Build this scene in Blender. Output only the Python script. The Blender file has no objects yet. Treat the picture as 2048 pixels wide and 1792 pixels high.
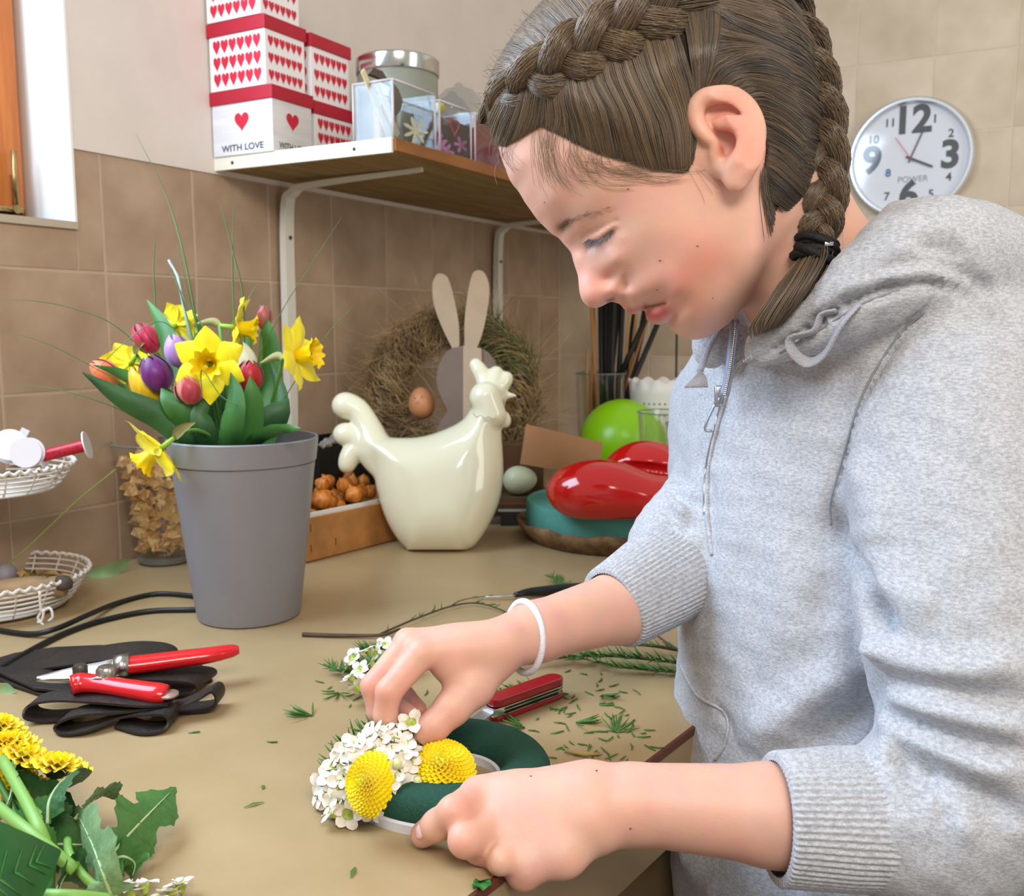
import bpy, bmesh, math, random
import numpy as np
from mathutils import Vector, Matrix, Euler
random.seed(7); rng = np.random.default_rng(7)
SC = bpy.context.scene
# ---------------------------------------------------------------- camera, world, light
FPX = 1918.0
YAW, PITCH = math.radians(29.3), math.radians(7.3)
CAM = Vector((1.422, 0.0, 1.318))
cd = bpy.data.cameras.new('camera'); cam = bpy.data.objects.new('camera', cd); SC.collection.objects.link(cam)
cam.location = CAM; cam.rotation_euler = Euler((math.pi/2-PITCH, 0, YAW), 'XYZ')
cd.sensor_width = 36.0; cd.lens = 36.0*FPX/2048.0; cd.clip_start = 0.02; cd.clip_end = 50
cd.dof.use_dof = True; cd.dof.focus_distance = 0.85; cd.dof.aperture_fstop = 15.0
SC.camera = cam
_M = cam.rotation_euler.to_matrix()
RT, UP, FW = _M.col[0].copy(), _M.col[1].copy(), -_M.col[2].copy()
w = bpy.data.worlds.new('world'); SC.world = w; w.use_nodes = True
w.node_tree.nodes['Background'].inputs[0].default_value = (0.93, 0.90, 0.86, 1)
w.node_tree.nodes['Background'].inputs[1].default_value = 0.47
def area(name, loc, target, size, power, col, sy=None):
    l = bpy.data.lights.new(name, 'AREA'); l.energy = power; l.color = col; l.size = size
    if sy: l.shape = 'RECTANGLE'; l.size_y = sy
    o = bpy.data.objects.new(name, l); SC.collection.objects.link(o); o.location = loc
    o.rotation_euler = (Vector(target)-Vector(loc)).to_track_quat('-Z', 'Y').to_euler(); return o
area('window_daylight', (0.03, 0.40, 2.02), (1.3, 0.75, 1.1), 1.0, 31, (0.62, 0.79, 1.0), 1.0)
area('ceiling_lamp', (1.9, -0.35, 2.35), (1.0, 1.3, 1.0), 0.8, 21, (1.0, 0.90, 0.78), 0.5)
area('back_wall_light', (3.1, 1.1, 1.9), (1.6, 2.8, 1.5), 1.0, 14, (1.0, 0.96, 0.90), 1.4)  # broad warm-white area light from the right, aimed at the back wall
vs = SC.view_settings; vs.view_transform = 'Standard'; vs.look = 'None'; vs.gamma = 1.0; vs.use_curve_mapping = False; vs.exposure = 0.30

# ---------------------------------------------------------------- unprojection helpers (pixels of the 2048x1792 photograph -> real places)
def ray(px, py): return (RT*((px-1024)/FPX) + UP*((896-py)/FPX) + FW)
def PD(px, py, d): return CAM + ray(px, py)*d
def PZ(px, py, z): r = ray(px, py); return CAM + r*((z-CAM.z)/r.z)
def PX(px, py, x): r = ray(px, py); return CAM + r*((x-CAM.x)/r.x)
def PY(px, py, y): r = ray(px, py); return CAM + r*((y-CAM.y)/r.y)
def depth(p): return (Vector(p)-CAM).dot(FW)
def proj(p):
    q = Vector(p)-CAM; d = q.dot(FW); return (1024+FPX*q.dot(RT)/d, 896-FPX*q.dot(UP)/d)
TZ = 0.90      # countertop height
def T(px, py, h=0.0): return PZ(px, py, TZ+h)

# ---------------------------------------------------------------- objects
def link(o, parent=None):
    SC.collection.objects.link(o)
    if parent is not None:
        o.parent = parent
        o.matrix_parent_inverse = Matrix.Translation(-parent.location) if parent.type == 'EMPTY' else parent.matrix_world.inverted()
    return o
def tag(o, label=None, cat=None, group=None, kind=None):
    if label: o['label'] = label
    if cat: o['category'] = cat
    if group: o['group'] = group
    if kind: o['kind'] = kind
    return o
def empty(name, loc, label=None, cat=None, group=None, kind=None):
    o = bpy.data.objects.new(name, None); o.location = loc; o.empty_display_size = .02
    SC.collection.objects.link(o); return tag(o, label, cat, group, kind)
def me_from(v, f, mat=None, smooth=True, name='mesh'):
    me = bpy.data.meshes.new(name)
    v = np.asarray(v, dtype=np.float32).reshape(-1, 3)
    if isinstance(f, np.ndarray):
        n, k = f.shape
        me.vertices.add(len(v)); me.vertices.foreach_set('co', v.ravel())
        me.loops.add(n*k); me.loops.foreach_set('vertex_index', f.astype(np.int32).ravel())
        me.polygons.add(n); me.polygons.foreach_set('loop_start', np.arange(0, n*k, k, dtype=np.int32))
        me.update(calc_edges=True); me.validate()
    else:
        me.from_pydata(v.tolist(), [], f); me.update()
    if smooth: me.polygons.foreach_set('use_smooth', np.ones(len(me.polygons), dtype=bool))
    if mat is not None:
        for m in (mat if isinstance(mat, (list, tuple)) else [mat]): me.materials.append(m)
    return me
def obj(name, vf, mat, parent=None, smooth=True, auto=None):
    o = bpy.data.objects.new(name, me_from(vf[0], vf[1], mat, smooth, name))
    if auto: sharp(o.data, auto)
    return link(o, parent)
def sharp(me, deg=35):
    bm = bmesh.new(); bm.from_mesh(me); a = math.radians(deg)
    for e in bm.edges:
        if len(e.link_faces) == 2: e.smooth = e.calc_face_angle(0) < a
    bm.to_mesh(me); bm.free()
# geometry makers return (verts, faces) with faces a list of tuples
def join(*gs):
    V, F, o = [], [], 0
    for v, f in gs:
        v = np.asarray(v, float).reshape(-1, 3); V.append(v)
        F += [tuple(int(i)+o for i in q) for q in f]; o += len(v)
    return np.concatenate(V), F
def frames(P):
    P = np.asarray(P, float); n = len(P)
    t = np.gradient(P, axis=0); t /= np.linalg.norm(t, axis=1)[:, None]+1e-12
    a = np.array([0, 0, 1.0]) if abs(t[0][2]) < .9 else np.array([1.0, 0, 0])
    u = np.cross(t[0], a); u /= np.linalg.norm(u); U = [u]
    for i in range(1, n):
        u = U[-1]-t[i]*np.dot(U[-1], t[i]); u /= np.linalg.norm(u)+1e-12; U.append(u)
    U = np.array(U); return t, U, np.cross(t, U)
def smooth_path(P, n=24):
    P = [np.asarray(p, float) for p in P]
    if len(P) < 3: return np.array([P[0]+(P[1]-P[0])*s for s in np.linspace(0, 1, max(2, n))])
    P = [2*P[0]-P[1]]+P+[2*P[-1]-P[-2]]; out = []
    segs = len(P)-3
    for k in range(n):
        x = k/(n-1)*segs; i = min(int(x), segs-1); t = x-i
        a, b, c, d = P[i:i+4]
        out.append(.5*((2*b)+(-a+c)*t+(2*a-5*b+4*c-d)*t*t+(-a+3*b-3*c+d)*t**3))
    return np.array(out)
def tube(P, r, sides=10, caps=True, flat=1.0, closed=False):
    P = np.asarray(P, float); n = len(P); R = np.ones(n)*r if np.isscalar(r) else np.interp(np.linspace(0, 1, n), np.linspace(0, 1, len(r)), r)
    t, U, W = frames(P); V = []
    for k in range(sides):
        a = 2*math.pi*k/sides; V.append(P+U*(R*math.cos(a))[:, None]+W*(R*math.sin(a)*flat)[:, None])
    V = np.stack(V, 1).reshape(-1, 3); F = []
    for i in range(n-1 if not closed else n):
        j = (i+1) % n
        for k in range(sides):
            l = (k+1) % sides; F.append((i*sides+k, i*sides+l, j*sides+l, j*sides+k))
    if caps and not closed:
        F.append(tuple(range(sides))[::-1]); F.append(tuple((n-1)*sides+k for k in range(sides)))
    return V, F
def lathe(prof, segs=40, c=(0, 0, 0), sx=1.0, sy=1.0, caps=True):
    """prof: list of (r, z) bottom to top"""
    prof = list(prof)
    V, F = [], []; n = len(prof)
    for r, z in prof:
        for k in range(segs):
            a = 2*math.pi*k/segs; V.append((c[0]+r*sx*math.cos(a), c[1]+r*sy*math.sin(a), c[2]+z))
    for i in range(n-1):
        for k in range(segs):
            l = (k+1) % segs; F.append((i*segs+k, i*segs+l, (i+1)*segs+l, (i+1)*segs+k))
    if caps and prof[0][0] > 1e-6: F.append(tuple(range(segs))[::-1])
    if caps and prof[-1][0] > 1e-6: F.append(tuple((n-1)*segs+k for k in range(segs)))
    return np.array(V), F
def box(x0, x1, y0, y1, z0, z1, b=0.0):
    if b <= 0:
        V = [(x, y, z) for x in (x0, x1) for y in (y0, y1) for z in (z0, z1)]
        return np.array(V), [(0, 1, 3, 2), (4, 6, 7, 5), (0, 4, 5, 1), (2, 3, 7, 6), (0, 2, 6, 4), (1, 5, 7, 3)]
    bm = bmesh.new(); bmesh.ops.create_cube(bm, size=1)
    for v in bm.verts: v.co = Vector(((x0+x1)/2+v.co.x*(x1-x0), (y0+y1)/2+v.co.y*(y1-y0), (z0+z1)/2+v.co.z*(z1-z0)))
    bmesh.ops.bevel(bm, geom=bm.edges[:], offset=b, segments=2, profile=.5, affect='EDGES')
    g = bm2(bm); return g
def bm2(bm):
    bm.verts.index_update(); V = np.array([v.co[:] for v in bm.verts]); F = [tuple(v.index for v in f.verts) for f in bm.faces]; bm.free(); return V, F
def prism(poly, z0, z1, bevel=0.0):
    """2-D outline (x, y) extruded in z"""
    bm = bmesh.new(); vs_ = [bm.verts.new((x, y, z0)) for x, y in poly]; f = bm.faces.new(vs_)
    r = bmesh.ops.extrude_face_region(bm, geom=[f])
    for v in r['geom']:
        if isinstance(v, bmesh.types.BMVert): v.co.z = z1
    bmesh.ops.recalc_face_normals(bm, faces=bm.faces[:])
    if bevel > 0:
        ed = [e for e in bm.edges if abs(e.verts[0].co.z-e.verts[1].co.z) < 1e-7]
        bmesh.ops.bevel(bm, geom=ed, offset=bevel, segments=2, profile=.5, affect='EDGES')
    return bm2(bm)
def xf(g, M):
    v, f = g; v = np.asarray(v); M = np.array(M); return v@M[:3, :3].T+M[:3, 3], f
def frameM(o, x, y, z):
    M = Matrix.Identity(4); M.col[0][:3] = Vector(x)[:]; M.col[1][:3] = Vector(y)[:]; M.col[2][:3] = Vector(z)[:]; M.col[3][:3] = Vector(o)[:]; return M
def look(o, z, up=(0, 0, 1)):
    z = Vector(z).normalized(); x = Vector(up).cross(z)
    if x.length < 1e-4: x = Vector((1, 0, 0)).cross(z)
    x.normalize(); return frameM(o, x, z.cross(x), z)
def text_mesh(s, size, depth=0.0004, align='CENTER', bold=0.0):
    cu = bpy.data.curves.new('t', 'FONT'); cu.body = s; cu.size = size; cu.extrude = depth; cu.align_x = align; cu.align_y = 'CENTER'; cu.offset = bold; cu.resolution_u = 4
    o = bpy.data.objects.new('t', cu); SC.collection.objects.link(o); bpy.context.view_layer.update()
    me = bpy.data.meshes.new_from_object(o.evaluated_get(bpy.context.evaluated_depsgraph_get()))
    V = np.array([v.co[:] for v in me.vertices]); F = [tuple(p.vertices) for p in me.polygons]
    bpy.data.objects.remove(o); bpy.data.curves.remove(cu); bpy.data.meshes.remove(me); return V, F

# ---------------------------------------------------------------- materials
def srgb(h):
    h = h.lstrip('#'); c = [int(h[i:i+2], 16)/255 for i in (0, 2, 4)]
    return tuple((x/12.92 if x <= .04045 else ((x+.055)/1.055)**2.4) for x in c)
MT = {}
def mat(name, col, rough=.5, var=0.0, vscale=20, bump=0.0, bscale=60, metal=0.0, trans=0.0, ior=1.45, coat=0.0, sss=0.0, sheen=0.0, col2=None, rand=0.0, alpha=1.0, stretch=None, emis=None, detail=4):
    if name in MT: return MT[name]
    m = bpy.data.materials.new(name); m.use_nodes = True; nt = m.node_tree; N = nt.nodes; L = nt.links
    b = N['Principled BSDF']; c = srgb(col) if isinstance(col, str) else col
    b.inputs['Base Color'].default_value = (*c, 1); b.inputs['Roughness'].default_value = rough; b.inputs['Metallic'].default_value = metal
    b.inputs['Transmission Weight'].default_value = trans; b.inputs['IOR'].default_value = ior; b.inputs['Coat Weight'].default_value = coat
    b.inputs['Coat Roughness'].default_value = .08; b.inputs['Alpha'].default_value = alpha
    if sss: b.inputs['Subsurface Weight'].default_value = sss; b.inputs['Subsurface Radius'].default_value = (.012, .004, .002); b.inputs['Subsurface Scale'].default_value = 1.0
    if sheen: b.inputs['Sheen Weight'].default_value = sheen
    tc = N.new('ShaderNodeTexCoord'); src = tc.outputs['Object']
    if rand:
        ob = N.new('ShaderNodeObjectInfo'); va = N.new('ShaderNodeVectorMath'); va.operation = 'MULTIPLY_ADD'; va.inputs[1].default_value = (7.3, 5.1, 9.7)
        cb = N.new('ShaderNodeCombineXYZ')
        for q in range(3): L.new(ob.outputs['Random'], cb.inputs[q])
        L.new(cb.outputs[0], va.inputs[0]); L.new(src, va.inputs[2]); src = va.outputs[0]
    if stretch:
        mp = N.new('ShaderNodeMapping'); mp.inputs['Scale'].default_value = stretch; L.new(src, mp.inputs[0]); src = mp.outputs[0]
    last = None
    if var or col2:
        n = N.new('ShaderNodeTexNoise'); n.inputs['Scale'].default_value = vscale; n.inputs['Detail'].default_value = detail; L.new(src, n.inputs['Vector'])
        r = N.new('ShaderNodeValToRGB'); c2 = srgb(col2) if isinstance(col2, str) else (col2 or tuple(x*(1-var) for x in c))
        r.color_ramp.elements[0].position = .33; r.color_ramp.elements[1].position = .67
        r.color_ramp.elements[0].color = (*c2, 1); r.color_ramp.elements[1].color = (*[min(1, x*(1+var*.3)) for x in c], 1)
        L.new(n.outputs['Fac'], r.inputs[0]); last = r.outputs[0]
    if rand:
        oi = N.new('ShaderNodeObjectInfo'); hs = N.new('ShaderNodeHueSaturation'); mr = N.new('ShaderNodeMapRange')
        mr.inputs[3].default_value = 1-rand; mr.inputs[4].default_value = 1+rand*.6; L.new(oi.outputs['Random'], mr.inputs[0]); L.new(mr.outputs[0], hs.inputs['Value'])
        if last: L.new(last, hs.inputs['Color'])
        else: hs.inputs['Color'].default_value = (*c, 1)
        last = hs.outputs[0]
    if last: L.new(last, b.inputs['Base Color'])
    if bump:
        n2 = N.new('ShaderNodeTexNoise'); n2.inputs['Scale'].default_value = bscale; n2.inputs['Detail'].default_value = 3; L.new(src, n2.inputs['Vector'])
        bp = N.new('ShaderNodeBump'); bp.inputs['Strength'].default_value = bump; bp.inputs['Distance'].default_value = .002; L.new(n2.outputs['Fac'], bp.inputs['Height']); L.new(bp.outputs[0], b.inputs['Normal'])
    if emis: b.inputs['Emission Color'].default_value = (*srgb(emis[0]), 1); b.inputs['Emission Strength'].default_value = emis[1]
    MT[name] = m; return m
def glass(name, col='#ffffff', rough=.02, refl=.35, base=.05):
    if name in MT: return MT[name]
    m = bpy.data.materials.new(name); m.use_nodes = True; nt = m.node_tree; N = nt.nodes; L = nt.links; N.clear()
    out = N.new('ShaderNodeOutputMaterial'); mx = N.new('ShaderNodeMixShader'); tr = N.new('ShaderNodeBsdfTransparent'); gl = N.new('ShaderNodeBsdfGlossy'); lw = N.new('ShaderNodeLayerWeight')
    pw = N.new('ShaderNodeMath'); pw.operation = 'POWER'; pw.inputs[1].default_value = 3.0; ml = N.new('ShaderNodeMath'); ml.operation = 'MULTIPLY_ADD'; ml.inputs[1].default_value = refl; ml.inputs[2].default_value = base
    tr.inputs[0].default_value = (*srgb(col), 1); gl.inputs['Roughness'].default_value = rough; lw.inputs['Blend'].default_value = .5
    L.new(lw.outputs['Facing'], pw.inputs[0]); L.new(pw.outputs[0], ml.inputs[0])
    L.new(ml.outputs[0], mx.inputs[0]); L.new(tr.outputs[0], mx.inputs[1]); L.new(gl.outputs[0], mx.inputs[2]); L.new(mx.outputs[0], out.inputs[0]); MT[name] = m; return m

# ---------------------------------------------------------------- implicit surfaces (smooth-blended bodies)
class Field:
    def __init__(s, lo, hi, h):
        s.lo = np.array(lo, float); s.h = h; s.n = np.ceil((np.array(hi, float)-s.lo)/h).astype(int)+1
        s.f = np.full(tuple(s.n), 0.05, dtype=np.float32)
        s.ax = [s.lo[i]+h*np.arange(s.n[i]) for i in range(3)]
    def sub(s, lo, hi):
        a = np.maximum(0, np.floor((np.array(lo)-s.lo)/s.h).astype(int)); b = np.minimum(s.n, np.ceil((np.array(hi)-s.lo)/s.h).astype(int)+1)
        if (b <= a).any(): return None
        sl = tuple(slice(a[i], b[i]) for i in range(3))
        X, Y, Z = np.meshgrid(*[s.ax[i][a[i]:b[i]].astype(np.float32) for i in range(3)], indexing='ij', sparse=True)
        return sl, X, Y, Z
    def blend(s, sl, d, k, sign=1):
        f = s.f[sl]
        if sign > 0:
            h = np.maximum(k-np.abs(f-d), 0)/k if k > 0 else 0
            s.f[sl] = np.minimum(f, d)-h*h*k*.25
        else:
            d = -d; h = np.maximum(k-np.abs(f-d), 0)/k if k > 0 else 0
            s.f[sl] = np.maximum(f, d)+h*h*k*.25
    def cone(s, a, b, ra, rb, k=.01, sign=1):
        a = np.array(a, float); b = np.array(b, float); m = max(ra, rb)+.02+k
        q = s.sub(np.minimum(a, b)-m, np.maximum(a, b)+m)
        if q is None: return
        sl, X, Y, Z = q; ab = b-a; L2 = float(ab@ab)+1e-12
        t = np.clip(((X-a[0])*ab[0]+(Y-a[1])*ab[1]+(Z-a[2])*ab[2])/L2, 0, 1)
        d = np.sqrt((X-a[0]-t*ab[0])**2+(Y-a[1]-t*ab[1])**2+(Z-a[2]-t*ab[2])**2)-(ra+(rb-ra)*t)
        s.blend(sl, d.astype(np.float32), k, sign)
    def chain(s, P, R, k=.006, n=None, sign=1):
        P = smooth_path(P, n) if n else np.asarray([np.asarray(p, float) for p in P])
        R = np.interp(np.linspace(0, 1, len(P)), np.linspace(0, 1, len(R)), R)
        for i in range(len(P)-1): s.cone(P[i], P[i+1], R[i], R[i+1], k, sign)
    def ell(s, c, r, rot=None, k=.01, sign=1):
        c = np.array(c, float); r = np.array(r, float); m = r.max()+.02+k
        q = s.sub(c-m, c+m)
        if q is None: return
        sl, X, Y, Z = q; A = np.array(rot) if rot is not None else np.eye(3)   # columns: axes
        dx, dy, dz = X-c[0], Y-c[1], Z-c[2]
        e = [(dx*A[0, i]+dy*A[1, i]+dz*A[2, i]) for i in range(3)]
        k0 = np.sqrt(sum((e[i]/r[i])**2 for i in range(3))); k1 = np.sqrt(sum((e[i]/r[i]**2)**2 for i in range(3)))
        s.blend(sl, (k0*(k0-1)/(k1+1e-9)).astype(np.float32), k, sign)
    def mesh(s):
        f = s.f; n = s.n
        f[0], f[-1], f[:, 0], f[:, -1], f[:, :, 0], f[:, :, -1] = .01, .01, .01, .01, .01, .01
        ins = f < 0
        c = np.zeros(tuple(n-1), np.int8)
        for i in (0, 1):
            for j in (0, 1):
                for k in (0, 1): c += ins[i:n[0]-1+i, j:n[1]-1+j, k:n[2]-1+k]
        act = (c > 0) & (c < 8); I = np.argwhere(act); idx = np.full(act.shape, -1, np.int64); idx[act] = np.arange(len(I))
        acc = np.zeros((len(I), 3)); cnt = np.zeros(len(I))
        co = [(i, j, k) for i in (0, 1) for j in (0, 1) for k in (0, 1)]
        for p in range(8):
            for q in range(p+1, 8):
                a, b = np.array(co[p]), np.array(co[q])
                if abs(a-b).sum() != 1: continue
                fa = f[I[:, 0]+a[0], I[:, 1]+a[1], I[:, 2]+a[2]]; fb = f[I[:, 0]+b[0], I[:, 1]+b[1], I[:, 2]+b[2]]
                m = (fa < 0) != (fb < 0); t = np.where(m, fa/(fa-fb+1e-20), 0)
                acc += m[:, None]*(a+(b-a)*t[:, None]); cnt += m
        V = s.lo+(I+acc/cnt[:, None])*s.h; F = []
        for ax in range(3):
            o = [x for x in range(3) if x != ax]
            A = ins; B = np.roll(ins, -1, ax)
            m = A != B; sl = [slice(1, -1)]*3; sl[ax] = slice(0, -1)
            mm = np.zeros_like(m); mm[tuple(sl)] = m[tuple(sl)]; E = np.argwhere(mm)
            def g(d1, d2):
                K = E.copy(); K[:, o[0]] += d1; K[:, o[1]] += d2; return idx[K[:, 0], K[:, 1], K[:, 2]]
            Q = np.stack([g(-1, -1), g(0, -1), g(0, 0), g(-1, 0)], 1)
            flip = A[E[:, 0], E[:, 1], E[:, 2]] ^ (ax == 1)
            Q[~flip] = Q[~flip][:, ::-1]; F.append(Q)
        return V, np.concatenate(F)
def laplace(V, F, it=2, lam=.5):
    n = len(V); F = np.asarray(F)
    a = np.concatenate([F[:, i] for i in range(F.shape[1])]); b = np.concatenate([np.roll(F, -1, 1)[:, i] for i in range(F.shape[1])])
    i = np.concatenate([a, b]); j = np.concatenate([b, a]); deg = np.bincount(i, minlength=n)
    for _ in range(it):
        S = np.stack([np.bincount(i, V[j, x], n) for x in range(3)], 1); V = V+lam*(S/np.maximum(deg, 1)[:, None]-V)
    return V
def vnormals(V, F):
    n = np.cross(V[F[:, 1]]-V[F[:, 0]], V[F[:, 2]]-V[F[:, 0]]); N = np.zeros_like(V)
    for k in range(F.shape[1]): np.add.at(N, F[:, k], n)
    return N/(np.linalg.norm(N, axis=1)[:, None]+1e-12)
# ================================================================ SETTING
BY = 2.854
m_tileA = mat('tile_brown', '#b39a83', .42, var=.16, vscale=9, bump=.12, bscale=40, rand=.07, col2='#a2876f')
m_tileB = mat('tile_beige', '#cdbea8', .45, var=.12, vscale=9, bump=.12, bscale=40, rand=.05, col2='#bfae95')
m_grout = mat('grout', '#c2af98', .9); m_groutB = mat('grout_beige', '#cfc2ac', .9)
m_plaster = mat('plaster', '#dbd0c7', .85, var=.05, vscale=7, bump=.25, bscale=25)
m_white = mat('white_paint', '#e9e7e2', .6, bump=.15, bscale=30)
# left wall: plaster slab with a window opening, tiled below
def wallpart(name, g, m, parent=None, kind='structure', **k):
    o = obj(name, g, m, parent, smooth=False)
    if parent is None: o['kind'] = kind
    return o
WIN = (-0.55, 1.06, 1.487, 2.45)   # window opening on the left wall: y0, y1, z0, z1
ZT = 1.605
wl = wallpart('wall_left', join(box(-.30, -.0012, WIN[1], BY+.3, -.3, 3.1), box(-.30, -.0012, -1.6, WIN[0], -.3, 3.1),
     box(-.30, -.0012, WIN[0], WIN[1], -.3, WIN[2]), box(-.30, -.0012, WIN[0], WIN[1], WIN[3], 3.1)), m_grout)
o = wallpart('plaster', join(box(-.012, .003, WIN[1], BY, ZT, 3.1), box(-.012, .003, -1.6, WIN[0], ZT, 3.1), box(-.012, .003, WIN[0], WIN[1], WIN[3], 3.1)), m_plaster, wl)
rv = wallpart('window_reveal', join(box(-.30, .0035, WIN[1]-.004, WIN[1]+.001, WIN[2], WIN[3]), box(-.3, .0035, WIN[0]-.001, WIN[0]+.004, WIN[2], WIN[3]), box(-.3, .0035, WIN[0], WIN[1], WIN[3]-.004, WIN[3]+.001)), m_white, wl)
wallpart('window_ledge', box(-.30, .006, WIN[0], WIN[1], WIN[2]-.012, WIN[2]), mat('ledge', '#b9ab98', .5), wl)
tcache = {}
def tile(parent, axis, a0, a1, z0, z1, m, off):
    """axis 'A': on plane x=0 spanning y; 'B': on plane y=BY spanning x"""
    key = (axis, round(a1-a0, 3), round(z1-z0, 3))
    if key not in tcache:
        wd, hg = a1-a0, z1-z0
        g = box(-.010, 0, -wd/2, wd/2, -hg/2, hg/2, .0016) if axis == 'A' else box(-wd/2, wd/2, 0, .010, -hg/2, hg/2, .0016)
        tcache[key] = me_from(g[0], g[1], m, False, 'tile')
    o = bpy.data.objects.new('tile', tcache[key])
    o.location = ((0, (a0+a1)/2, (z0+z1)/2) if axis == 'A' else ((a0+a1)/2, BY, (z0+z1)/2)); SC.collection.objects.link(o); o.parent = parent
    return o
g_ = .0016
rows = [(.70, .9), (.9, 1.009), (1.009, 1.209), (1.209, 1.407), (1.407, ZT)]
for i in range(-7, 9):
    y0 = 1.112+.2*i; y1 = min(y0+.2, BY-.002)
    for z0, z1 in rows:
        a0, a1, b0, b1 = y0, y1, z0, z1
        if z1 > WIN[2] and y0 < WIN[1]:
            if y1 <= WIN[1]+.01: b1 = WIN[2]-.012
            else: a0 = WIN[1]
            if y0 < 1.06 < y1 and z0 > 1.4:   # the tile cut round the window corner
                tile(wl, 'A', y0+g_, WIN[1]-.0005, z0+g_, WIN[2]-.013, m_tileA, 0); tile(wl, 'A', WIN[1]+.0005, y1-g_, z0+g_, z1-g_, m_tileA, 0); continue
        if z1 <= .9 and i not in (): continue
        tile(wl, 'A', a0+g_, a1-g_, b0+g_, b1-g_, m_tileA, 0)
wb = wallpart('wall_back', box(-.3, 4.2, BY+.0012, BY+.2, -.3, 3.1), m_groutB)
for i in range(-6, 16):
    for j in range(-11, 2):
        x0 = 1.100+.196*i; x1 = x0+.196; z0 = 2.022+.2*(j-1); z1 = z0+.2
        x0 = max(x0, .002)
        if x1 < .03 or (z0 < .55 and x0 < 1.0): continue
        tile(wb, 'B', x0+g_, x1-g_, z0+g_, z1-g_, m_tileB, 0)
obj('plaster', box(0, 4.2, BY-.004, BY+.008, 2.224, 3.1), m_white, wb, False)
fl = wallpart('floor', box(-.3, 4.2, -1.6, BY+.2, -.35, -.3), mat('floor_stone', '#7d6a55', .5, var=.2, vscale=6))
# window sash
wf = empty('window_1', (-.12, WIN[1], WIN[2])); wf['kind'] = 'structure'
m_wood = mat('window_wood', '#c06e2c', .42, var=.25, vscale=7, stretch=(8, 8, .7), col2='#a4571c', bump=.1, bscale=30)
xf0 = -.095
obj('window_frame', join(box(xf0-.07, xf0-.03, WIN[1]-.09, WIN[1]-.004, WIN[2], WIN[3]), box(xf0-.07, xf0-.03, WIN[0], WIN[1]-.09, WIN[2], WIN[2]+.03), box(xf0-.07, xf0-.03, WIN[0]+.0, WIN[0]+.09, WIN[2]+.03, WIN[3])), m_wood, wf, False)
obj('sash', join(box(xf0-.04, xf0, WIN[1]-.13, WIN[1]-.022, WIN[2]+.018, WIN[3]-.02, .006), box(xf0-.036, xf0-.003, WIN[0]+.05, WIN[1]-.12, WIN[2]+.018, WIN[2]+.10, .004)), m_wood, wf, False)
obj('pane', box(xf0-.022, xf0-.018, WIN[0]+.05, WIN[1]-.12, WIN[2]+.09, WIN[3]-.02), glass('clear_glass'), wf, False)
m_brass = mat('old_brass', '#a4875a', .38, metal=.85, var=.3, vscale=60)
la = PX(28, 345, xf0+.012); lb = PX(30, 410, xf0+.012)
obj('latch_bar', tube([(xf0+.014, la.y, la.z+.035), (xf0+.014, lb.y, lb.z)], .0042, 10), m_brass, wf)
obj('latch_plate', join(box(xf0, xf0+.004, lb.y+.003, lb.y+.014, lb.z-.012, lb.z+.05, .001), box(xf0, xf0+.018, lb.y-.03, lb.y+.012, lb.z-.014, lb.z-.004, .002), tube([(xf0, lb.y-.004, lb.z-.008), (xf0+.024, lb.y-.004, lb.z-.008)], .007, 12)), m_brass, wf, False)
# electric: small hook marks on the back wall tile
# ================================================================ WORKBENCH
P1, P2 = T(935, 1792), T(1327, 1495); dE = (P2-P1).normalized(); A_ = P1-dE*.75; B_ = P2+dE*((2.84-P2.y)/dE.y)
nE = Vector((dE.y, -dE.x, 0))
bench = empty('workbench', (.55, 1.2, -.3), 'long ochre laminate florist workbench with a dark brown front edge', 'workbench')
m_top = mat('bench_laminate', '#ac9570', .34, var=.10, vscale=5, bump=.05, bscale=90, col2='#9f8862', detail=8)
obj('countertop', prism([(0.001, -.2), (A_.x, A_.y), (B_.x, B_.y), (0.001, 2.84)], TZ-.035, TZ), m_top, bench, False)
def along(s, off): p = A_+dE*s+nE*off; return (p.x, p.y)
Ln = (B_-A_).length
obj('edge_trim', prism([along(0, .0002), along(0, .004), along(Ln, .004), along(Ln, .0002)], TZ-.008, TZ+.0004), mat('edge_brown', '#5d3222', .5), bench, False)
obj('front_rail', prism([along(0, -.02), along(0, .003), along(Ln, .003), along(Ln, -.02)], TZ-.11, TZ-.0085), mat('rail_tan', '#9c8563', .5, var=.1, vscale=8), bench, False)
obj('front_panel', prism([along(0, -.06), along(0, -.04), along(Ln, -.04), along(Ln, -.06)], -.22, TZ-.05), mat('panel_tan', '#8a7250', .6), bench, False)
for s in (.05, 1.2, Ln-.1):
    for dx in (-.08, -.9):
        p = A_+dE*s+nE*dx; obj('leg', box(p.x-.03, p.x+.03, p.y-.03, p.y+.03, -.3, TZ-.035, .003), mat('panel_dark', '#4b3a28', .6), bench, False)
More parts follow.
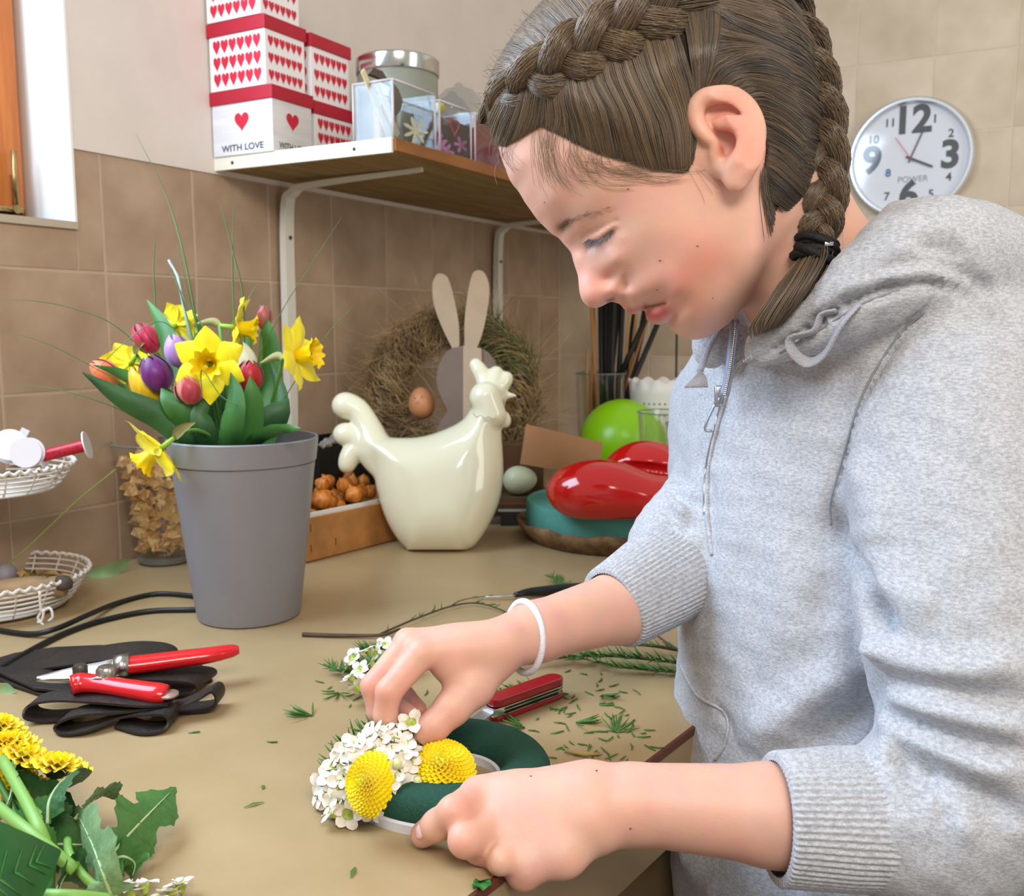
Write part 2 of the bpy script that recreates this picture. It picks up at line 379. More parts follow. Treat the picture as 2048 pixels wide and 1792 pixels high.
# scratches in the laminate: shallow dark seam lines
# ================================================================ SHELF
sh = empty('wall_shelf', (0, 1.37, 1.60), 'wooden board shelf with white painted end on white curved brackets', 'shelf')
SY, SZ = 1.37, 1.634; m_shelf = mat('shelf_wood', '#9a8253', .55, var=.18, vscale=6, stretch=(6, .8, 6), col2='#84693c'); m_cream = mat('cream_paint', '#ece7d5', .55)
obj('board', box(.002, .418, SY+.004, BY-.01, SZ-.020, SZ, .001), m_shelf, sh, False)
obj('end_band', box(.001, .419, SY-.003, SY+.004, SZ-.024, SZ+.001, .001), m_cream, sh, False)
obj('front_edge', box(.418, .424, SY+.004, BY-.01, SZ-.021, SZ+.0005, .001), mat('edge_wood', '#8f5a2a', .5, var=.3, vscale=8, stretch=(4, 1, 4)), sh, False)
for x in (.05, .34): obj('screw', xf(lathe([(.0, .0), (.0032, .0), (.0032, .0012), (0, .0018)], 12), look((x, SY-.003, SZ-.012), (0, -1, 0))), mat('dark_metal', '#3a352e', .5), sh)
def bracket(y):
    # white steel bracket: wall leg, curved elbow, arm under the board
    zt = SZ-.021; pts = [(.006, .25), (.0062, .40)]
    wleg = [(.004, y, 1.0+.0), (.004, y, zt-.10)]
    path = smooth_path([(.016, y, 1.06), (.017, y, 1.30), (.020, y, zt-.07), (.040, y, zt-.024), (.10, y, zt-.012), (.36, y, zt-.003)], 26)
    V, F = [], []; n = len(path)
    for i, p in enumerate(path):
        t = i/(n-1); hw = .013 if t < .5 else .013-.009*(t-.5)/.5; th = .010-.006*t
        if t < .15: hw *= .6+.4*t/.15
        T_ = path[min(i+1, n-1)]-path[max(i-1, 0)]; T_ /= np.linalg.norm(T_); nn = np.array([T_[2], 0, -T_[0]])
        for sx, sy in ((-1, -1), (-1, 1), (1, 1), (1, -1)): V.append(p+nn*th*sx+np.array([0, hw*sy, 0]))
    for i in range(n-1):
        for k in range(4): F.append((i*4+k, i*4+(k+1) % 4, (i+1)*4+(k+1) % 4, (i+1)*4+k))
    F += [(0, 1, 2, 3), ((n-1)*4+3, (n-1)*4+2, (n-1)*4+1, (n-1)*4)]
    b = obj('bracket', (np.array(V), F), mat('bracket_white', '#dcd8cb', .45), sh, auto=50)
    obj('screw', xf(lathe([(.0, .0), (.004, .0), (.004, .0014), (0, .002)], 12), look((.0285, y-.001, zt-.115), (1, 0, .0))), mat('dark_metal', '#3a352e'), b)
bracket(1.545); bracket(2.42)
# ---------------------------------------------------------------- heart boxes
m_box = mat('box_card', '#f0eef0', .55); m_lid = mat('lid_red', '#b3172f', .5); m_heart = mat('heart_red', '#cf1f3a', .5); m_ink = mat('box_ink', '#3d4552', .6); m_boxw = mat('box_card_wood', '#e2e0e4', .6, var=.08, vscale=12, stretch=(1, 1, 9))
def heart2d(s, n=22, tall=1.0):
    P = []
    for k in range(n):
        a = 2*math.pi*k/n; x = 16*math.sin(a)**3; y = 13*math.cos(a)-5*math.cos(2*a)-2*math.cos(3*a)-math.cos(4*a); P.append((x/32*s, (y+2)/32*s*tall))
    return P
def flat(poly, M):
    V = np.array([(x, y, 0) for x, y in poly]); return xf((V, [tuple(range(len(poly)))]), M)
def heartbox(x0, x1, y0, y1, z0, z1, style, label, group='red lidded heart boxes on the shelf'):
    e = empty('gift_box', ((x0+x1)/2, (y0+y1)/2, z0), label, 'box', group); L = .024; i = .0035
    obj('body', box(x0+i, x1-i, y0+i, y1-i, z0+.0005, z1-L*.5, .0008), m_boxw if style == 'love' else m_box, e, False)
    obj('lid', box(x0, x1, y0, y1, z1-L, z1, .0012), m_lid, e, False)
    wx, wy, h = x1-x0-2*i, y1-y0-2*i, z1-L-z0
    faces = [(frameM(((x0+x1)/2, y0+i-.0006, z0+h/2), (1, 0, 0), (0, 0, 1), (0, -1, 0)), wx), (frameM((x1-i+.0006, (y0+y1)/2, z0+h/2), (0, 1, 0), (0, 0, 1), (1, 0, 0)), wy)]
    gs, ts = [], []
    for M, wd in faces:
        if style == 'love':
            gs.append(xf(flat(heart2d(.036 if wd > .14 else .034, 26, 1.05), Matrix.Identity(4)), M@Matrix.Translation((0, .012, 0))))
            ts.append(xf(text_mesh('WITH LOVE', .0165, 0, bold=.0002), M@Matrix.Translation((0, -h/2+.013, .0002))@Matrix.Scale(wd/.125, 4, (1, 0, 0))))
        else:
            for r in range(3):
                for c in range(6):
                    gs.append(flat([(x*.95, y*1.5) for x, y in heart2d(wd/6.9, 14)], M@Matrix.Translation(((c-2.5)*wd/6.9, (1-r)*h/3.3, 0))))
    if style == 'love':
        for g in gs: obj('heart_print', g, m_heart, e, False)
        for g in ts: obj('lettering', g, m_ink, e, False)
    else: tag(obj('heart_pattern', join(*gs), m_heart, e, False), kind='stuff')
    return e
zz = [SZ, 1.752, 1.874, 1.994]
heartbox(.002, .160, 1.360, 1.474, zz[0], zz[1], 'love', 'red lidded box reading WITH LOVE at the bottom of the front stack')
heartbox(-.0+.004, .150, 1.357, 1.470, zz[1], zz[2], 'h', 'heart patterned box resting on the WITH LOVE box')
heartbox(.006, .146, 1.352, 1.462, zz[2], zz[3], 'h', 'topmost heart box cut by the picture top')
heartbox(.002, .160, 1.476, 1.600, zz[0], zz[1]-.006, 'h', 'heart box standing on the shelf behind the WITH LOVE box')
heartbox(.006, .156, 1.474, 1.596, zz[1]-.006, zz[2]-.004, 'h', 'upper heart box of the rear stack beside the tin')
# ---------------------------------------------------------------- tin and clear cubes
tx, ty = .22, 1.665
e = empty('storage_tin', (tx, ty, SZ), 'grey round canister with shiny metal lid behind clear cubes', 'tin')
rt = .084; zl = 1.853
obj('body', lathe([(rt-.004, SZ), (rt-.002, SZ+.004), (rt-.002, zl-.03), (rt-.006, zl-.025)], 56, (tx, ty, 0)), mat('tin_body', '#8d8f80', .35, metal=.2), e, auto=40)
obj('lid', lathe([(rt, zl-.032), (rt+.001, zl-.03), (rt+.001, zl-.004), (rt-.003, zl), (0, zl)], 56, (tx, ty, 0)), mat('steel', '#c9c9c4', .16, metal=1), e, auto=40)
m_plas = glass('clear_plastic', '#eef2f4', .06, .35, .05)
def clearcube(x0, x1, y0, y1, z1, label, fill):
    e = empty('clear_box', ((x0+x1)/2, (y0+y1)/2, SZ), label, 'box'); t = .0022
    obj('shell', join(box(x0, x0+t, y0, y1, SZ, z1), box(x1-t, x1, y0, y1, SZ, z1), box(x0, x1, y0, y0+t, SZ, z1), box(x0, x1, y1-t, y1, SZ, z1), box(x0, x1, y0, y1, SZ, SZ+t)), m_plas, e, False)
    obj('rim', join(*[tube([a, b], .0022, 6) for a, b in [((x0, y0, z1), (x1, y0, z1)), ((x1, y0, z1), (x1, y1, z1)), ((x0, y0, z1), (x0, y1, z1)), ((x1, y0, SZ+.002), (x1, y0, z1)), ((x1, y1, SZ+.002), (x1, y1, z1)), ((x0, y0, SZ+.002), (x0, y0, z1))]]), mat('plastic_edge', '#e8e0e0', .15, trans=.4, ior=1.3), e)
    fill(e); return e
def star_flower(c, r, n, m, parent, rot=0, name='wooden_flower'):
    P = []
    for k in range(n*6):
        a = 2*math.pi*k/(n*6); P.append((r*(.58+.42*math.cos(n*a))*math.cos(a+rot), r*(.58+.42*math.cos(n*a))*math.sin(a+rot)))
    return obj(name, xf(prism(P, -.0015, .0015), look(c, (.9, -.45, .1))), m, parent, False)
m_ply = mat('pale_wood', '#e0cfa4', .6)
def fill1(e):
    star_flower((.398, 1.47, SZ+.030), .026, 7, m_ply, e)
    for k, (yy, zz_, s) in enumerate([(1.425, .062, .05), (1.405, .075, .055), (1.445, .045, .05)]):
        obj('wooden_stick', xf(box(-.0015, .0015, -s, s, -.006, .006, .001), Matrix.Translation((.37-.012*k, yy, SZ+zz_))@Matrix.Rotation(math.radians(-52), 4, 'X')), m_ply, e, False)
    lf = [(0, 0), (.010, .012), (.016, .03), (.010, .05), (.0, .062), (-.008, .048), (-.012, .028), (-.007, .01)]
    obj('dried_leaf', xf(prism(lf, -.001, .001), look((.37, 1.45, SZ+.055), (.8, -.5, .2))), mat('dried_leaf', '#5a4a36', .8, var=.3, vscale=80), e, False)
    obj('bark_piece', xf(prism([(-.02, .0), (-.01, .012), (.006, .008), (.02, -.016), (.01, -.012), (-.004, -.004)], -.004, .004), look((.36, 1.415, SZ+.118), (.8, -.5, .2))), mat('bark', '#4c3b2e', .9, bump=.6), e, False)
    obj('amber_piece', box(.31, .33, 1.46, 1.51, SZ+.003, SZ+.085, .004), mat('amber', '#c98a35', .4), e, False)
clearcube(.325, .410, 1.386, 1.515, 1.735, 'clear square box of pale wooden flowers and sticks at the shelf corner', fill1)
def fill2(e):
    rr = random.Random(3)
    for k in range(6): star_flower((.385-.008*(k % 3), 1.57+.024*(k % 4), SZ+.02+.014*(k//3)), .017, 5, mat('felt_pink' if k % 2 else 'felt_mauve', '#d96aa8' if k % 2 else '#c86fb4', .8), e, rr.random()*3, 'felt_flower')
    P = [(.398, 1.60+.017*math.sin(a)**3, SZ+.062+.018*(math.cos(a)*.8-math.cos(2*a)*.3)) for a in np.linspace(0, 2*math.pi, 24)]
    obj('red_wire_heart', tube(P, .0018, 6), mat('wire_red', '#c8282c', .4), e)
    obj('yellow_pompom', lathe([(0, -.011), (.008, -.008), (.011, 0), (.008, .008), (0, .011)], 12, (.39, 1.562, SZ+.088)), mat('felt_yellow', '#ddc818', .8), e)
    obj('dark_card', box(.34, .345, 1.54, 1.64, SZ+.003, SZ+.09), mat('card_maroon', '#6e2b26', .6), e, False)
clearcube(.325, .410, 1.530, 1.640, 1.728, 'clear square box of pink felt flowers and a red heart', fill2)
def fill3(e): obj('red_filling', box(.335, .40, 1.665, 1.80, SZ+.003, SZ+.088, .004), mat('deep_red', '#9c1216', .35, var=.2, vscale=50), e, False)
clearcube(.325, .410, 1.655, 1.81, 1.728, 'clear square box filled with deep red decorations', fill3)
e = empty('clear_box', (.38, 1.9, SZ), 'clear square box with purple filling next to her forehead', 'box')
obj('purple_filling', box(.33, .405, 1.84, 1.96, SZ+.002, SZ+.06, .004), mat('purple', '#8d1f9c', .35), e, False)
obj('shell', box(.326, .409, 1.83, 1.97, SZ+.0005, SZ+.085, .001), m_plas, e, False)
c = PX(852, 133, .15)
hb = flat(heart2d(.04, 26), Matrix.Identity(4))
tag(obj('yellow_heart', join(xf(prism([(x, y) for x, y in heart2d(.036, 26)], -.002, .002, .0008), look(c, (.85, -.5, .1))@Matrix.Rotation(.35, 4, 'Z')), tube([tuple(c-Vector((0, 0, .012))), (.16, c.y, SZ+.0)], .0015, 6)), mat('mustard', '#dba419', .5), None, False), 'small mustard yellow heart pick beside the metal lid', 'ornament')
for k, (px, py, r) in enumerate([(918, 215, .055), (905, 235, .040)]):
    p = PX(px, py, .2 if k == 0 else .27)
    tag(obj('glass_dome', lathe([(r, SZ+.001), (r, p.z-.01), (r*.9, p.z+.02), (r*.6, p.z+.037), (.012, p.z+.044), (.008, p.z+.052), (.0, p.z+.056)], 36, (p.x, p.y, 0)), m_plas), ['tall clear glass bell jar behind the clear boxes', 'low clear glass dome behind the pink box'][k], 'dome')
# ================================================================ CLOCK
cc = PY(1821, 317, BY-.012); R_ = .158
M = frameM((cc.x, BY-.002, cc.z), (1, 0, 0), (0, 0, 1), (0, -1, 0))
ck = empty('wall_clock', (cc.x, BY, cc.z), 'round silver rimmed white wall clock with large grey numerals', 'clock')
obj('rim', xf(lathe([(R_-.014, .001), (R_+.001, .001), (R_, .022), (R_-.005, .031), (R_-.011, .031), (R_-.014, .026), (R_-.014, .01)], 72, caps=False), M), mat('clock_silver', '#d5dade', .25, metal=.7), ck, auto=50)
obj('dial', xf(lathe([(0, .008), (R_-.013, .008), (R_-.013, .010), (0, .010)], 72), M), mat('dial_white', '#dfe4ee', .5), ck, False)
gd, nl = [], []
def num(s, ang, rr, size, bold=0): a = math.radians(ang); nl.append((xf(text_mesh(s, size, .0002, bold=bold), M@Matrix.Translation((rr*math.sin(a), rr*math.cos(a), .0108))), s))
for s, a in (('12', 0), ('3', 90), ('6', 180), ('9', 270)): num(s, a, .098, .098, .0035)
for s, a in (('1', 30), ('2', 60), ('4', 120), ('5', 150), ('7', 210), ('10', 300), ('11', 330)): num(s, a, .112, .030, .0006)
m_num = mat('numeral_grey', '#4b4f55', .6); [obj('numeral', g, m_num, ck, False) for g, s in nl]
obj('blue_numeral', xf(text_mesh('8', .028, .0002, bold=.001), M@Matrix.Translation((-.055, -.035, .0108))), mat('blue_ink', '#4d6fae', .6), ck, False)
obj('dial_lettering', xf(text_mesh('POWER', .022, .0002), M@Matrix.Translation((.008, -.055, .0108))), mat('faint_ink', '#8d8f90', .6), ck, False)
def hand(name, ang, ln, wd, z, m): a = math.radians(ang); obj(name, xf(box(-wd, wd, -.012, ln, z, z+.0012), M@Matrix.Rotation(-a, 4, 'Z')), m, ck, False)
hand('minute_hand', 22, .075, .0018, .0125, m_num); hand('hour_hand', 115, .062, .003, .0145, m_num); hand('second_hand', -35, .07, .0008, .0165, mat('red_hand', '#d0483c', .4))
obj('crystal', xf(lathe([(R_-.0135, .024), (R_*.7, .0265), (R_*.35, .0275), (0, .028)], 64, caps=False), M), glass('clock_crystal', '#ffffff', .10, .4, .07), ck)
# ================================================================ PLANT AND FLOWER BUILDERS
def ribbon(P, W, side, cup=0.0, nw=4, twist=0.0, wav=0.0, seed=0, thick=0.0):
    """a leaf or petal: P path, W half-widths, side vector, cup raises the edges"""
    P = np.asarray(P, float); n = len(P); W = np.interp(np.linspace(0, 1, n), np.linspace(0, 1, len(W)), W)
    t = np.gradient(P, axis=0); t /= np.linalg.norm(t, axis=1)[:, None]+1e-12
    side = np.asarray(side, float); V = []; r = np.random.default_rng(seed)
    for i in range(n):
        s = side-t[i]*(side@t[i]); s /= np.linalg.norm(s)+1e-9; nn = np.cross(t[i], s)
        a = twist*i/(n-1); s, nn = s*math.cos(a)+nn*math.sin(a), nn*math.cos(a)-s*math.sin(a)
        for k in range(nw+1):
            u = 2*k/nw-1; V.append(P[i]+s*W[i]*u+nn*(cup*W[i]*(u*u)+wav*W[i]*math.sin(i*1.7+k*2+seed)))
    F = [(i*(nw+1)+k, i*(nw+1)+k+1, (i+1)*(nw+1)+k+1, (i+1)*(nw+1)+k) for i in range(n-1) for k in range(nw)]
    return np.array(V), F
m_stem = mat('stem_green', '#5d8a3a', .5); m_leaf = mat('tulip_leaf', '#4b8038', .5, var=.3, vscale=18, stretch=(1, 1, .3), col2='#2a5f2c')
m_leaf2 = mat('tulip_leaf_dark', '#38642f', .5, var=.3, vscale=18, col2='#1f4a28')
def axisM(c, d, roll=0): return look(c, d)@Matrix.Rotation(roll, 4, 'Z')
def gpar(name, g, m, e, M=None, **k): return obj(name, xf(g, M) if M is not None else g, m, e, **k)
def tulip(px, py, dd, tilt, L, Wd, m, label, stem_to, openness=0.0, mi=None):
    """L length, Wd half width in m; tilt: direction of the tip in view terms (right, up, towards the camera)"""
    c = PD(px, py, dd); d = (RT*tilt[0]+UP*tilt[1]-FW*tilt[2]).normalized(); b = c-d*L*.5
    e = empty('tulip', b, label, 'tulip', 'tulips in the grey bucket'); M = axisM(b, d, px*.37)
    for k in range(6):
        inner = k % 2; a = k*math.pi/3; r0 = Wd*(.86 if inner else 1.0); P = []
        n = 12; V = []
        for i in range(n):
            t = i/(n-1); r = r0*(math.sin(math.pi*min(1, (t*.86+.10)))**.62)*(1+openness*t*t); z = L*(t**.95)
            if i == 0: r = r0*.25
            hw = .64*(math.sin(math.pi*(t*.93+.06))**.55) if t > .02 else .4
            if t > .97: hw = .05
            for q in range(7):
                u = (q/6*2-1)*hw*1.15; rr = r*(1.0-.05*u*u)+(.0006 if inner == 0 else 0)
                V.append((rr*math.cos(a+u), rr*math.sin(a+u), z-.10*L*u*u*t))
        F = [(i*7+q, i*7+q+1, (i+1)*7+q+1, (i+1)*7+q) for i in range(n-1) for q in range(6)]
        gpar('petal', (np.array(V), F), m if not (mi and inner) else mi, e, M)
    s = [b, b-d*.03]+[PD(*q) for q in stem_to]
    obj('stem', tube(smooth_path(s, 14), [.0032, .0036], 8), m_stem, e)
    return e
def tmat(n, c, c2, sc=(14, 14, 2.2)): return mat(n, c, .4, var=.3, vscale=9, stretch=sc, col2=c2, sss=.0, sheen=.2)
BC = (487, 868, 1.40)   # bucket mouth
# ================================================================ BUCKET
bc = PD(499, 1222, 1.398); bc = Vector((bc.x, bc.y, TZ)); rimz = PD(487, 869, 1.398).z
rb_, rt_ = .0735, .1035; H = rimz-TZ
def rz(z): return rb_+(rt_-rb_)*(z/H)
e = empty('flower_bucket', bc, 'plain grey tapered plastic bucket holding the tulips and daffodils', 'bucket')
prof = [(rb_-.005, 0), (rb_-.001, .002), (rb_, .006), (rz(H*.30), H*.30), (rz(H*.6), H*.6), (rz(H-.0365), H-.0365), (rz(H-.036)+.0, H-.036), (rz(H-.034)-.0016, H-.0345), (rz(H-.033)+.0015, H-.033), (rz(H)+.0015, H-.001), (rz(H), H+.0008), (rz(H)-.0025, H), (rz(H)-.003, H-.01), (rb_-.003, .012), (0, .012)]
lean = PD(487, 869, 1.398)-PD(487+0, 869, 1.398)
o = obj('bucket_body', lathe(prof, 72, bc), mat('bucket_grey', '#87868b', .42, var=.06, vscale=6, bump=.05, bscale=200), e, auto=40)
obj('water', lathe([(0, H*.62), (rz(H*.62)-.004, H*.62)], 40, bc), mat('water_dark', '#3b4438', .1), e)
# ---------------------------------------------------------------- tulips
S = lambda x, dx=0: [(x, 905, 1.40), (480+(x-480)*.3, 1050, 1.40)]
tulip(311, 747, 1.33, (-.35, 1, .25), .052, .0235, tmat('purple_tulip', '#6f1f74', '#4d1257'), 'deep purple tulip at the front left of the bouquet', S(400))
tulip(356, 702, 1.36, (-.35, 1, .1), .050, .0195, tmat('lilac_tulip', '#b48bc4', '#9a72ae'), 'pale lilac tulip above the deep purple one', S(410))
tulip(378, 779, 1.30, (-.30, 1, .55), .042, .0195, tmat('red_cream_tulip', '#a32840', '#b94a55'), 'small crimson tulip with creamy petal edges', S(425), .05, tmat('cream_edge', '#d98b78', '#c45a5a'))
tulip(478, 728, 1.40, (.05, 1, .2), .066, .026, tmat('white_tulip', '#eceedd', '#d8dcc0'), 'white tulip behind the red one', S(480), .15)
tulip(499, 752, 1.33, (.05, 1, .2), .044, .0195, tmat('red_tulip', '#b8122a', '#8f0c20'), 'bright red tulip in front of the white one', S(490))
tulip(528, 634, 1.44, (.12, 1, .1), .036, .0125, tmat('rose_bud', '#b83a55', '#8f6a50', (4, 4, 9)), 'closed rose red tulip bud on the right of the bouquet top', S(510))
tulip(292, 676, 1.42, (-.6, 1, .2), .048, .019, tmat('pink_red_tulip', '#bf2a4b', '#93203c'), 'pinkish red tulip at the upper left of the bouquet', S(420))
tulip(209, 745, 1.40, (-.75, .62, .2), .046, .0185, tmat('coral_tulip', '#e8604c', '#d88a3a'), 'coral tulip leaning out at the far left', S(400))
tulip(288, 772, 1.34, (-.5, 1, .25), .062, .020, tmat('yellow_tulip', '#ecc61c', '#d9a514'), 'slender yellow tulip under the purple one', S(400))
# ---------------------------------------------------------------- daffodils
m_daf = mat('daffodil_yellow', '#f8ee20', .45, var=.12, vscale=30, stretch=(3, 3, 1), col2='#ecdc12', sheen=.2); m_trp = mat('trumpet_yellow', '#fadf0c', .45, var=.1, vscale=60, col2='#f3cd08')
m_spathe = mat('spathe_tan', '#9c9a66', .7, var=.3, vscale=40)
def daffodil(px, py, dd, face, R, label, stem_to, trl=.030, trr=.0135, swept=.15, droop=None, roll=0):
    c = PD(px, py, dd); d = (RT*face[0]+UP*face[1]-FW*face[2]).normalized(); M = axisM(c, d, roll)
    e = empty('daffodil', c, label, 'daffodil', 'daffodils in the grey bucket'); r = random.Random(px)
    for k in range(6):
        a = k*math.pi/3+(.08 if k % 2 else 0); z0 = .001*(k % 2); LL = R*(1+r.uniform(-.07, .07)); P = []
        for i in range(9):
            t = i/8; rad = .004+LL*t; P.append((rad*math.cos(a), rad*math.sin(a), z0+swept*LL*t+math.sin(t*3)*.05*LL-.12*LL*t*t*r.random()))
        g = ribbon(P, [.0040, .0115, .0180, .0195, .0182, .0140, .008, .0010], (-math.sin(a), math.cos(a), 0), cup=-.22, nw=6, twist=r.uniform(-.25, .25))
        gpar('petal', (g[0]*np.array([1, 1, 1]), g[1]), m_daf, e, M)
    V = []; n = 36
    prof_ = [(.004, 0), (trr*.62, .003), (trr*.72, trl*.4), (trr*.82, trl*.7), (trr*1.0, trl*.88), (trr*1.28, trl)]
    for j, (rr, z) in enumerate(prof_):
        for k in range(n):
            a = 2*math.pi*k/n; f = 1+(.02+.09*(j >= 4)+.05*(j >= 5))*math.sin(9*a+j)*(1 if j > 1 else 0); V.append((rr*f*math.cos(a), rr*f*math.sin(a), z+(.0018*math.sin(11*a) if j == 5 else 0)))
    F = [(j*n+k, j*n+(k+1) % n, (j+1)*n+(k+1) % n, (j+1)*n+k) for j in range(len(prof_)-1) for k in range(n)]+[tuple(range(n))]
    gpar('trumpet', (np.array(V), F), m_trp, e, M)
    obj('pistil', tube([c+d*.004, c+d*trl*.75], [.0012, .0016], 6), m_stem, e)
    back = c-d*.022
    obj('ovary', tube([c, c-d*.01, back], [.004, .0036, .003], 8), mat('ovary_green', '#8fb43a', .5), e)
    s = [back]+([PD(*q) for q in droop] if droop else [])+[PD(*q) for q in stem_to]
    obj('stem', tube(smooth_path(s, 16), .0028, 8), m_stem, e)
    sp = [back, back-d*.012+Vector((0, 0, .004)), back-d*.034+Vector((0, 0, -.002))]
    obj('spathe', ribbon(smooth_path(sp, 8), [.004, .007, .005, .001], (0, 0, 1), cup=.8), m_spathe, e)
    return e
daffodil(420, 728, 1.30, (.12, -.12, 1), .050, 'front facing yellow daffodil in the middle of the bouquet', S(450), trl=.030, trr=.0155, roll=.5)
daffodil(470, 655, 1.40, (.85, -.10, -.1), .046, 'yellow daffodil turned to the right at the bouquet top', S(470), trl=.030, trr=.015, swept=.30)
daffodil(592, 712, 1.32, (1, .12, .30), .050, 'large yellow daffodil reaching out on the right', [(560, 745, 1.34), (530, 860, 1.38), (500, 1000, 1.4)], trl=.032, trr=.0155, swept=.20, roll=.2)
daffodil(322, 897, 1.255, (-.72, -.62, .12), .055, 'drooping yellow daffodil hanging over the bucket rim', [(440, 895, 1.33), (470, 1000, 1.38)], trl=.034, trr=.0145, swept=.22, droop=[(365, 866, 1.27), (400, 862, 1.29)], roll=.5)
daffodil(262, 728, 1.43, (-.5, -.45, -.5), .042, 'greenish yellow daffodil seen from behind at left', S(410), roll=.3)
daffodil(352, 652, 1.46, (.5, .3, -.8), .036, 'yellow daffodil peeking out above the lilac tulip', S(430), roll=.1)
# ---------------------------------------------------------------- broad leaves: each belongs to the bunch
lv = [  # (points), half-width px, dark?
 ([(400, 900, 1.36), (370, 800, 1.36), (345, 720, 1.38), (322, 650, 1.40), (294, 600, 1.42)], 26, 0),
 ([(395, 900, 1.33), (330, 840, 1.31), (250, 800, 1.29), (165, 745, 1.27)], 26, 1),
 ([(400, 900, 1.35), (330, 800, 1.36), (250, 755, 1.37), (185, 730, 1.37)], 22, 0),
 ([(405, 900, 1.34), (380, 840, 1.31), (345, 800, 1.30), (323, 776, 1.31)], 30, 0),
 ([(455, 900, 1.31), (462, 840, 1.28), (468, 790, 1.28), (461, 745, 1.29)], 24, 0),
 ([(500, 905, 1.33), (505, 840, 1.31), (505, 790, 1.30), (500, 752, 1.30)], 22, 0),
 ([(520, 900, 1.38), (528, 800, 1.40), (540, 700, 1.42), (520, 610, 1.44)], 28, 0),
 ([(500, 905, 1.35), (535, 855, 1.33), (560, 820, 1.33), (577, 797, 1.34)], 30, 1),
 ([(495, 905, 1.33), (530, 872, 1.28), (565, 860, 1.26), (601, 856, 1.25)], 16, 0),
 ([(440, 900, 1.40), (420, 780, 1.42), (405, 700, 1.44), (392, 630, 1.46)], 24, 1),
 ([(470, 900, 1.42), (475, 780, 1.44), (488, 690, 1.45), (478, 620, 1.46)], 22, 0),
 ([(420, 905, 1.32), (410, 860, 1.30), (400, 820, 1.30), (440, 780, 1.32)], 20, 1),
 ([(520, 905, 1.33), (545, 850, 1.36), (560, 790, 1.38), (540, 720, 1.40)], 20, 1),
 ([(480, 905, 1.42), (450, 800, 1.42), (440, 720, 1.45), (436, 690, 1.46)], 34, 1),
]
for k, (pp, hw, dk) in enumerate(lv):
    pp = [(x, y, d) for x, y, d in pp]; base = PD(480+(pp[0][0]-480)*.5, 990, 1.40)
    P = smooth_path([base]+[PD(*q) for q in pp], 18); W = hw*1.32/FPX
    o = obj('tulip_leaf', ribbon(P, [W*.4, W*.7, W, W*1.05, W*.95, W*.6, W*.05], RT+FW*.35*(1 if k % 2 else -1), cup=.32, nw=6, wav=.04, seed=k), m_leaf2 if dk else m_leaf, None)
    tag(o, ['tall upright green leaf rising left of the lilac tulip', 'long dark leaf stretching left out of the bouquet', 'leaf reaching towards the coral tulip', 'broad leaf under the purple tulip', 'upright leaf below the front daffodil', 'upright leaf below the red tulip', 'tall leaf rising on the right below the rose bud', 'dark broad leaf pointing up right above the rim', 'low leaf tip lying over the right bucket rim', 'dark leaf behind the lilac tulip', 'leaf between the two upper daffodils', 'short curled dark leaf by the crimson tulip', 'dark leaf behind the right daffodil stem', 'wide dark leaf deep in the middle of the bouquet'][k], 'leaf', 'broad leaves in the grey bucket')
gb = [
 [(272, 268, 1.5), (330, 385, 1.48), (365, 500, 1.45), (392, 640, 1.42), (430, 880, 1.40)],
 [(311, 475, 1.45), (308, 560, 1.44), (325, 690, 1.42), (400, 880, 1.40)],
 [(340, 522, 1.40), (365, 600, 1.38), (395, 720, 1.36), (430, 880, 1.38)],
 [(354, 492, 1.42), (382, 610, 1.40), (410, 720, 1.38), (440, 880, 1.38)],
 [(440, 405, 1.42), (465, 500, 1.41), (488, 620, 1.40), (485, 880, 1.40)],
 [(467, 408, 1.44), (465, 520, 1.43), (468, 640, 1.42), (475, 880, 1.42)],
 [(686, 430, 1.40), (622, 530, 1.40), (565, 620, 1.40), (510, 740, 1.40), (490, 890, 1.40)],
 [(710, 610, 1.35), (655, 668, 1.35), (585, 770, 1.36), (520, 890, 1.38)],
 [(-40, 600, 1.25), (60, 601, 1.27), (150, 618, 1.30), (235, 655, 1.33), (330, 750, 1.36), (430, 890, 1.4)],
 [(-40, 650, 1.30), (80, 682, 1.32), (170, 725, 1.34), (300, 800, 1.36), (430, 900, 1.4)],
 [(20, 768, 1.30), (120, 780, 1.31), (230, 815, 1.33), (420, 900, 1.4)],
 [(148, 797, 1.27), (190, 745, 1.28), (250, 685, 1.29), (330, 645, 1.31), (420, 760, 1.34), (450, 880, 1.38)],
 [(340, 545, 1.37), (378, 610, 1.36), (425, 680, 1.36), (445, 700, 1.37), (470, 890, 1.39)],
 [(520, 560, 1.46), (495, 600, 1.45), (450, 690, 1.40), (440, 880, 1.4)],
 [(405, 800, 1.27), (404, 740, 1.27), (440, 790, 1.27), (475, 812, 1.27)],
]
for k, pp in enumerate(gb):
    o = obj('grass_blade', tube(smooth_path([PD(*q) for q in pp], 26), [.0004, .0011, .0015, .0016, .0016], 5, flat=.45), mat('grass_green', '#4f7d3a', .5, var=.4, vscale=10), None)
    tag(o, ['longest thin grass blade rising towards the heart boxes', 'short upright grass blade at the left of the bouquet top', 'grass blade crossing the pale plant stick', 'upright grass blade over the lilac tulip', 'grass blade bending left over the shelf bracket foot', 'straight light grass blade in the middle of the bouquet top', 'long grass blade reaching up right past the shelf bracket', 'grass blade pointing right behind the right daffodil', 'highest grass blade arching out to the left picture edge', 'faint grass blade drooping left below the highest arch', 'lowest grass blade running flat to the left', 'bent grass blade folded over the coral tulip', 'grass blade slanting across the front daffodil', 'fine grass blade between the two upper daffodils', 'small hooked grass blade below the front daffodil'][k], 'grass blade', 'grass blades in the bouquet')
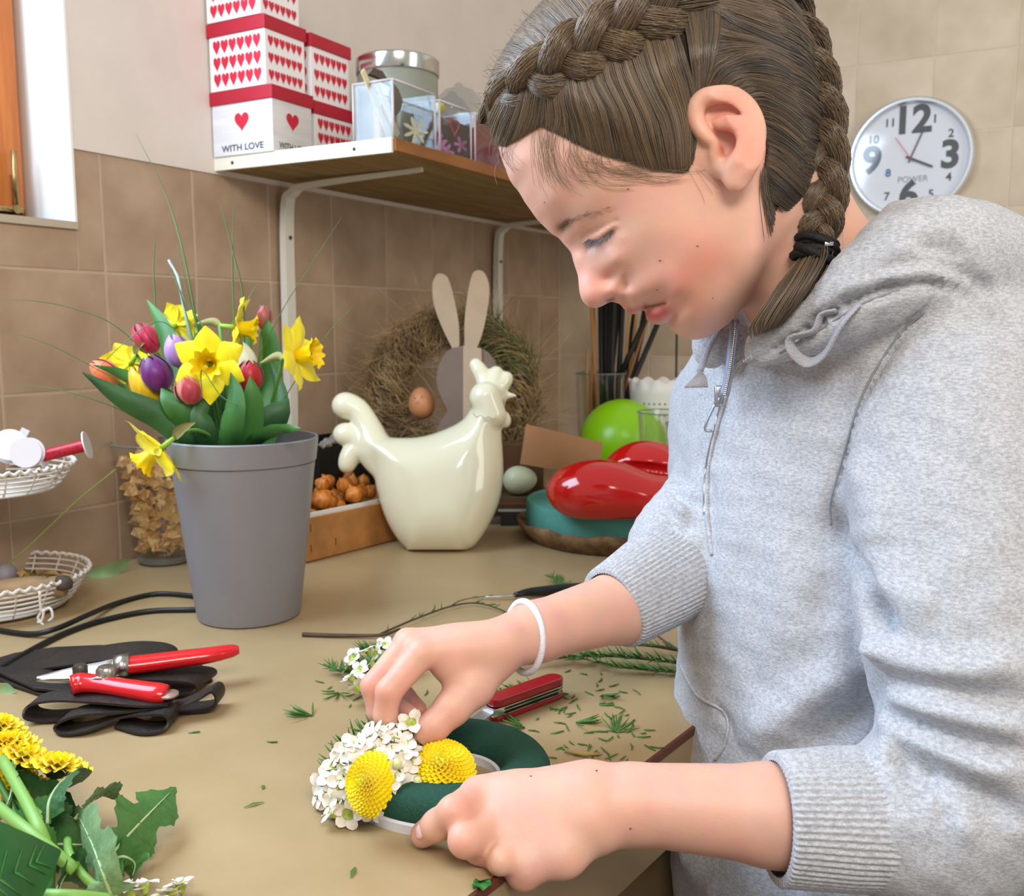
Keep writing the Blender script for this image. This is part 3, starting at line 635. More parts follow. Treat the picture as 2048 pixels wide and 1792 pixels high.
o = obj('label_stick', tube([PD(337, 520, 1.44), PD(355, 552, 1.44), PD(420, 880, 1.42)], [.0016, .0022, .001], 6), mat('pale_blue_plastic', '#b9cfdc', .3), None); tag(o, 'pale bluish plant stick among the grass blades', 'stick')
# ================================================================ GLASS VASE WITH AMBER CHIPS
vc = T(332, 1122); rv0 = .046; zt = PD(330, 880, depth(vc)).z-TZ; rv1 = .083
e = empty('glass_vase', vc, 'clear tapered glass vase of amber flakes behind the grey bucket', 'vase')
obj('vase_glass', lathe([(rv0*.9, .001), (rv0, .004), (rv0+.001, .014), (rv1, zt), (rv1-.003, zt), (rv0-.002, .018), (0, .016)], 48, vc), glass('vase_glass', '#fbfdfb', .02, .75, .06), e, auto=40)
obj('rim', tube([(vc.x+rv1*math.cos(a), vc.y+rv1*math.sin(a), TZ+zt) for a in np.linspace(0, 2*math.pi, 49)], .0018, 8, False), mat('glass_edge', '#93a39b', .05, trans=.5), e)
obj('foot', lathe([(rv0*.92, .0008), (rv0+.0012, .004), (rv0+.002, .013), (rv0*.7, .014), (0, .010)], 24, vc), mat('thick_glass', '#dfe5df', .04, trans=.85, ior=1.5), e, auto=20)
r_ = random.Random(5); G = []
for k in range(420):
    h = .022+(zt*.80)*r_.random(); rr = (rv0+(rv1-rv0)*h/zt-.010)*math.sqrt(r_.random()*.6+.4); a = r_.random()*6.283; c = vc+Vector((rr*math.cos(a), rr*math.sin(a), h)); s = r_.uniform(.008, .017)
    pr = [(-s, -.3*s), (-.2*s, -.6*s), (s*.9, -.1*s), (.5*s, .6*s), (-.5*s, .5*s)]
    G.append(xf((np.array([(x, y, .003*math.sin(9*x/s)) for x, y in pr]), [tuple(range(5))]), look(c, (r_.gauss(0, 1), r_.gauss(0, 1), r_.gauss(0, .5)))))
tag(obj('amber_flakes', join(*G), mat('amber_flake', '#f6d096', .5, var=.2, vscale=30, col2='#eab062', sheen=.3), None, False), 'amber orange flakes filling the clear glass vase', 'flakes', kind='stuff')
lf = [T(172, 1150, .004), T(215, 1142, .010), T(262, 1120, .016)]
tag(obj('pale_leaf', ribbon(smooth_path(lf, 10), [.002, .010, .013, .012, .003], (0, .2, 1), cup=.3), mat('pale_green_leaf', '#8faf7c', .5, var=.2, vscale=40)), 'pale green leaf lying against the tiled wall', 'leaf')
# ================================================================ WOODEN CRATE AND BULBS
A0, B0 = T(612, 1127), T(782, 1084); dx = (B0-A0).normalized(); nx = Vector((-dx.y, dx.x, 0)); hC = PD(617, 1036, depth(A0)).z-TZ
B0 = A0+dx*.30
def crate_board(name, s0, s1, n0, n1, z0, z1, m): return obj(name, xf(box(s0, s1, n0, n1, z0, z1, .0008), frameM(A0, dx, nx, (0, 0, 1))), m, cr, False)
m_crate = mat('crate_wood', '#b27a42', .6, var=.2, vscale=6, stretch=(1, 6, 6), bump=.1)
cr = empty('wooden_crate', A0, 'shallow light wooden crate of brown bulbs between bucket and hen', 'crate')
crate_board('front_board', 0, .30, 0, .005, .002, hC, m_crate); crate_board('back_board', 0, .30, .17, .175, .002, hC, m_crate)
for s in (0, .295): crate_board('end_board', s, s+.005, .005, .17, .002, hC+.008, m_crate)
for s in (-.0085, -.004): crate_board('end_ply', s, s+.003, -.001, .176, .0, hC+.004, mat('crate_light', '#c8935a', .6))
crate_board('bottom_board', 0, .30, .005, .17, .002, .006, m_crate)
for s, z in ((.012, .018), (.012, .055), (.07, .02)): crate_board('staple', s, s+.001, -.0012, 0, z, z+.014, mat('dark_metal', '#3a352e'))
crate_board('paper_liner', .008, .29, .006, .008, .02, hC+.008, mat('paper_white', '#dcdcd8', .8))
r_ = random.Random(11)
for k in range(34):
    s = .02+.26*r_.random(); n = .02+.13*((k*.618) % 1); z = hC-.014+.020*r_.random()+(.022 if k % 3 == 0 else 0)+.12*n; R = r_.uniform(.013, .0175)
    c = A0+dx*s+nx*n+Vector((0, 0, z)); prof_ = [(0, -R*.95), (R*.5, -R*.8), (R*.95, -R*.25), (R, .05*R), (R*.75, .6*R), (R*.3, .95*R), (R*.10, 1.2*R), (0, 1.4*R)]
    g = lathe(prof_, 14); v = g[0].copy(); a = np.arctan2(v[:, 1], v[:, 0]); v[:, :2] *= (1+.07*np.sin(5*a+k)+.04*np.sin(11*a))[:, None]
    tag(obj('bulb', xf((v, g[1]), look(c, (r_.gauss(0, .6), r_.gauss(0, .6), 1))@Matrix.Rotation(k, 4, 'Z')), mat('bulb_skin', '#d0802f', .45, var=.45, vscale=60, stretch=(3, 3, .6), col2='#a35a1d', bump=.3, bscale=90), None), 'small papery orange brown bulb in the wooden crate', 'bulb', 'bulbs in the wooden crate')
# black box behind
c0 = PD(640, 1000, 1.93); bb = Vector((max(c0.x, .06), c0.y, TZ))
e = empty('black_tray', bb, 'black plastic tray behind the crate of bulbs', 'tray')
for (a, b_, c1, d1) in ((.0, .32, .0, .006), (.0, .32, .174, .18), (.0, .006, .006, .174), (.314, .32, .006, .174)):
    obj('side', xf(box(a, b_, c1, d1, 0, .175, .001), frameM(bb, dx, nx, (0, 0, 1))), mat('black_plastic', '#14130f', .5), e, False)
obj('base', xf(box(0, .32, .006, .174, 0, .004), frameM(bb, dx, nx, (0, 0, 1))), mat('black_plastic', '#14130f'), e, False)
g = tube(smooth_path([bb+dx*.01+Vector((0, 0, .178)), bb+dx*.08+nx*.02+Vector((0, 0, .190)), bb+dx*.16+nx*.05+Vector((0, 0, .186)), bb+dx*.30+nx*.02+Vector((0, 0, .18))], 24), [.006, .012, .010, .003], 9); v = g[0]+rng.normal(0, .0028, g[0].shape)
tag(obj('crumpled_foil', (v, g[1]), mat('foil_grey', '#a9a6a6', .35, metal=.4), None, False), 'crumpled grey foil lying on the black tray', 'foil')
# ================================================================ RABBIT BOARD, HAY WREATH, EGGS
DR = 2.05
def px2(px, py, d): return PD(px, py, d)
def card_from_px(pts, d, th, name, m, parent, bev=.0008):
    c = PD(np.mean([p[0] for p in pts]), np.mean([p[1] for p in pts]), d); M = frameM(c, RT, (UP+FW*.0).normalized(), -FW)
    Q = [(((px-1024)-(0))*d/FPX-(c-CAM).dot(RT), (896-py)*d/FPX-(c-CAM).dot(UP)) for px, py in pts]
    return obj(name, xf(prism(Q, -th/2, th/2, bev), M), m, parent, False)
def sm2(pts, n): return [tuple(p) for p in smooth_path([(x, y, 0) for x, y in pts], n)[:, :2]]
rb = empty('rabbit_board', PD(920, 900, DR), 'flat wooden rabbit silhouette with tall ears and light stripe down one side', 'ornament')
earL = sm2([(905, 698), (884, 655), (868, 610), (865, 570), (873, 550), (884, 548), (897, 558), (909, 600), (918, 650), (919, 694)], 28)
earR = sm2([(950, 705), (964, 670), (975, 620), (979, 575), (970, 548), (959, 541), (945, 548), (935, 590), (929, 645), (929, 696)], 28)
m_rl, m_rd = mat('rabbit_light', '#b39d84', .6, var=.08, vscale=20, bump=.1), mat('rabbit_dark', '#77655a', .6, var=.08, vscale=20)
card_from_px(earL, DR, .008, 'ear', m_rl, rb); card_from_px(earR, DR, .008, 'ear', m_rl, rb)
bodyL = sm2([(926, 692), (903, 697), (885, 715), (874, 745), (875, 775), (887, 805), (895, 822), (880, 845), (870, 880), (866, 940), (868, 1000)], 30)+[(926, 1010)]
bodyR = [(926, 1010)]+sm2([(980, 1000), (982, 930), (978, 880), (965, 850), (985, 815), (998, 780), (998, 745), (985, 715), (965, 698), (926, 692)], 30)
card_from_px(bodyL, DR, .008, 'body', m_rd, rb)
card_from_px([p for p in bodyR if p[0] < 967]+[], DR-.0005, .008, 'stripe', m_rl, rb); card_from_px(bodyR, DR+.006, .008, 'body_back', m_rd, rb)
obj('foot', xf(box(-.10, .10, -.04, .04, 0, .012, .002), frameM(Vector((PD(925, 900, DR).x, PD(925, 900, DR).y, TZ)), RT, (FW.x, FW.y, 0), (0, 0, 1))), m_rd, rb, False)
obj('strut', tube([Vector((PD(925, 1000, DR+.01).x, PD(925, 1000, DR+.01).y, TZ+.005)), PD(925, 900, DR+.012)], .006, 8), m_rd, rb)
# hay wreath: strands wound round a ring that leans on the wall
wc = PD(905, 785, 2.16); wr = 135*2.16/FPX; Nn = (-FW+UP*.15).normalized(); Ux = RT.copy(); Uy = Nn.cross(Ux).normalized()
V, F = [], []; Vg, Fg = [], []
def strand(P, r, V, F):
    o = len(V); P = np.asarray(P); t, U, W_ = frames(P)
    for i in range(len(P)):
        rr = r*(1-.7*i/(len(P)-1))
        for k in range(3): a = 2.094*k; V.append(P[i]+(U[i]*math.cos(a)+W_[i]*math.sin(a))*rr)
    for i in range(len(P)-1):
        for k in range(3): F.append((o+i*3+k, o+i*3+(k+1) % 3, o+(i+1)*3+(k+1) % 3, o+(i+1)*3+k))
Ux_, Uy_, Nn_ = np.array(Ux), np.array(Uy), np.array(Nn); wc_ = np.array(wc)
for k in range(5200):
    a = rng.random()*6.283; q = rng.random()*6.283; rr = .040*math.sqrt(rng.random())+.004; R = wr
    def pt(a, q, rr): e_ = Ux_*math.cos(a)+Uy_*math.sin(a); return wc_+e_*(R+rr*math.cos(q))+Nn_*(rr*math.sin(q))
    L = rng.uniform(.08, .28); P = [pt(a+L*t, q+.9*t, rr+.014*t*rng.random()*2) for t in np.linspace(0, 1, 5)]
    if rng.random() < .42:
        out = rng.normal(0, 1, 3); P = [P[0]+(P[i]-P[0])+out*.009*i*i*.3 for i in range(5)]
    green = (a > .1 and a < 1.3 and rng.random() < .65) or (4.0 < a < 4.8 and rng.random() < .45)
    strand(P, rng.uniform(.0006, .0014), Vg if green else V, Fg if green else F)
e = empty('hay_wreath', wc-Vector((0, 0, wr+.04)), 'shaggy round hay wreath leaning on tiles behind hen and rabbit board', 'wreath')
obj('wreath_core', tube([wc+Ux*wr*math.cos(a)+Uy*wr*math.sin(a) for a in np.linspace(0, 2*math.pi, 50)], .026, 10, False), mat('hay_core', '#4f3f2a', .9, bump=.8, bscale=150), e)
tag(obj('hay', (np.array(V), F), mat('hay', '#b79a6c', .8, var=.4, vscale=25, col2='#7a6142'), e, False), kind='stuff')
tag(obj('moss', (np.array(Vg), Fg), mat('moss', '#63743f', .85, var=.4, vscale=25, col2='#404e26'), e, False), kind='stuff')
def egg(px, py, d, r, h, m, name, label, tilt=(0, 0, 1), parts=None):
    c = PD(px, py, d); prof_ = [(r*math.sin(t)*(1-.10*math.cos(t)*-1 if False else 1+.10*-math.cos(t)*-1*-1), -h*math.cos(t)) for t in np.linspace(0, math.pi, 20)]
    prof_ = [(max(0, r*math.sin(t)*(1+.12*math.cos(t))), -h*math.cos(t)) for t in np.linspace(0, math.pi, 22)]; prof_[0] = (0, -h); prof_[-1] = (0, h)
    e = empty(name, c, label, 'egg'); obj('shell', xf(lathe(prof_, 32), look(c, tilt)), m, e); return e, c
e, c = egg(843, 806, 2.10, .0285, .035, mat('brown_egg', '#c98a5c', .45, var=.1, vscale=12), 'decorated_egg', 'brown egg with a tiny drawn face in the hay wreath', (-.1, 0, 1))
for dx_, dy_, s in ((-.012, .010, .0022), (.004, .012, .0024), (-.006, .001, .0013), (-.0035, -.0025, .0013), (-.0085, -.0025, .0013)):
    v = Vector(RT*dx_+UP*dy_); zz_ = math.sqrt(max(0, .0285**2-dx_*dx_-(dy_*.85)**2)); obj('face_dot', lathe([(0, -.0008), (s, 0), (0, .0008)], 8, c+v-FW*(zz_+.0002)), mat('ink_black', '#2a2320'), e)
# ================================================================ CERAMIC HEN
DH = 1.80; k_ = DH/FPX
def L2(px, py, ox=880, oy=1000): return ((px-ox)*k_, (oy-py)*k_)
def inflate(poly, res, Wmax, R, extra=None):
    """2-D outline -> rounded solid; returns a Field in local (u, v, w)"""
    P = np.array(poly); lo = P.min(0)-.10; hi = P.max(0)+.06
    Fd = Field((lo[0], lo[1], -Wmax-.02), (hi[0], hi[1], Wmax+.02), res)
    X, Y = np.meshgrid(Fd.ax[0], Fd.ax[1], indexing='ij'); d = np.full(X.shape, 1e9); ins = np.zeros(X.shape, bool)
    for i in range(len(P)):
        a, b = P[i], P[(i+1) % len(P)]; ab = b-a; t = np.clip(((X-a[0])*ab[0]+(Y-a[1])*ab[1])/(ab@ab+1e-15), 0, 1)
        d = np.minimum(d, np.hypot(X-a[0]-t*ab[0], Y-a[1]-t*ab[1])); c_ = ((a[1] > Y) != (b[1] > Y)) & (X < (b[0]-a[0])*(Y-a[1])/(b[1]-a[1]+1e-15)+a[0]); ins ^= c_
    sd = np.where(ins, d, -d)
    q = np.clip(sd/R, -1, 1); W2 = np.where(sd > 0, Wmax**2*(1-(1-np.clip(q, 0, 1))**2), 2*Wmax**2*sd/R)
    for _ in range(14): W2[1:-1, 1:-1] = (W2[1:-1, 1:-1]*2+W2[:-2, 1:-1]+W2[2:, 1:-1]+W2[1:-1, :-2]+W2[1:-1, 2:])/6
    f = (Fd.ax[2][None, None, :]**2-W2[:, :, None]); g = np.sqrt(sum(x*x for x in np.gradient(f, res)))
    Fd.f = (f/np.maximum(g, .004)).astype(np.float32); return Fd
hen_out = sm2([(815, 1117), (793, 1095), (770, 1055), (752, 1000), (742, 950), (722, 905), (735, 890), (790, 893), (840, 891), (885, 877), (925, 855), (945, 820), (962, 797), (985, 786), (1005, 790), (1013, 806), (1008, 840), (1003, 880), (1006, 930), (1006, 975), (998, 1025), (975, 1075), (948, 1112), (930, 1119)], 90)
hen_out += [(930, 1125), (815, 1125)]
Fh = inflate([L2(*p) for p in hen_out], .0022, .066, .088)
def C(px, py, w=0): u, v = L2(px, py); return (u, v, w)
for P_, R_l in (([(745, 920), (735, 880), (712, 838), (690, 828), (682, 826)], [.030, .022, .018, .019, .020]),
                ([(745, 930), (722, 905), (700, 890), (680, 885)], [.022, .016, .0155, .0165]),
                ([(755, 950), (735, 925), (712, 918), (697, 928), (690, 950)], [.020, .0135, .013, .013, .0135])):
    Fh.chain([C(*p) for p in P_], R_l, .012, 14)
for P_, R_l in (([(975, 790), (966, 768), (950, 742)], [.020, .014, .013]), ([(985, 790), (992, 758)], [.020, .0125]), ([(1000, 788), (1014, 768)], [.014, .0105]), ([(1008, 848), (1010, 862)], [.0085, .0088])):
    Fh.chain([C(*p) for p in P_], R_l, .007, 6)
Fh.cone(C(1004, 805), C(1033, 806), .0115, .002, .004)
Fh.cone(C(970, 815, .030), C(985, 850, .026), .030, .026, .008)
V, F = Fh.mesh(); V = laplace(V, F, 2)
V[:, 1] = np.maximum(V[:, 1], (1000-1119)*k_)
hc = T(872, 1108); hc = PD(880, 1000, DH); MH = frameM(hc, RT, UP, -FW)
hz = TZ-(hc.z+(1000-1119)*k_*UP.z)
MH = Matrix.Translation((0, 0, hz))@MH
# the image plane leans with the camera; stand the hen upright about its foot
foot = hc+UP*((1000-1119)*k_)+Vector((0, 0, hz)); Rup = Matrix.Translation(foot)@Matrix.Rotation(-PITCH, 4, RT)@Matrix.Translation(-foot)
MH = Rup@MH
e = empty('ceramic_hen', foot, 'glossy cream ceramic hen with curled tail and comb', 'figurine')
m_cer = mat('cream_glaze', '#e3dec0', .10, var=.03, vscale=8, coat=.6)
obj('body', xf((V, F), MH), m_cer, e)
for s in (1,):
    obj('eye', xf(lathe([(0, -.002), (.0038, 0), (0, .002)], 12), MH@Matrix.Translation(C(1006, 798, 0))@Matrix.Translation((-.004, 0, .0125))), mat('ink_black', '#2a2320', .3), e)
obj('collar_line', xf(tube(smooth_path([C(947, 852, .064), C(955, 861, .064), C(963, 858, .064), C(970, 864, .063), C(978, 860, .062), C(985, 865, .058), C(992, 860, .050)], 30), .0012, 6), MH), mat('glaze_shadow', '#c9c096', .2), e)
# ================================================================ BARK TRAY, FOAM DISC, RED HEART
tc_ = T(1235, 1072); dT = depth(tc_); rT = 198*dT/FPX
e = empty('bark_tray', tc_, 'round shallow bark tray under the turquoise foam disc', 'tray')
g = lathe([(rT*.80, 0), (rT*.90, .002), (rT*.99, .024), (rT*1.02, .036), (rT*1.0, .040), (rT*.97, .036), (rT*.93, .030), (0, .028)], 90, tc_)
v = g[0].copy(); a = np.arctan2(v[:, 1]-tc_.y, v[:, 0]-tc_.x); rr = np.hypot(v[:, 1]-tc_.y, v[:, 0]-tc_.x)
mod = 1+.006*np.sin(17*a)+.006*np.sin(41*a+1)+.004*np.sin(73*a); v[:, 0] = tc_.x+(v[:, 0]-tc_.x)*mod; v[:, 1] = tc_.y+(v[:, 1]-tc_.y)*mod; v[:, 2] += np.where(v[:, 2] > TZ+.02, .0025*np.sin(9*a)+.0015*np.sin(23*a), 0)
obj('tray_body', (v, g[1]), mat('bark_brown', '#8a6a48', .85, var=.5, vscale=40, bump=1.0, bscale=70, col2='#5c432b'), e)
rF = rT*.925
tag(obj('foam_disc', lathe([(rF*.97, .0285), (rF, .031), (rF, .072), (rF*.985, .076), (0, .076)], 72, tc_), mat('foam_turquoise', '#4f9184', .85, var=.08, vscale=50, bump=.3, bscale=250), None, auto=40), 'flat round turquoise floral foam disc on the bark tray', 'foam')
zF = TZ+.076
Fr = Field((-.17, -.13, -.02), (.17, .17, .13), .0026)
def hl(px, py, d): p = PD(px, py, d)-HC; return (p.dot(RT), p.dot(Vector((FW.x, FW.y, 0)).normalized()), p.z)
HC = PD(1240, 1030, 1.74); HC.z = zF
Fr.ell((-.042, .0, .044), (.092, .066, .058), None, .01); Fr.ell((.06, -.012, .034), (.13, .060, .042), Euler((0, .12, -.1)).to_matrix(), .03)
Fr.ell((.058, .085, .056), (.086, .066, .070), None, .012); Fr.ell((.08, .035, .035), (.10, .07, .035), None, .02)
X, Y, Z = np.meshgrid(*[a.astype(np.float32) for a in Fr.ax], indexing='ij', sparse=True); Fr.f = np.maximum(Fr.f, -Z+0*X+0*Y).astype(np.float32)
Fr.chain([(-.05, .062, .098), (-.01, .040, .088), (.05, .030, .080), (.12, .022, .072)], [.004, .007, .010, .012], .006, 14, sign=-1)
V, F = Fr.mesh(); V = laplace(V, F, 3)
o = obj('ceramic_heart', xf((V, F), frameM(HC, RT, Vector((FW.x, FW.y, 0)).normalized(), (0, 0, 1))), mat('red_glaze', '#b8100f', .10, coat=.7), None); tag(o, 'glossy red ceramic heart lying on the turquoise foam disc', 'ornament')
# ================================================================ BACK RIGHT CLUTTER
p = PD(1245, 885, 2.25); rg = 87*2.25/FPX
p = Vector((p.x, p.y, p.z)); zl = p.z-TZ
e = empty('green_ball', Vector((p.x, p.y, TZ)), 'lime green round ball lamp behind the red ceramic heart', 'ball')
obj('ball', lathe([(max(.0, rg*math.sin(t)), -rg*math.cos(t)) for t in np.linspace(0, math.pi, 36)][1:-1], 56, p), mat('lime_plastic', '#85bb0e', .30, sss=.1), e)
obj('stand', lathe([(.05, 0), (.05, .006), (.02, .012), (.018, zl-rg+.012)], 32, (p.x, p.y, TZ)), mat('lime_plastic', '#85bb0e'), e)
def glassjar(px, pyb, pyt, d, r0, r1, name, label, cat_='glass'):
    b = PD(px, pyb, d); b.z = TZ; zt_ = PD(px, pyt, d).z-TZ; e = empty(name, b, label, cat_)
    obj('glass_wall', lathe([(r0, .001), (r0+.001, .01), (r1, zt_), (r1-.0025, zt_), (r0-.003, .012), (0, .010)], 40, b), glass('vase_glass', '#fbfdfb', .02, .75, .06), e, auto=40)
    obj('rim', tube([(b.x+r1*math.cos(a), b.y+r1*math.sin(a), TZ+zt_) for a in np.linspace(0, 2*math.pi, 41)], .0016, 8, False), mat('glass_edge', '#93a39b', .05), e); return b, zt_
b, zj = glassjar(1200, 950, 745, 2.55, .055, .066, 'stick_jar', 'tall clear glass jar holding dark and pale craft sticks', 'jar')
r_ = random.Random(21)
stk = [(1195, 850, 1180, 560, '#a2703c'), (1188, 850, 1187, 600, '#8f6033'), (1240, 850, 1262, 600, '#b18a5c'), (1250, 850, 1275, 610, '#a98052'), (1215, 850, 1225, 520, '#15140f'), (1225, 850, 1215, 540, '#100f0c'), (1210, 860, 1245, 540, '#171512'), (1232, 860, 1250, 520, '#0f0e0c'), (1205, 860, 1200, 560, '#1b1814'), (1230, 840, 1320, 560, '#a6713a'), (1220, 870, 1340, 590, '#15130f'), (1235, 870, 1310, 560, '#15130f'), (1245, 870, 1300, 560, '#171510'), (1330, 760, 1290, 640, '#14120f'), (1322, 760, 1288, 660, '#8a6844'), (1165, 920, 1175, 700, '#9a8058'), (1175, 920, 1190, 640, '#8d7450'), (1218, 900, 1232, 500, '#12110e'), (1245, 850, 1280, 540, '#17140f'), (1212, 850, 1210, 540, '#0f0e0c')]
for k, (xa, ya, xb, yb, col) in enumerate(stk):
    dark = srgb(col)[0] < .03; dd = 2.55+r_.uniform(-.03, .03); a_, b_ = PD(xa, ya, dd), PD(xb, yb, dd); a_ = b_+(a_-b_)*((TZ+.012-b_.z)/(a_.z-b_.z)) if k not in (13, 14) else a_
    lim = Vector((a_.x-b.x, a_.y-b.y, 0));
    if lim.length > .045: lim = lim.normalized()*.045; a_ = Vector((b.x+lim.x, b.y+lim.y, a_.z))
    nm = 'dark_stick' if dark else 'pale_stick'
    tag(obj(nm, tube([a_, b_], .0075 if dark else .0042, 8), mat(nm+str(k % 4), col, .6), None), 'dark brown craft stick in the tall glass jar' if dark else 'pale wooden craft stick in the tall glass jar', 'stick', 'dark sticks in the jar' if dark else 'pale sticks in the jar')
for k, x in enumerate((1353,)):
    tag(obj('dark_rod', tube([Vector((PD(x, 800, 2.6).x, PD(x, 800, 2.6).y, TZ+.001)), PD(x+2, 560, 2.6)], .003, 8), mat('rod_dark', '#1d1a14', .5)), 'thin dark rod standing behind the white lace pot', 'rod')
# white lace pot
lp = PD(1318, 900, 2.40); lp.z = TZ; zt_ = PD(1318, 762, 2.40).z-TZ; R1, R0 = .074, .046
n = 80; V = []; hs = [0, .004, zt_*.55, zt_*.62, zt_*.63, zt_*.9, zt_]
for j, h in enumerate(hs):
    rr = R0+(R1-R0)*h/zt_+(.004 if j in (3, 4, 5, 6) else 0)
    for k in range(n):
        a = 2*math.pi*k/n; z = h+(abs(math.sin(a*6))*.012-.004 if j == 6 else 0); V.append((lp.x+rr*math.cos(a), lp.y+rr*math.sin(a), lp.z+z))
F = [(j*n+k, j*n+(k+1) % n, (j+1)*n+(k+1) % n, (j+1)*n+k) for j in range(len(hs)-1) for k in range(n)]+[tuple(range(n))]
e = empty('lace_pot', lp, 'white metal pot with scalloped lace rim behind the green ball', 'pot')
o = obj('pot_body', (np.array(V), F), mat('lace_white', '#d9d5cc', .5), e); md = o.modifiers.new('s', 'SOLIDIFY'); md.thickness = .002
for j, rowz in enumerate((zt_*.72, zt_*.82)):
    obj('lace_cutout', join(*[xf(lathe([(.0, 0), (.0026, .0003)], 8), look((lp.x+(R0+(R1-R0)*rowz/zt_+.0045)*math.cos(a), lp.y+(R0+(R1-R0)*rowz/zt_+.0045)*math.sin(a), lp.z+rowz), (math.cos(a), math.sin(a), 0))) for a in np.linspace(0, 6.283, 37)[:-1]]), mat('lace_shadow', '#a8a49a'), e)['kind'] = 'stuff'
q = PD(1368, 900, 2.5); q.z = TZ; zq = PD(1368, 740, 2.5).z-TZ
tag(obj('white_bottle', lathe([(.03, 0), (.032, .004), (.032, zq*.72), (.022, zq*.82), (.018, zq*.86), (.019, zq), (0, zq)], 32, q), mat('white_plastic', '#e2ded6', .4), auto=50), 'white plastic bottle behind the lace pot', 'bottle')
glassjar(1335, 990, 822, 2.02, .050, .066, 'clear_glass', 'clear glass in front of the green ball', 'glass')
glassjar(1385, 980, 845, 1.90, .03, .055, 'clear_goblet', 'clear glass beside the hoodie edge behind the heart', 'glass')
# cardboard tag, brown box, pale egg, strips
ct = [(1052, 848), (1206, 885), (1196, 953), (1040, 928)]
tag(card_from_px(ct, 1.98, .003, 'cardboard_card', mat('kraft', '#a5764e', .8, var=.06, vscale=20), None, 0), 'tilted tan cardboard card leaning behind the red heart', 'card')
q = PD(1030, 1000, 2.1); q.z = TZ
tag(obj('brown_box', xf(box(-.055, .055, -.04, .04, 0, .165, .001), Matrix.Translation(q)@Matrix.Rotation(YAW+.2, 4, 'Z')), mat('brown_card', '#5d3d22', .8), None, False), 'dark brown cardboard box right behind the hen neck', 'box')
e, c = egg(1040, 960, 2.02, .030, .036, mat('pale_egg', '#c3c5a4', .4), 'pale_egg', 'pale greenish egg on the strips beside the hen', RT+UP*.1)
q = T(1040, 1010); q.z = TZ
st = empty('plastic_strip_stack', q, 'low stack of red and clear strips under the pale egg', 'strips')
for k, (col, h) in enumerate((('#2e2a20', .03), ('#b9b5a4', .006), ('#4a3d2a', .010), ('#9b3f2a', .004), ('#5c4b34', .012))):
    z0 = sum(x[1] for x in (('', .03), ('', .006), ('', .010), ('', .004), ('', .012))[:k]); d_ = Vector((FW.x, FW.y, 0)).normalized()
    obj('strip', xf(box(-.02-.005*k, .13, -.02, .10, z0, z0+h, .0008), frameM(PZ(1020, 1060, TZ)+d_*.06, RT, d_, (0, 0, 1))), mat('strip%d' % k, col, .4), st, False)
# ================================================================ WIRE BASKET STAND
bk = T(-8, 1215); m_wk = mat('basket_white', '#ded7cd', .6, bump=.3, bscale=200)
e = empty('wire_basket_stand', bk, 'two tier oval basket stand of white wicker at the left picture edge', 'basket')
def ringpts(c, rx, ry, z, n=72, tw=0.0, k=40): return [(c.x+(rx+tw*math.cos(k*a))*math.cos(a+.0)*1.0, c.y+(ry+tw*math.cos(k*a))*math.sin(a), TZ+z+tw*math.sin(k*a)) for a in np.linspace(0, 2*math.pi, n*3 if tw else n+1)]
def tier(z0, z1, r0, r1, nr):
    obj('rim', tube(ringpts(bk, r1, r1, z1, 72, .0022, 52), .0028, 7, False), m_wk, e)
    for k in range(nr):
        t = k/nr; obj('ring', tube(ringpts(bk, r0+(r1-r0)*t**.7, r0+(r1-r0)*t**.7, z0+(z1-z0)*t), .0017, 6, False), m_wk, e)
    for k in range(18):
        a = k*2*math.pi/18; obj('spoke', tube(smooth_path([(bk.x+r0*.3*math.cos(a), bk.y+r0*.3*math.sin(a), TZ+z0-.001), (bk.x+r0*math.cos(a), bk.y+r0*math.sin(a), TZ+z0), (bk.x+r1*math.cos(a), bk.y+r1*math.sin(a), TZ+z1)], 7), .0013, 5), m_wk, e)
    obj('base', lathe([(0, z0-.001), (r0, z0-.001), (r0, z0+.001), (0, z0+.001)], 40, (bk.x, bk.y, TZ)), m_wk, e)
tier(.006, .052, .098, .130, 6)
zu = PD(60, 925, depth(bk)).z-TZ; tier(zu-.036, zu, .090, .118, 5)
obj('post', tube([(bk.x-.02, bk.y-.05, TZ+.006), (bk.x-.02, bk.y-.05, TZ+zu+.12)], .004, 8), m_wk, e)
q = PD(82, 1225, depth(bk)-.125); obj('tie_bow', join(tube(smooth_path([q+Vector((0, 0, .03)), q+Vector((0, 0, .012)), q], 8), .002, 6), tube(smooth_path([q, q+RT*.012+UP*.006, q+RT*.016-UP*.006, q+RT*.010-UP*.012], 12), .0018, 6), tube(smooth_path([q, q-RT*.004-UP*.008, q+RT*.004-UP*.018], 10), .0018, 6), tube(smooth_path([q, q+RT*.004+UP*.004, q+RT*.001-UP*.012, q-RT*.005-UP*.013], 10), .0018, 6)), m_wk, e)
# lower tier contents
a_, b_ = PD(-60, 1200, depth(bk)-.05), PD(130, 1172, depth(bk)-.04)
tag(obj('wood_log', tube(smooth_path([a_, a_.lerp(b_, .5)+UP*.004, b_], 14), [.018, .0195, .018, .015], 14), mat('pale_log', '#b39672', .8, var=.35, vscale=30, bump=.5)), 'pale debarked wood piece lying in the lower basket', 'wood')
tag(obj('pine_cone_end', lathe([(0, -.012), (.012, -.008), (.014, 0), (.009, .009), (0, .012)], 14, PD(126, 1166, depth(bk)-.045)), mat('cone_dark', '#544a42', .8, bump=1, bscale=120)), 'small dark cone at the end of the wood piece', 'cone')
tag(obj('grey_egg', lathe([(max(0, .0165*math.sin(t)), -.019*math.cos(t)) for t in np.linspace(0, math.pi, 16)], 24, PD(12, 1152, depth(bk)-.02)), mat('egg_grey', '#8b858c', .5, bump=.2)), 'grey speckled egg in the lower basket', 'egg')
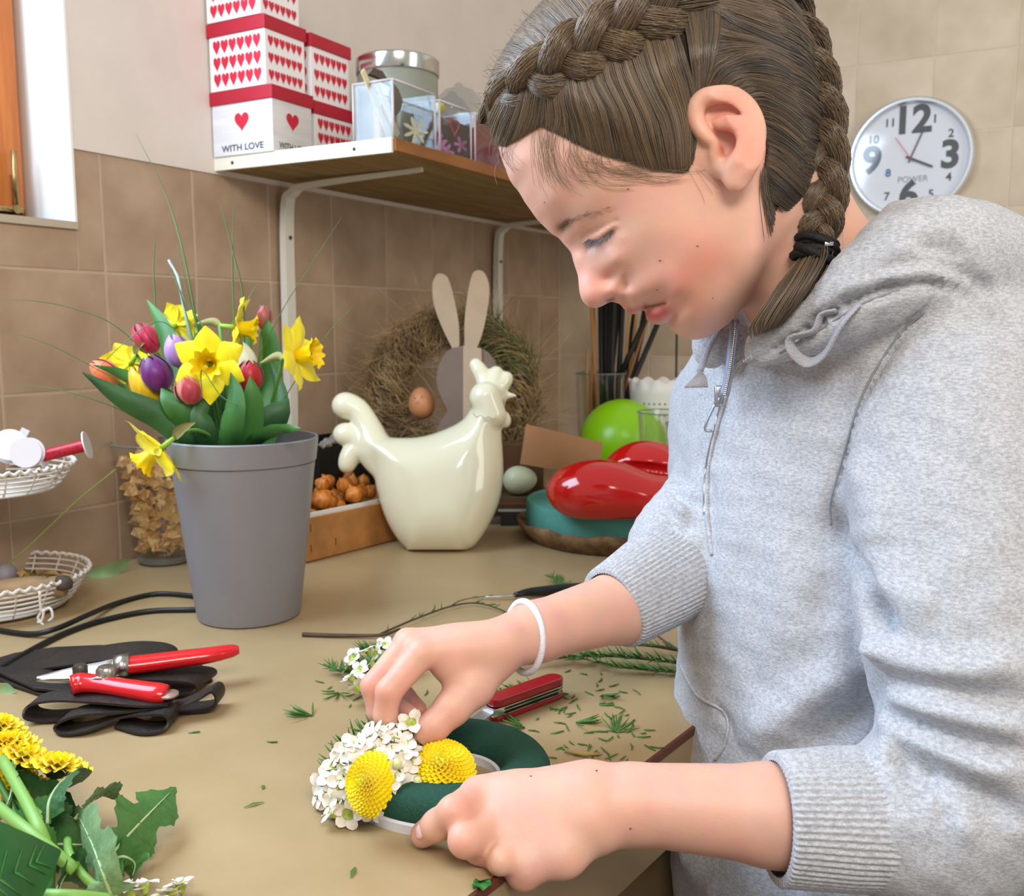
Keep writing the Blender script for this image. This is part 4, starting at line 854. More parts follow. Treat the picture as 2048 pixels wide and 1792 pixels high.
r_ = random.Random(8); G, G2 = [], []
for k in range(46):
    c = PD(40+90*r_.random(), 1150+14*r_.random(), depth(bk)+r_.uniform(-.05, .06)); d = Vector((r_.gauss(0, 1), r_.gauss(0, 1), r_.gauss(0, .4))).normalized(); g = ribbon([c-d*.014, c+Vector((0, 0, .004)), c+d*.016], [.001, .005, .0005], (r_.gauss(0, 1), r_.gauss(0, 1), r_.gauss(0, 1)), cup=.5, nw=2); (G if k % 3 else G2).append(g)
tag(obj('dried_leaves', join(*G), mat('dried_tan', '#b08c58', .8, var=.4, vscale=60)), 'dried tan leaf scraps filling the lower basket', 'dried leaves', kind='stuff')
tag(obj('moss_scraps', join(*G2), mat('dried_green', '#6f6a35', .8)), 'olive moss scraps among the dried leaves in the lower basket', 'moss', kind='stuff')
# upper tier contents: ribbon reels
def reel(c, ax, L, r, rf, m, label, cat='spool'):
    c = Vector(c); ax = Vector(ax).normalized(); M = look(c, ax); e = empty('ribbon_reel', c, label, cat, 'spools in the upper basket')
    pr = [(r*(1+.03*(k % 2)), -L/2+L*k/24) for k in range(25)]; gpar('wound_thread', lathe(pr, 24), m, e, M)
    for s in (-1, 1): gpar('flange', lathe([(0, s*L/2-.001), (rf, s*L/2-.001), (rf, s*L/2+.001), (0, s*L/2+.001)], 32), mat('reel_white', '#e4e0e6', .35), e, M, auto=40)
    return e
db = depth(bk)
a_, b_ = PD(168, 890, db-.04), PD(78, 912, db-.05)
reel(a_.lerp(b_, .5)+FW*.01, a_-b_, (a_-b_).length, .0088, .0205, mat('red_glitter', '#c01d33', .35, var=.4, vscale=200), 'red glitter ribbon reel with white flanges resting on the upper basket rim')
reel(PD(55, 905, db-.06), RT*.2-FW, .018, .015, .0215, mat('white_thread', '#ddd9dc', .6), 'white reel facing the camera in the upper basket')
reel(PD(20, 893, db-.05), RT*.5-FW+UP*.3, .02, .014, .023, mat('white_thread', '#ddd9dc'), 'white spiral reel at the far left of the upper basket')
tag(obj('blue_cord_ball', lathe([(max(0, .02*math.sin(t)), -.015*math.cos(t)) for t in np.linspace(0, math.pi, 12)], 20, PD(45, 905, db+.0)), mat('navy_cord', '#3b4668', .8, bump=1, bscale=200)), 'navy blue cord ball behind the white reels', 'cord')
tag(obj('white_card_tab', xf(box(-.006, .006, -.018, .018, -.001, .001), look(PD(40, 880, db-.02), -FW+RT*.2)@Matrix.Rotation(-.5, 4, 'Z')), mat('reel_white', '#e4e0e6'), None, False), 'small white card tab sticking up between reels', 'card')
# green stalk leaning across the wall
tag(obj('dry_stalk', tube(smooth_path([T(-20, 1160, .05), PD(60, 1090, 1.46), PD(150, 1005, 1.5), PD(232, 938, 1.52)], 20), [.0014, .0012, .0008], 6), mat('stalk_green', '#93a24c', .6)), 'thin green stalk leaning from the basket over the tiles', 'stalk')
# ================================================================ CABLES
m_cab = mat('cable_black', '#16191a', .4)
tag(obj('power_cable', tube(smooth_path([T(430, 1200, .004), T(385, 1192, .004), T(310, 1188, .004), (*(T(235, 1206, .004)[:2]), TZ+.004), T(180, 1228, .010), T(110, 1258, .010), T(50, 1268, .004), T(-60, 1250, .004)], 50), .0040, 8), m_cab), 'black cable curving behind the grey bucket', 'cable')
tag(obj('power_cable', tube(smooth_path([T(440, 1212, .0042), T(392, 1219, .0042), T(300, 1222, .0042), T(215, 1238, .0042), T(140, 1262, .0042), T(70, 1296, .0042), T(-40, 1360, .0042)], 50), .0040, 8), m_cab), 'black cable running to the leather pouch at left', 'cable')
# ================================================================ LEATHER POUCH AND SECATEURS
m_lea = mat('dark_leather', '#27211d', .5, var=.3, vscale=25, bump=.5, bscale=120, col2='#1b1614'); m_edge = mat('leather_edge', '#5b4a3a', .8)
lp_ = empty('leather_pouch', T(180, 1370), 'worn dark leather tool pouch with folded strap under the red secateurs', 'pouch')
def sheet(pp, h, name, th=.0035, bulge=0.0):
    Q = [tuple(T(x, y, 0)[:2]) for x, y in pp]; g = prism(Q, TZ+h, TZ+h+th, .0007); return obj(name, g, m_lea, lp_, False)
sheet([(-30, 1330), (30, 1312), (110, 1300), (200, 1296), (330, 1300), (405, 1336), (425, 1365), (330, 1395), (200, 1405), (95, 1400), (20, 1375), (-30, 1352)], .001, 'back_sheet')
sheet([(-20, 1352), (60, 1345), (150, 1335), (220, 1345), (260, 1380), (160, 1402), (70, 1392)], .0065, 'front_sheet')
# rolled flap
def strap(P, wv, name, th=.0026, n=60, m=None):
    P = smooth_path(P, n); t = np.gradient(P, axis=0); wv = np.asarray(wv, float); nn = np.cross(t, wv); nn /= np.linalg.norm(nn, axis=1)[:, None]+1e-9; V = []
    for i in range(n):
        for s, q in ((-.5, -.5), (-.5, .5), (.5, .5), (.5, -.5)): V.append(P[i]+wv*s+nn[i]*th*q)
    F = [(i*4+k, i*4+(k+1) % 4, (i+1)*4+(k+1) % 4, (i+1)*4+k) for i in range(n-1) for k in range(4)]+[(0, 1, 2, 3), ((n-1)*4+3, (n-1)*4+2, (n-1)*4+1, (n-1)*4)]
    return obj(name, (np.array(V), F), m or m_lea, lp_, auto=50)
dv = Vector((FW.x, FW.y, 0)).normalized(); rv_ = RT.copy()
strap([T(95, 1322, .006), T(170, 1312, .020), T(250, 1302, .030), T(310, 1305, .030), T(335, 1318, .022), T(320, 1335, .012), T(260, 1340, .008)], dv*.065, 'folded_flap')
strap([T(130, 1350, .008), T(220, 1345, .020), T(300, 1345, .024), T(395, 1350, .020), T(412, 1362, .012), T(390, 1372, .008), T(330, 1380, .008)], dv*.05+rv_*.008, 'inner_sleeve')
wv = dv*.030
strap([T(345, 1400, .022), T(290, 1402, .024), T(200, 1395, .026), T(120, 1392, .024), T(70, 1402, .019), T(62, 1424, .010), T(90, 1432, .004), T(130, 1430, .004), T(160, 1425, .006)], wv, 'strap')
strap([T(330, 1404, .020), T(250, 1415, .018), T(175, 1420, .018), T(135, 1432, .014), T(122, 1446, .006), T(140, 1458, .003), T(190, 1450, .006), T(250, 1425, .012), T(300, 1420, .017), T(338, 1420, .018), T(346, 1436, .010), T(330, 1452, .004), T(290, 1456, .003), T(240, 1442, .004)], wv, 'strap', n=90)
strap([T(300, 1420, .006), T(350, 1412, .014), T(400, 1392, .022), T(430, 1375, .026), T(440, 1390, .016), T(430, 1408, .006), T(390, 1415, .003), T(330, 1416, .003)], wv, 'strap')
se = empty('secateurs', T(240, 1350, .03), 'red handled garden secateurs lying on the leather pouch', 'secateurs')
m_rh = mat('red_vinyl', '#cf1620', .22, coat=.4); m_st = mat('tool_steel', '#b8b6b2', .28, metal=1, bump=.1)
Hh_ = lambda x, y, h: T(x, y+0, h)
def S3(x, y, h): return PZ(x, y, TZ+h)
obj('handle', tube(smooth_path([S3(248, 1332, .036), S3(300, 1326, .036), S3(360, 1318, .037), S3(420, 1310, .038), S3(462, 1302, .038), S3(478, 1300, .038)], 30), [.0135, .0135, .013, .0125, .0115, .0095, .006], 16, flat=.75), m_rh, se)
obj('handle', tube(smooth_path([S3(142, 1370, .036), S3(165, 1366, .036), S3(210, 1370, .034), S3(260, 1378, .032), S3(310, 1386, .030), S3(333, 1388, .029)], 30), [.0135, .0145, .0125, .0125, .0135, .0145, .0125], 16, flat=.75), m_rh, se)
obj('handle_end', lathe([(0, -.002), (.0115, -.0015), (.0115, .0015), (0, .002)], 18, S3(335, 1389, .029)), mat('worn_metal', '#bda79c', .4, metal=.6), se)
jw = [S3(250, 1330, .038), S3(215, 1335, .040), S3(170, 1340, .040), S3(120, 1347, .038), S3(74, 1354, .034)]
obj('cutting_blade', ribbon(smooth_path(jw, 16), [.011, .012, .010, .007, .0015], (dv+Vector((0, 0, .5))), cup=.15, nw=4), m_st, se)
jw2 = [S3(255, 1336, .032), S3(215, 1345, .032), S3(160, 1356, .031), S3(110, 1359, .029), S3(76, 1359, .028)]
obj('anvil_blade', tube(smooth_path(jw2, 16), [.009, .010, .008, .006, .003], 8, flat=.6), m_st, se)
obj('ferrule', tube([S3(228, 1334, .037), S3(258, 1331, .037)], [.0125, .0145], 16), m_st, se)
for x, y, r, h in ((212, 1340, .0105, .048), (160, 1336, .008, .046)): obj('pivot_bolt', xf(lathe([(r, -.006), (r, .001), (r*.8, .004), (0, .0045)], 18), look(S3(x, y, h), (0, 0, 1))), m_st if r > .009 else mat('dark_bolt', '#5b5852', .4, metal=.8), se, auto=40)
obj('spring', tube([tuple(S3(205, 1362, .036)+RT*(.010*math.cos(a))+UP*(.006*math.sin(a))-FW*(a*.0006)) for a in np.linspace(0, 25, 110)], .0013, 6), m_st, se)
# ================================================================ FOAM RING AND ITS FLOWERS
rc = T(903, 1566); Ro, Ri = .094, .044
e = empty('foam_ring', rc, 'dark green floral foam ring on a white base held by both hands', 'foam ring')
mid = (Ro+Ri)/2; hw = (Ro-Ri)/2-.0015
g = lathe([(mid+hw*math.cos(a), .007+.026*math.sin(a)**.8) for a in np.linspace(0, math.pi, 16)], 96, rc, caps=False) if False else None
def torusprof(prof, segs, c):
    n = len(prof); V = [(c[0]+r*math.cos(2*math.pi*k/segs), c[1]+r*math.sin(2*math.pi*k/segs), c[2]+z) for r, z in prof for k in range(segs)]
    F = [(i*segs+k, i*segs+(k+1) % segs, ((i+1) % n)*segs+(k+1) % segs, ((i+1) % n)*segs+k) for i in range(n) for k in range(segs)]; return np.array(V), F
obj('foam', torusprof([(mid+hw*math.cos(a), .007+.024*max(0, math.sin(a))**.75) for a in np.linspace(0, math.pi, 18)], 110, rc), mat('foam_green', '#17493a', .8, var=.12, vscale=300, bump=.5, bscale=500), e)
obj('base_rim', torusprof([(Ro+.0015, .0), (Ro+.0015, .008), (Ro-.0015, .009), (Ro-.003, .001)], 110, rc), mat('ring_white', '#d5d6dc', .35), e, auto=40)
obj('base_rim', torusprof([(Ri-.0015, .0), (Ri+.002, .001), (Ri+.0015, .009), (Ri-.0015, .008)], 110, rc), mat('ring_white', '#d5d6dc'), e, auto=40)
obj('base_plate', torusprof([(Ro-.002, .0005), (Ro-.002, .006), (Ri+.002, .006), (Ri+.002, .0005)], 80, rc), mat('ring_white', '#d5d6dc'), e)
# waxflower prototype meshes
m_wp = mat('wax_petal', '#f1ede2', .45, var=.10, vscale=90, col2='#ded2c4', sheen=.2); m_wc = mat('wax_cup', '#b9c66a', .35, var=.3, vscale=200, col2='#93ab3e'); m_ws = mat('wax_stem', '#57862f', .5)
def waxmeshes(seed, s=1.0):
    r = random.Random(seed); G = []
    for k in range(5):
        a = k*2*math.pi/5+r.uniform(-.1, .1); R_ = .0056*s; V = []; tl = r.uniform(.05, .35)
        d = np.array([math.cos(a), math.sin(a), 0]); sd = np.array([-math.sin(a), math.cos(a), 0])
        for i in range(6):
            t = i/5; rr = .0040*s+.0085*s*t; wd = .0050*s*math.sin(math.pi*(.16+.80*t))**.6
            for q in range(5): u = q/2-1; V.append(d*rr+sd*wd*u+np.array([0, 0, tl*(rr-.004*s)+.0013*s*u*u*(1 if k % 2 else .4)+.001*math.sin(3*t+k)]))
        G.append((np.array(V), [(i*5+q, i*5+q+1, (i+1)*5+q+1, (i+1)*5+q) for i in range(5) for q in range(4)]))
    pet = join(*G); cup = lathe([(.0012*s, -.0085*s), (.0030*s, -.0065*s), (.0046*s, -.001*s), (.0050*s, .0005*s), (.0044*s, .0008*s), (.0036*s, -.001*s), (.0015*s, -.0016*s), (.0007*s, .0005*s), (0, .0012*s)], 18)
    return me_from(pet[0], pet[1], m_wp, True, 'petals'), me_from(cup[0], cup[1], m_wc, True, 'cup')
WM = [waxmeshes(k) for k in range(5)]
def waxflower(p, n, k, label, group, stem=None, s=1.0):
    e = bpy.data.objects.new('waxflower', None); SC.collection.objects.link(e); tag(e, label, 'flower', group); M = look(p, n)@Matrix.Rotation(k*1.3, 4, 'Z')@Matrix.Scale(s, 4); e.matrix_world = M; e.location = p; e.rotation_euler = M.to_euler(); e.scale = (s, s, s); e.empty_display_size = .01
    for nm, me in zip(('petals', 'cup'), WM[k % 5]): o = bpy.data.objects.new(nm, me); SC.collection.objects.link(o); o.parent = e
    if stem: g = tube(smooth_path([(0, 0, -.008/1), ((stem[0]) * .3, stem[1]*.3, -.02), (stem[0], stem[1], -.045)], 6), .0009, 5); o = obj('stem', g, m_ws); o.parent = e
    return e
dc = T(757, 1588); drx, drz = .056, .066
def ondome(px, py, k=1.0):
    r = ray(px, py).normalized(); o_ = CAM-dc; A = (r.x/drx/k)**2+(r.y/drx/k)**2+(r.z/drz/k)**2; B = 2*(o_.x*r.x/(drx*k)**2+o_.y*r.y/(drx*k)**2+o_.z*r.z/(drz*k)**2); Cq = (o_.x/drx/k)**2+(o_.y/drx/k)**2+(o_.z/drz/k)**2-1; D = B*B-4*A*Cq
    if D < 0: return None
    t = (-B-math.sqrt(D))/2/A; p = CAM+r*t; n = Vector(((p.x-dc.x)/drx**2, (p.y-dc.y)/drx**2, (p.z-dc.z)/drz**2)).normalized(); return p, n
wl_ = [(831, 1604), (807, 1580), (765, 1576), (749, 1614), (697, 1627), (655, 1595), (673, 1610), (646, 1568), (664, 1550), (836, 1508), (734, 1480), (766, 1463), (742, 1462), (716, 1484), (696, 1494), (724, 1500), (744, 1503), (676, 1512), (668, 1532), (690, 1522), (708, 1516), (722, 1532), (775, 1497), (790, 1484), (806, 1487), (826, 1480), (842, 1488), (798, 1510), (774, 1524), (816, 1524), (830, 1540), (796, 1536), (680, 1570), (690, 1548), (782, 1556), (700, 1600), (664, 1622), (850, 1470), (756, 1484), (780, 1470), (818, 1500), (640, 1590), (655, 1575), (812, 1462), (790, 1600), (735, 1590)]
for k, (x, y) in enumerate(wl_):
    q = ondome(x, y)
    if q is None:
        for kk in (1.1, 1.2, 1.35, 1.6):
            q = ondome(x, y, kk)
            if q: break
    p, n = q; low = p.z < TZ+.012
    if low: p = p+(CAM-p).normalized()*((TZ+.014-p.z)/max(.2, (CAM-p).normalized().z))
    rr = random.Random(k); n2 = (n+Vector((rr.gauss(0, .3), rr.gauss(0, .3), rr.gauss(0, .25)))-FW*(.55 if k < 9 else .12)).normalized()
    waxflower(p, n2, k, 'small white five petalled waxflower pinned in the left side of the foam ring', 'waxflowers on the foam ring', stem=(rr.gauss(0, .006), rr.gauss(0, .006)) if p.z > TZ+.03 else None, s=1.12 if k < 9 else .98)
# green needles and buds in the cluster
G, B_ = [], []
for k in range(240):
    rr = random.Random(k+500); a = rr.random()*6.283; z = rr.random(); ph = math.acos(z); p = dc+Vector((drx*.86*math.sin(ph)*math.cos(a), drx*.86*math.sin(ph)*math.sin(a), .006+drz*.80*z)); d = Vector((rr.gauss(0, 1), rr.gauss(0, 1), rr.gauss(0, .7))).normalized(); nrm = Vector((math.cos(a), math.sin(a), z)); d = (d+nrm*.5).normalized()
    G.append(tube([p, p+d*.008, p+d*.014+Vector((0, 0, .001))], [.0010, .0010, .0003], 4))
tag(obj('needle_foliage', join(*G), mat('needle_green', '#3f6f2a', .5, var=.3, vscale=50)), 'fine green needle leaves between the waxflowers of the ring', 'foliage', kind='stuff')
for k, (x, y) in enumerate([(806, 1452), (794, 1527), (835, 1562), (700, 1580), (742, 1570)]):
    q = ondome(x, y, 1.06) or ondome(x, y, 1.4); tag(obj('flower_bud', lathe([(0, -.0055), (.0035, -.004), (.0045, 0), (.003, .0035), (0, .0045)], 12, q[0]), mat('bud_pale', '#d5dba0', .4)), 'round pale green waxflower bud in the ring cluster', 'bud', 'buds among the ring waxflowers')
p_ = PD(823, 1446, .852); waxflower(p_, (UP*.8-FW*.5), 3, 'waxflower pinched between thumb and fingertips of the right hand', None, stem=(0, 0), s=1.1)
tag(obj('held_sprig', tube(smooth_path([p_-Vector((0, 0, .006)), p_-Vector((0, 0, .02)), PD(812, 1490, .86)], 8), .0016, 6), m_ws), 'short green sprig stem held by the fingertips', 'stem')
m_cy = mat('chrys_yellow', '#ffe800', .45, var=.10, vscale=60, col2='#f8d800', sheen=.2); m_cg = mat('chrys_core', '#c9d02a', .6)
def pompon(c, ax, R, label, name='chrysanthemum', cal=False, n=270, group='yellow chrysanthemums', tmax=112, stem=None):
    c = Vector(c); M = look(c, ax); e = empty(name, c, label, 'flower', group); G = []
    for k in range(n):
        t = (k+.5)/n; th = math.radians(tmax)*t**.60; a = k*2.39996; dn = np.array([math.sin(th)*math.cos(a), math.sin(th)*math.sin(a), math.cos(th)*.62+.0]); L = R*(.30+.50*t); b0 = dn*R*(.32+.12*t); b0[2] -= R*.05
        up = np.array([0, 0, 1.]); out = np.array([math.cos(a), math.sin(a), 0]); d1 = dn/np.linalg.norm(dn)
        P = [b0, b0+d1*L*.6, b0+d1*L*1.0+(-up*.10*R*t+out*.04*R), b0+d1*L*1.18+(up*.04*R*(1-t)-up*.08*R*t)]
        w = R*(.055+.075*t)*(1.7 if cal else 1.08); G.append(ribbon(smooth_path(P, 6), [w*.5, w, w*1.1, w*.9, w*.3], np.cross(d1, up if abs(d1[2]) < .95 else out), cup=.7, nw=2))
    tag(gpar('petals', join(*G), m_cy, e, M), kind='stuff'); gpar('core', lathe([(0, -R*.25), (R*.3, -R*.1), (R*.40, R*.10), (R*.30, R*.32), (0, R*.40)], 16), m_cg, e, M)
    if cal:
        G = []
        for k in range(26): a = k*2.4; P = [(R*.1*math.cos(a), R*.1*math.sin(a), -R*.42), (R*.42*math.cos(a), R*.42*math.sin(a), -R*.32), (R*.66*math.cos(a), R*.66*math.sin(a), -R*.10)]; G.append(ribbon(P, [R*.08, R*.07, .0003], (-math.sin(a), math.cos(a), 0), nw=2))
        G.append(lathe([(0, -R*.5), (R*.3, -R*.42), (R*.42, -R*.22), (0, -R*.1)], 14)); tag(gpar('calyx', join(*G), mat('calyx_green', '#31552c', .55), e, M), kind='stuff')
    if stem is not None: obj('stem', tube(smooth_path([c-Vector(ax).normalized()*R*.4]+list(stem), 14), .0026, 8), mat('chrys_stem', '#3f7327', .5), e)
    return e
pompon(PD(883, 1524, .838), UP*.85-FW*.55+RT*.05, .0238, 'large yellow button chrysanthemum on a short stem above the foam ring', stem=[PD(886, 1570, .838), T(888, 1604, .022)])
pompon(PD(727, 1566, .775), -RT*.75-FW*.75+UP*.35, .0205, 'yellow chrysanthemum tilted to the left among the waxflowers', stem=[PD(755, 1580, .81)])
pompon(PD(757, 1494, .845), -RT*.2+UP-FW*.2, .010, 'tiny yellow chrysanthemum almost hidden by waxflowers', n=60)
# ================================================================ KNIFE, PICK TOOL
k1, k2 = T(978, 1420, .012), T(1120, 1369, .012); kd = (k2-k1).normalized(); kn = Vector((-kd.y, kd.x, 0)).normalized(); KL = (k2-k1).length
Mk = frameM(k1, kd, kn, (0, 0, 1)); e = empty('pocket_knife', T(1000, 1420), 'open pocket knife with red handle lying behind the foam ring', 'knife')
def kp(name, g, m, **k): return obj(name, xf(g, Mk), m, e, **k)
def stad(L, w, n=10): return [(w*.9-w*.9*math.cos(a)+0, -w*math.sin(a)) if False else (w-w*math.sin(a), w*math.cos(a)) for a in np.linspace(0, math.pi, n)]+[(L-w+w*math.sin(a), -w*math.cos(a)) for a in np.linspace(0, math.pi, n)]
for z0, z1 in ((-.012, -.006), (.0035, .0125)): kp('handle_scale', prism(stad(KL, .0115), z0, z1, .002), mat('knife_red', '#a8121f', .25, coat=.5), smooth=False)
for z0, z1 in ((-.0055, -.0045), (-.0012, -.0002), (.0022, .0034)): kp('liner', prism(stad(KL, .0112), z0, z1), mat('knife_steel', '#cfcfca', .22, metal=1), smooth=False)
kp('closed_tool', prism([(.012, -.009), (KL-.012, -.0095), (KL-.02, .006), (.02, .006)], -.0042, .002), mat('knife_shadow', '#4a4640', .4, metal=.8), smooth=False)
kp('bolster', prism([(-.002, -.0095), (.012, -.0115), (.012, .0115), (-.002, .0085)], -.006, .0034, .001), mat('knife_steel', '#cfcfca'), smooth=False)
bl = [(0, -.0075), (-.045, -.0085), (-.075, -.006), (-.092, .001), (-.098, .006), (-.05, .0075), (0, .0075)]
bt = T(872, 1492, .010); bdv = (bt-k1).normalized()
Mb = frameM(k1, -bdv, Vector((0, 0, 1)).cross(-bdv).normalized(), (0, 0, 1)); obj('blade', xf(prism(bl, -.003, -.0005, .0004), Mb), mat('blade_steel', '#c9cbcb', .3, metal=.9), e, False)
e = empty('craft_knife', T(1040, 1190), 'thin grafting tool with black handle behind the bare forearm', 'tool')
obj('handle', tube(smooth_path([T(1030, 1190, .008), T(1060, 1184, .009), T(1110, 1180, .009), T(1160, 1176, .009), T(1200, 1174, .008)], 20), [.004, .0065, .0085, .0085, .006], 12), mat('gloss_black', '#14181a', .2), e)
obj('steel_blade', tube([T(944, 1193, .004), T(985, 1193, .006), T(1034, 1190, .008)], [.001, .0025, .0028], 8, flat=.5), mat('blade_steel', '#c9cbcb'), e)
# ================================================================ SPRIGS, TWIGS, CUTTINGS
m_twig = mat('twig_brown', '#54402f', .7, var=.3, vscale=40); m_need = mat('sprig_green', '#47752c', .5, var=.3, vscale=30)
def sprig(pts_, needles, label, dens=1.0, nl=.017, seed=0, name='green_sprig', r0=.0016, s0=0.0):
    P = smooth_path([T(x, y, h) for x, y, h in pts_], 60); e = empty(name, P[0], label, 'sprig'); obj('stem', tube(P, [r0, r0*.8, r0*.5], 6), m_twig if needles != 2 else m_ws, e)
    rr = np.random.default_rng(seed); L = np.linalg.norm(np.diff(P, axis=0), axis=1).sum(); n = int(L*520*dens); G = []
    t = np.gradient(P, axis=0); t /= np.linalg.norm(t, axis=1)[:, None]
    for k in range(n):
        i = int((s0+(1-s0)*rr.random())*59); sd = np.cross(t[i], [0, 0, 1])*(1 if k % 2 else -1); d = t[i]*rr.uniform(.4, .9)+sd*rr.uniform(.3, .9)+np.array([0, 0, rr.uniform(.0, .7)]); d /= np.linalg.norm(d); l = nl*rr.uniform(.6, 1.2); G.append(tube([P[i], P[i]+d*l*.5, P[i]+d*l], [.0008, .0009, .0003], 4))
    if G: tag(obj('needles', join(*G), m_need, e), kind='stuff')
    return e
sprig([(1380, 1330, .006), (1290, 1318, .010), (1200, 1312, .012), (1120, 1316, .010), (1030, 1330, .006)], 1, 'needle leaved waxflower branch running under the right wrist', 1.3, .020, 1)
sprig([(1380, 1345, .004), (1300, 1340, .006), (1220, 1330, .010), (1100, 1300, .010)], 1, 'second needle leaved branch below the first at the hoodie', 1.1, .018, 2)
sprig([(1370, 1302, .010), (1290, 1290, .014), (1200, 1290, .014), (1120, 1305, .010)], 1, 'bare brown branch with few needles under the sleeve', .5, .016, 3, r0=.0024)
sprig([(1380, 1312, .02), (1340, 1290, .018), (1310, 1268, .014), (1290, 1255, .012)], 0, 'thin bare twig crossing beside the hoodie front', .0, .01, 4)
sprig([(1120, 1385, .004), (1060, 1375, .005), (1000, 1385, .005), (965, 1400, .004)], 1, 'short needle sprig lying behind the red knife', 2.2, .014, 5)
sprig([(605, 1269, .003), (680, 1271, .004), (760, 1270, .005), (800, 1258, .006)], 0, 'dark cut twig end lying right of the bucket', 0, .01, 6, name='bare_twig', r0=.0032)
sprig([(760, 1268, .005), (830, 1238, .006), (900, 1213, .006), (950, 1206, .006), (990, 1215, .006), (1030, 1232, .005), (1080, 1250, .005)], 1, 'long thin bare twig arching behind the right hand', .12, .016, 7, name='bare_twig', r0=.0015)
sprig([(900, 1213, .006), (925, 1200, .006), (985, 1190, .006)], 0, 'small twig fork beside the black handled tool', 0, .01, 8, name='bare_twig', r0=.0010)
sprig([(1170, 1190, .006), (1130, 1172, .006), (1105, 1155, .005)], 1, 'needle tip peeking out above the forearm', 2.5, .016, 9)
# waxflower clump behind the right hand
cw = [(706, 1305), (735, 1292), (770, 1280), (742, 1318), (720, 1330), (700, 1345), (712, 1365), (750, 1300), (760, 1330), (728, 1352), (775, 1300), (695, 1322), (752, 1345), (925, 1256), (898, 1262), (738, 1372)]
for k, (x, y) in enumerate(cw):
    rr = random.Random(k+70); waxflower(T(x, y+8, .028-.001*k+.0), Vector((rr.gauss(-.5, .4), rr.gauss(-.3, .4), rr.gauss(.7, .3)))-FW*.3, k, 'white waxflower in the loose clump behind the right hand', 'waxflowers behind the right hand', stem=(.006, .004), s=.95)
sprig([(1000, 1320, .006), (880, 1320, .012), (800, 1325, .018), (730, 1330, .020)], 1, 'green stem of the white waxflower clump behind the hand', 1.8, .020, 10, s0=.5)
sprig([(860, 1330, .006), (780, 1300, .016), (720, 1300, .020)], 1, 'leafy stem at the top of the waxflower clump', 1.8, .018, 11)
sprig([(760, 1340, .006), (700, 1345, .01), (662, 1336, .008)], 1, 'needle tip poking left out of the waxflower clump', 2, .016, 12)
G = []; rr = np.random.default_rng(33)
regs = [((1010, 1380), (1300, 1560), 70), ((640, 1360), (800, 1440), 16), ((800, 1390), (960, 1430), 10), ((1100, 1340), (1250, 1460), 16), ((400, 1100), (560, 1500), 5), ((1180, 1450), (1320, 1520), 10)]
def cutting(p, a, l): d = np.array([math.cos(a), math.sin(a), 0]); q = np.cross(d, [0, 0, 1])*l*.12*rr.uniform(-1, 1); return tube([p, p+d*l*.5+q, p+d*l], [.0007, .0010, .0004], 4)
for (x0, y0), (x1, y1), n in regs:
    for k in range(n): p = np.array(T(rr.uniform(x0, x1), rr.uniform(y0, y1), .0012)); G.append(cutting(p, rr.uniform(0, 6.28), rr.uniform(.006, .018)))
tag(obj('needle_cuttings', join(*G), m_need), 'scattered green needle cuttings on the laminate around the knife', 'cuttings', kind='stuff')
def tuft(x, y, n, L, label, seed, col=None):
    r2 = np.random.default_rng(seed); G = []; c = np.array(T(x, y, .001)); a0 = r2.uniform(0, 6.28)
    for k in range(n): a = a0+r2.normal(0, .5); d = np.array([math.cos(a), math.sin(a), r2.uniform(0, .3)]); b0 = c+d*L*.3*r2.random(); G.append(tube([b0, b0+d*L*.6, b0+d*L+np.array([0, 0, .001])], [.0008, .0010, .0003], 4))
    tag(obj('needle_tuft', join(*G), m_need), label, 'sprig')
tuft(625, 1432, 11, .024, 'small needle tuft lying left of the foam ring', 1); tuft(1230, 1465, 16, .026, 'feathery green needle tuft right of the knife', 2); tuft(1150, 1445, 8, .022, 'small forked needle tip below the knife handle', 3); tuft(1205, 1390, 7, .020, 'curled needle tip right of the knife handle', 4); tuft(680, 1385, 6, .022, 'needle scrap beside the waxflower clump', 5); tuft(1050, 1455, 9, .024, 'needle scrap between knife and foam ring', 6)
for x, y, a, l, lab in ((508, 1609, 1.1, .018, 'single green leaf scrap on the bench left of the ring'), (706, 1744, 2.0, .015, 'small green leaf scrap near the lower picture edge'), (526, 1574, 2.2, .008, 'tiny green scrap above the leaf scrap')):
    p = np.array(T(x, y, .001)); d = np.array([math.cos(a), math.sin(a), 0]); tag(obj('leaf_scrap', ribbon([p-d*l/2, p+np.array([0, 0, .0012]), p+d*l/2], [.0004, .0018, .0004], np.cross(d, [0, 0, 1]), nw=2), m_need), lab, 'leaf')
tag(obj('edge_leaf', ribbon(smooth_path([T(948, 1778, .002), T(958, 1768, .008), T(966, 1762, .003), T(950, 1764, .010)], 8), [.001, .006, .007, .001], RT, cup=.3), mat('leaf_bright', '#2c7a2e', .5)), 'small curled green leaf on the brown bench edge', 'leaf')
tag(obj('cut_stub', tube([T(1130, 1502, .003), T(1170, 1508, .004), T(1205, 1508, .003)], [.0014, .0026, .0008], 8), mat('stub_tan', '#a08a52', .6)), 'short pale cut stem stub right of the foam ring', 'stem')
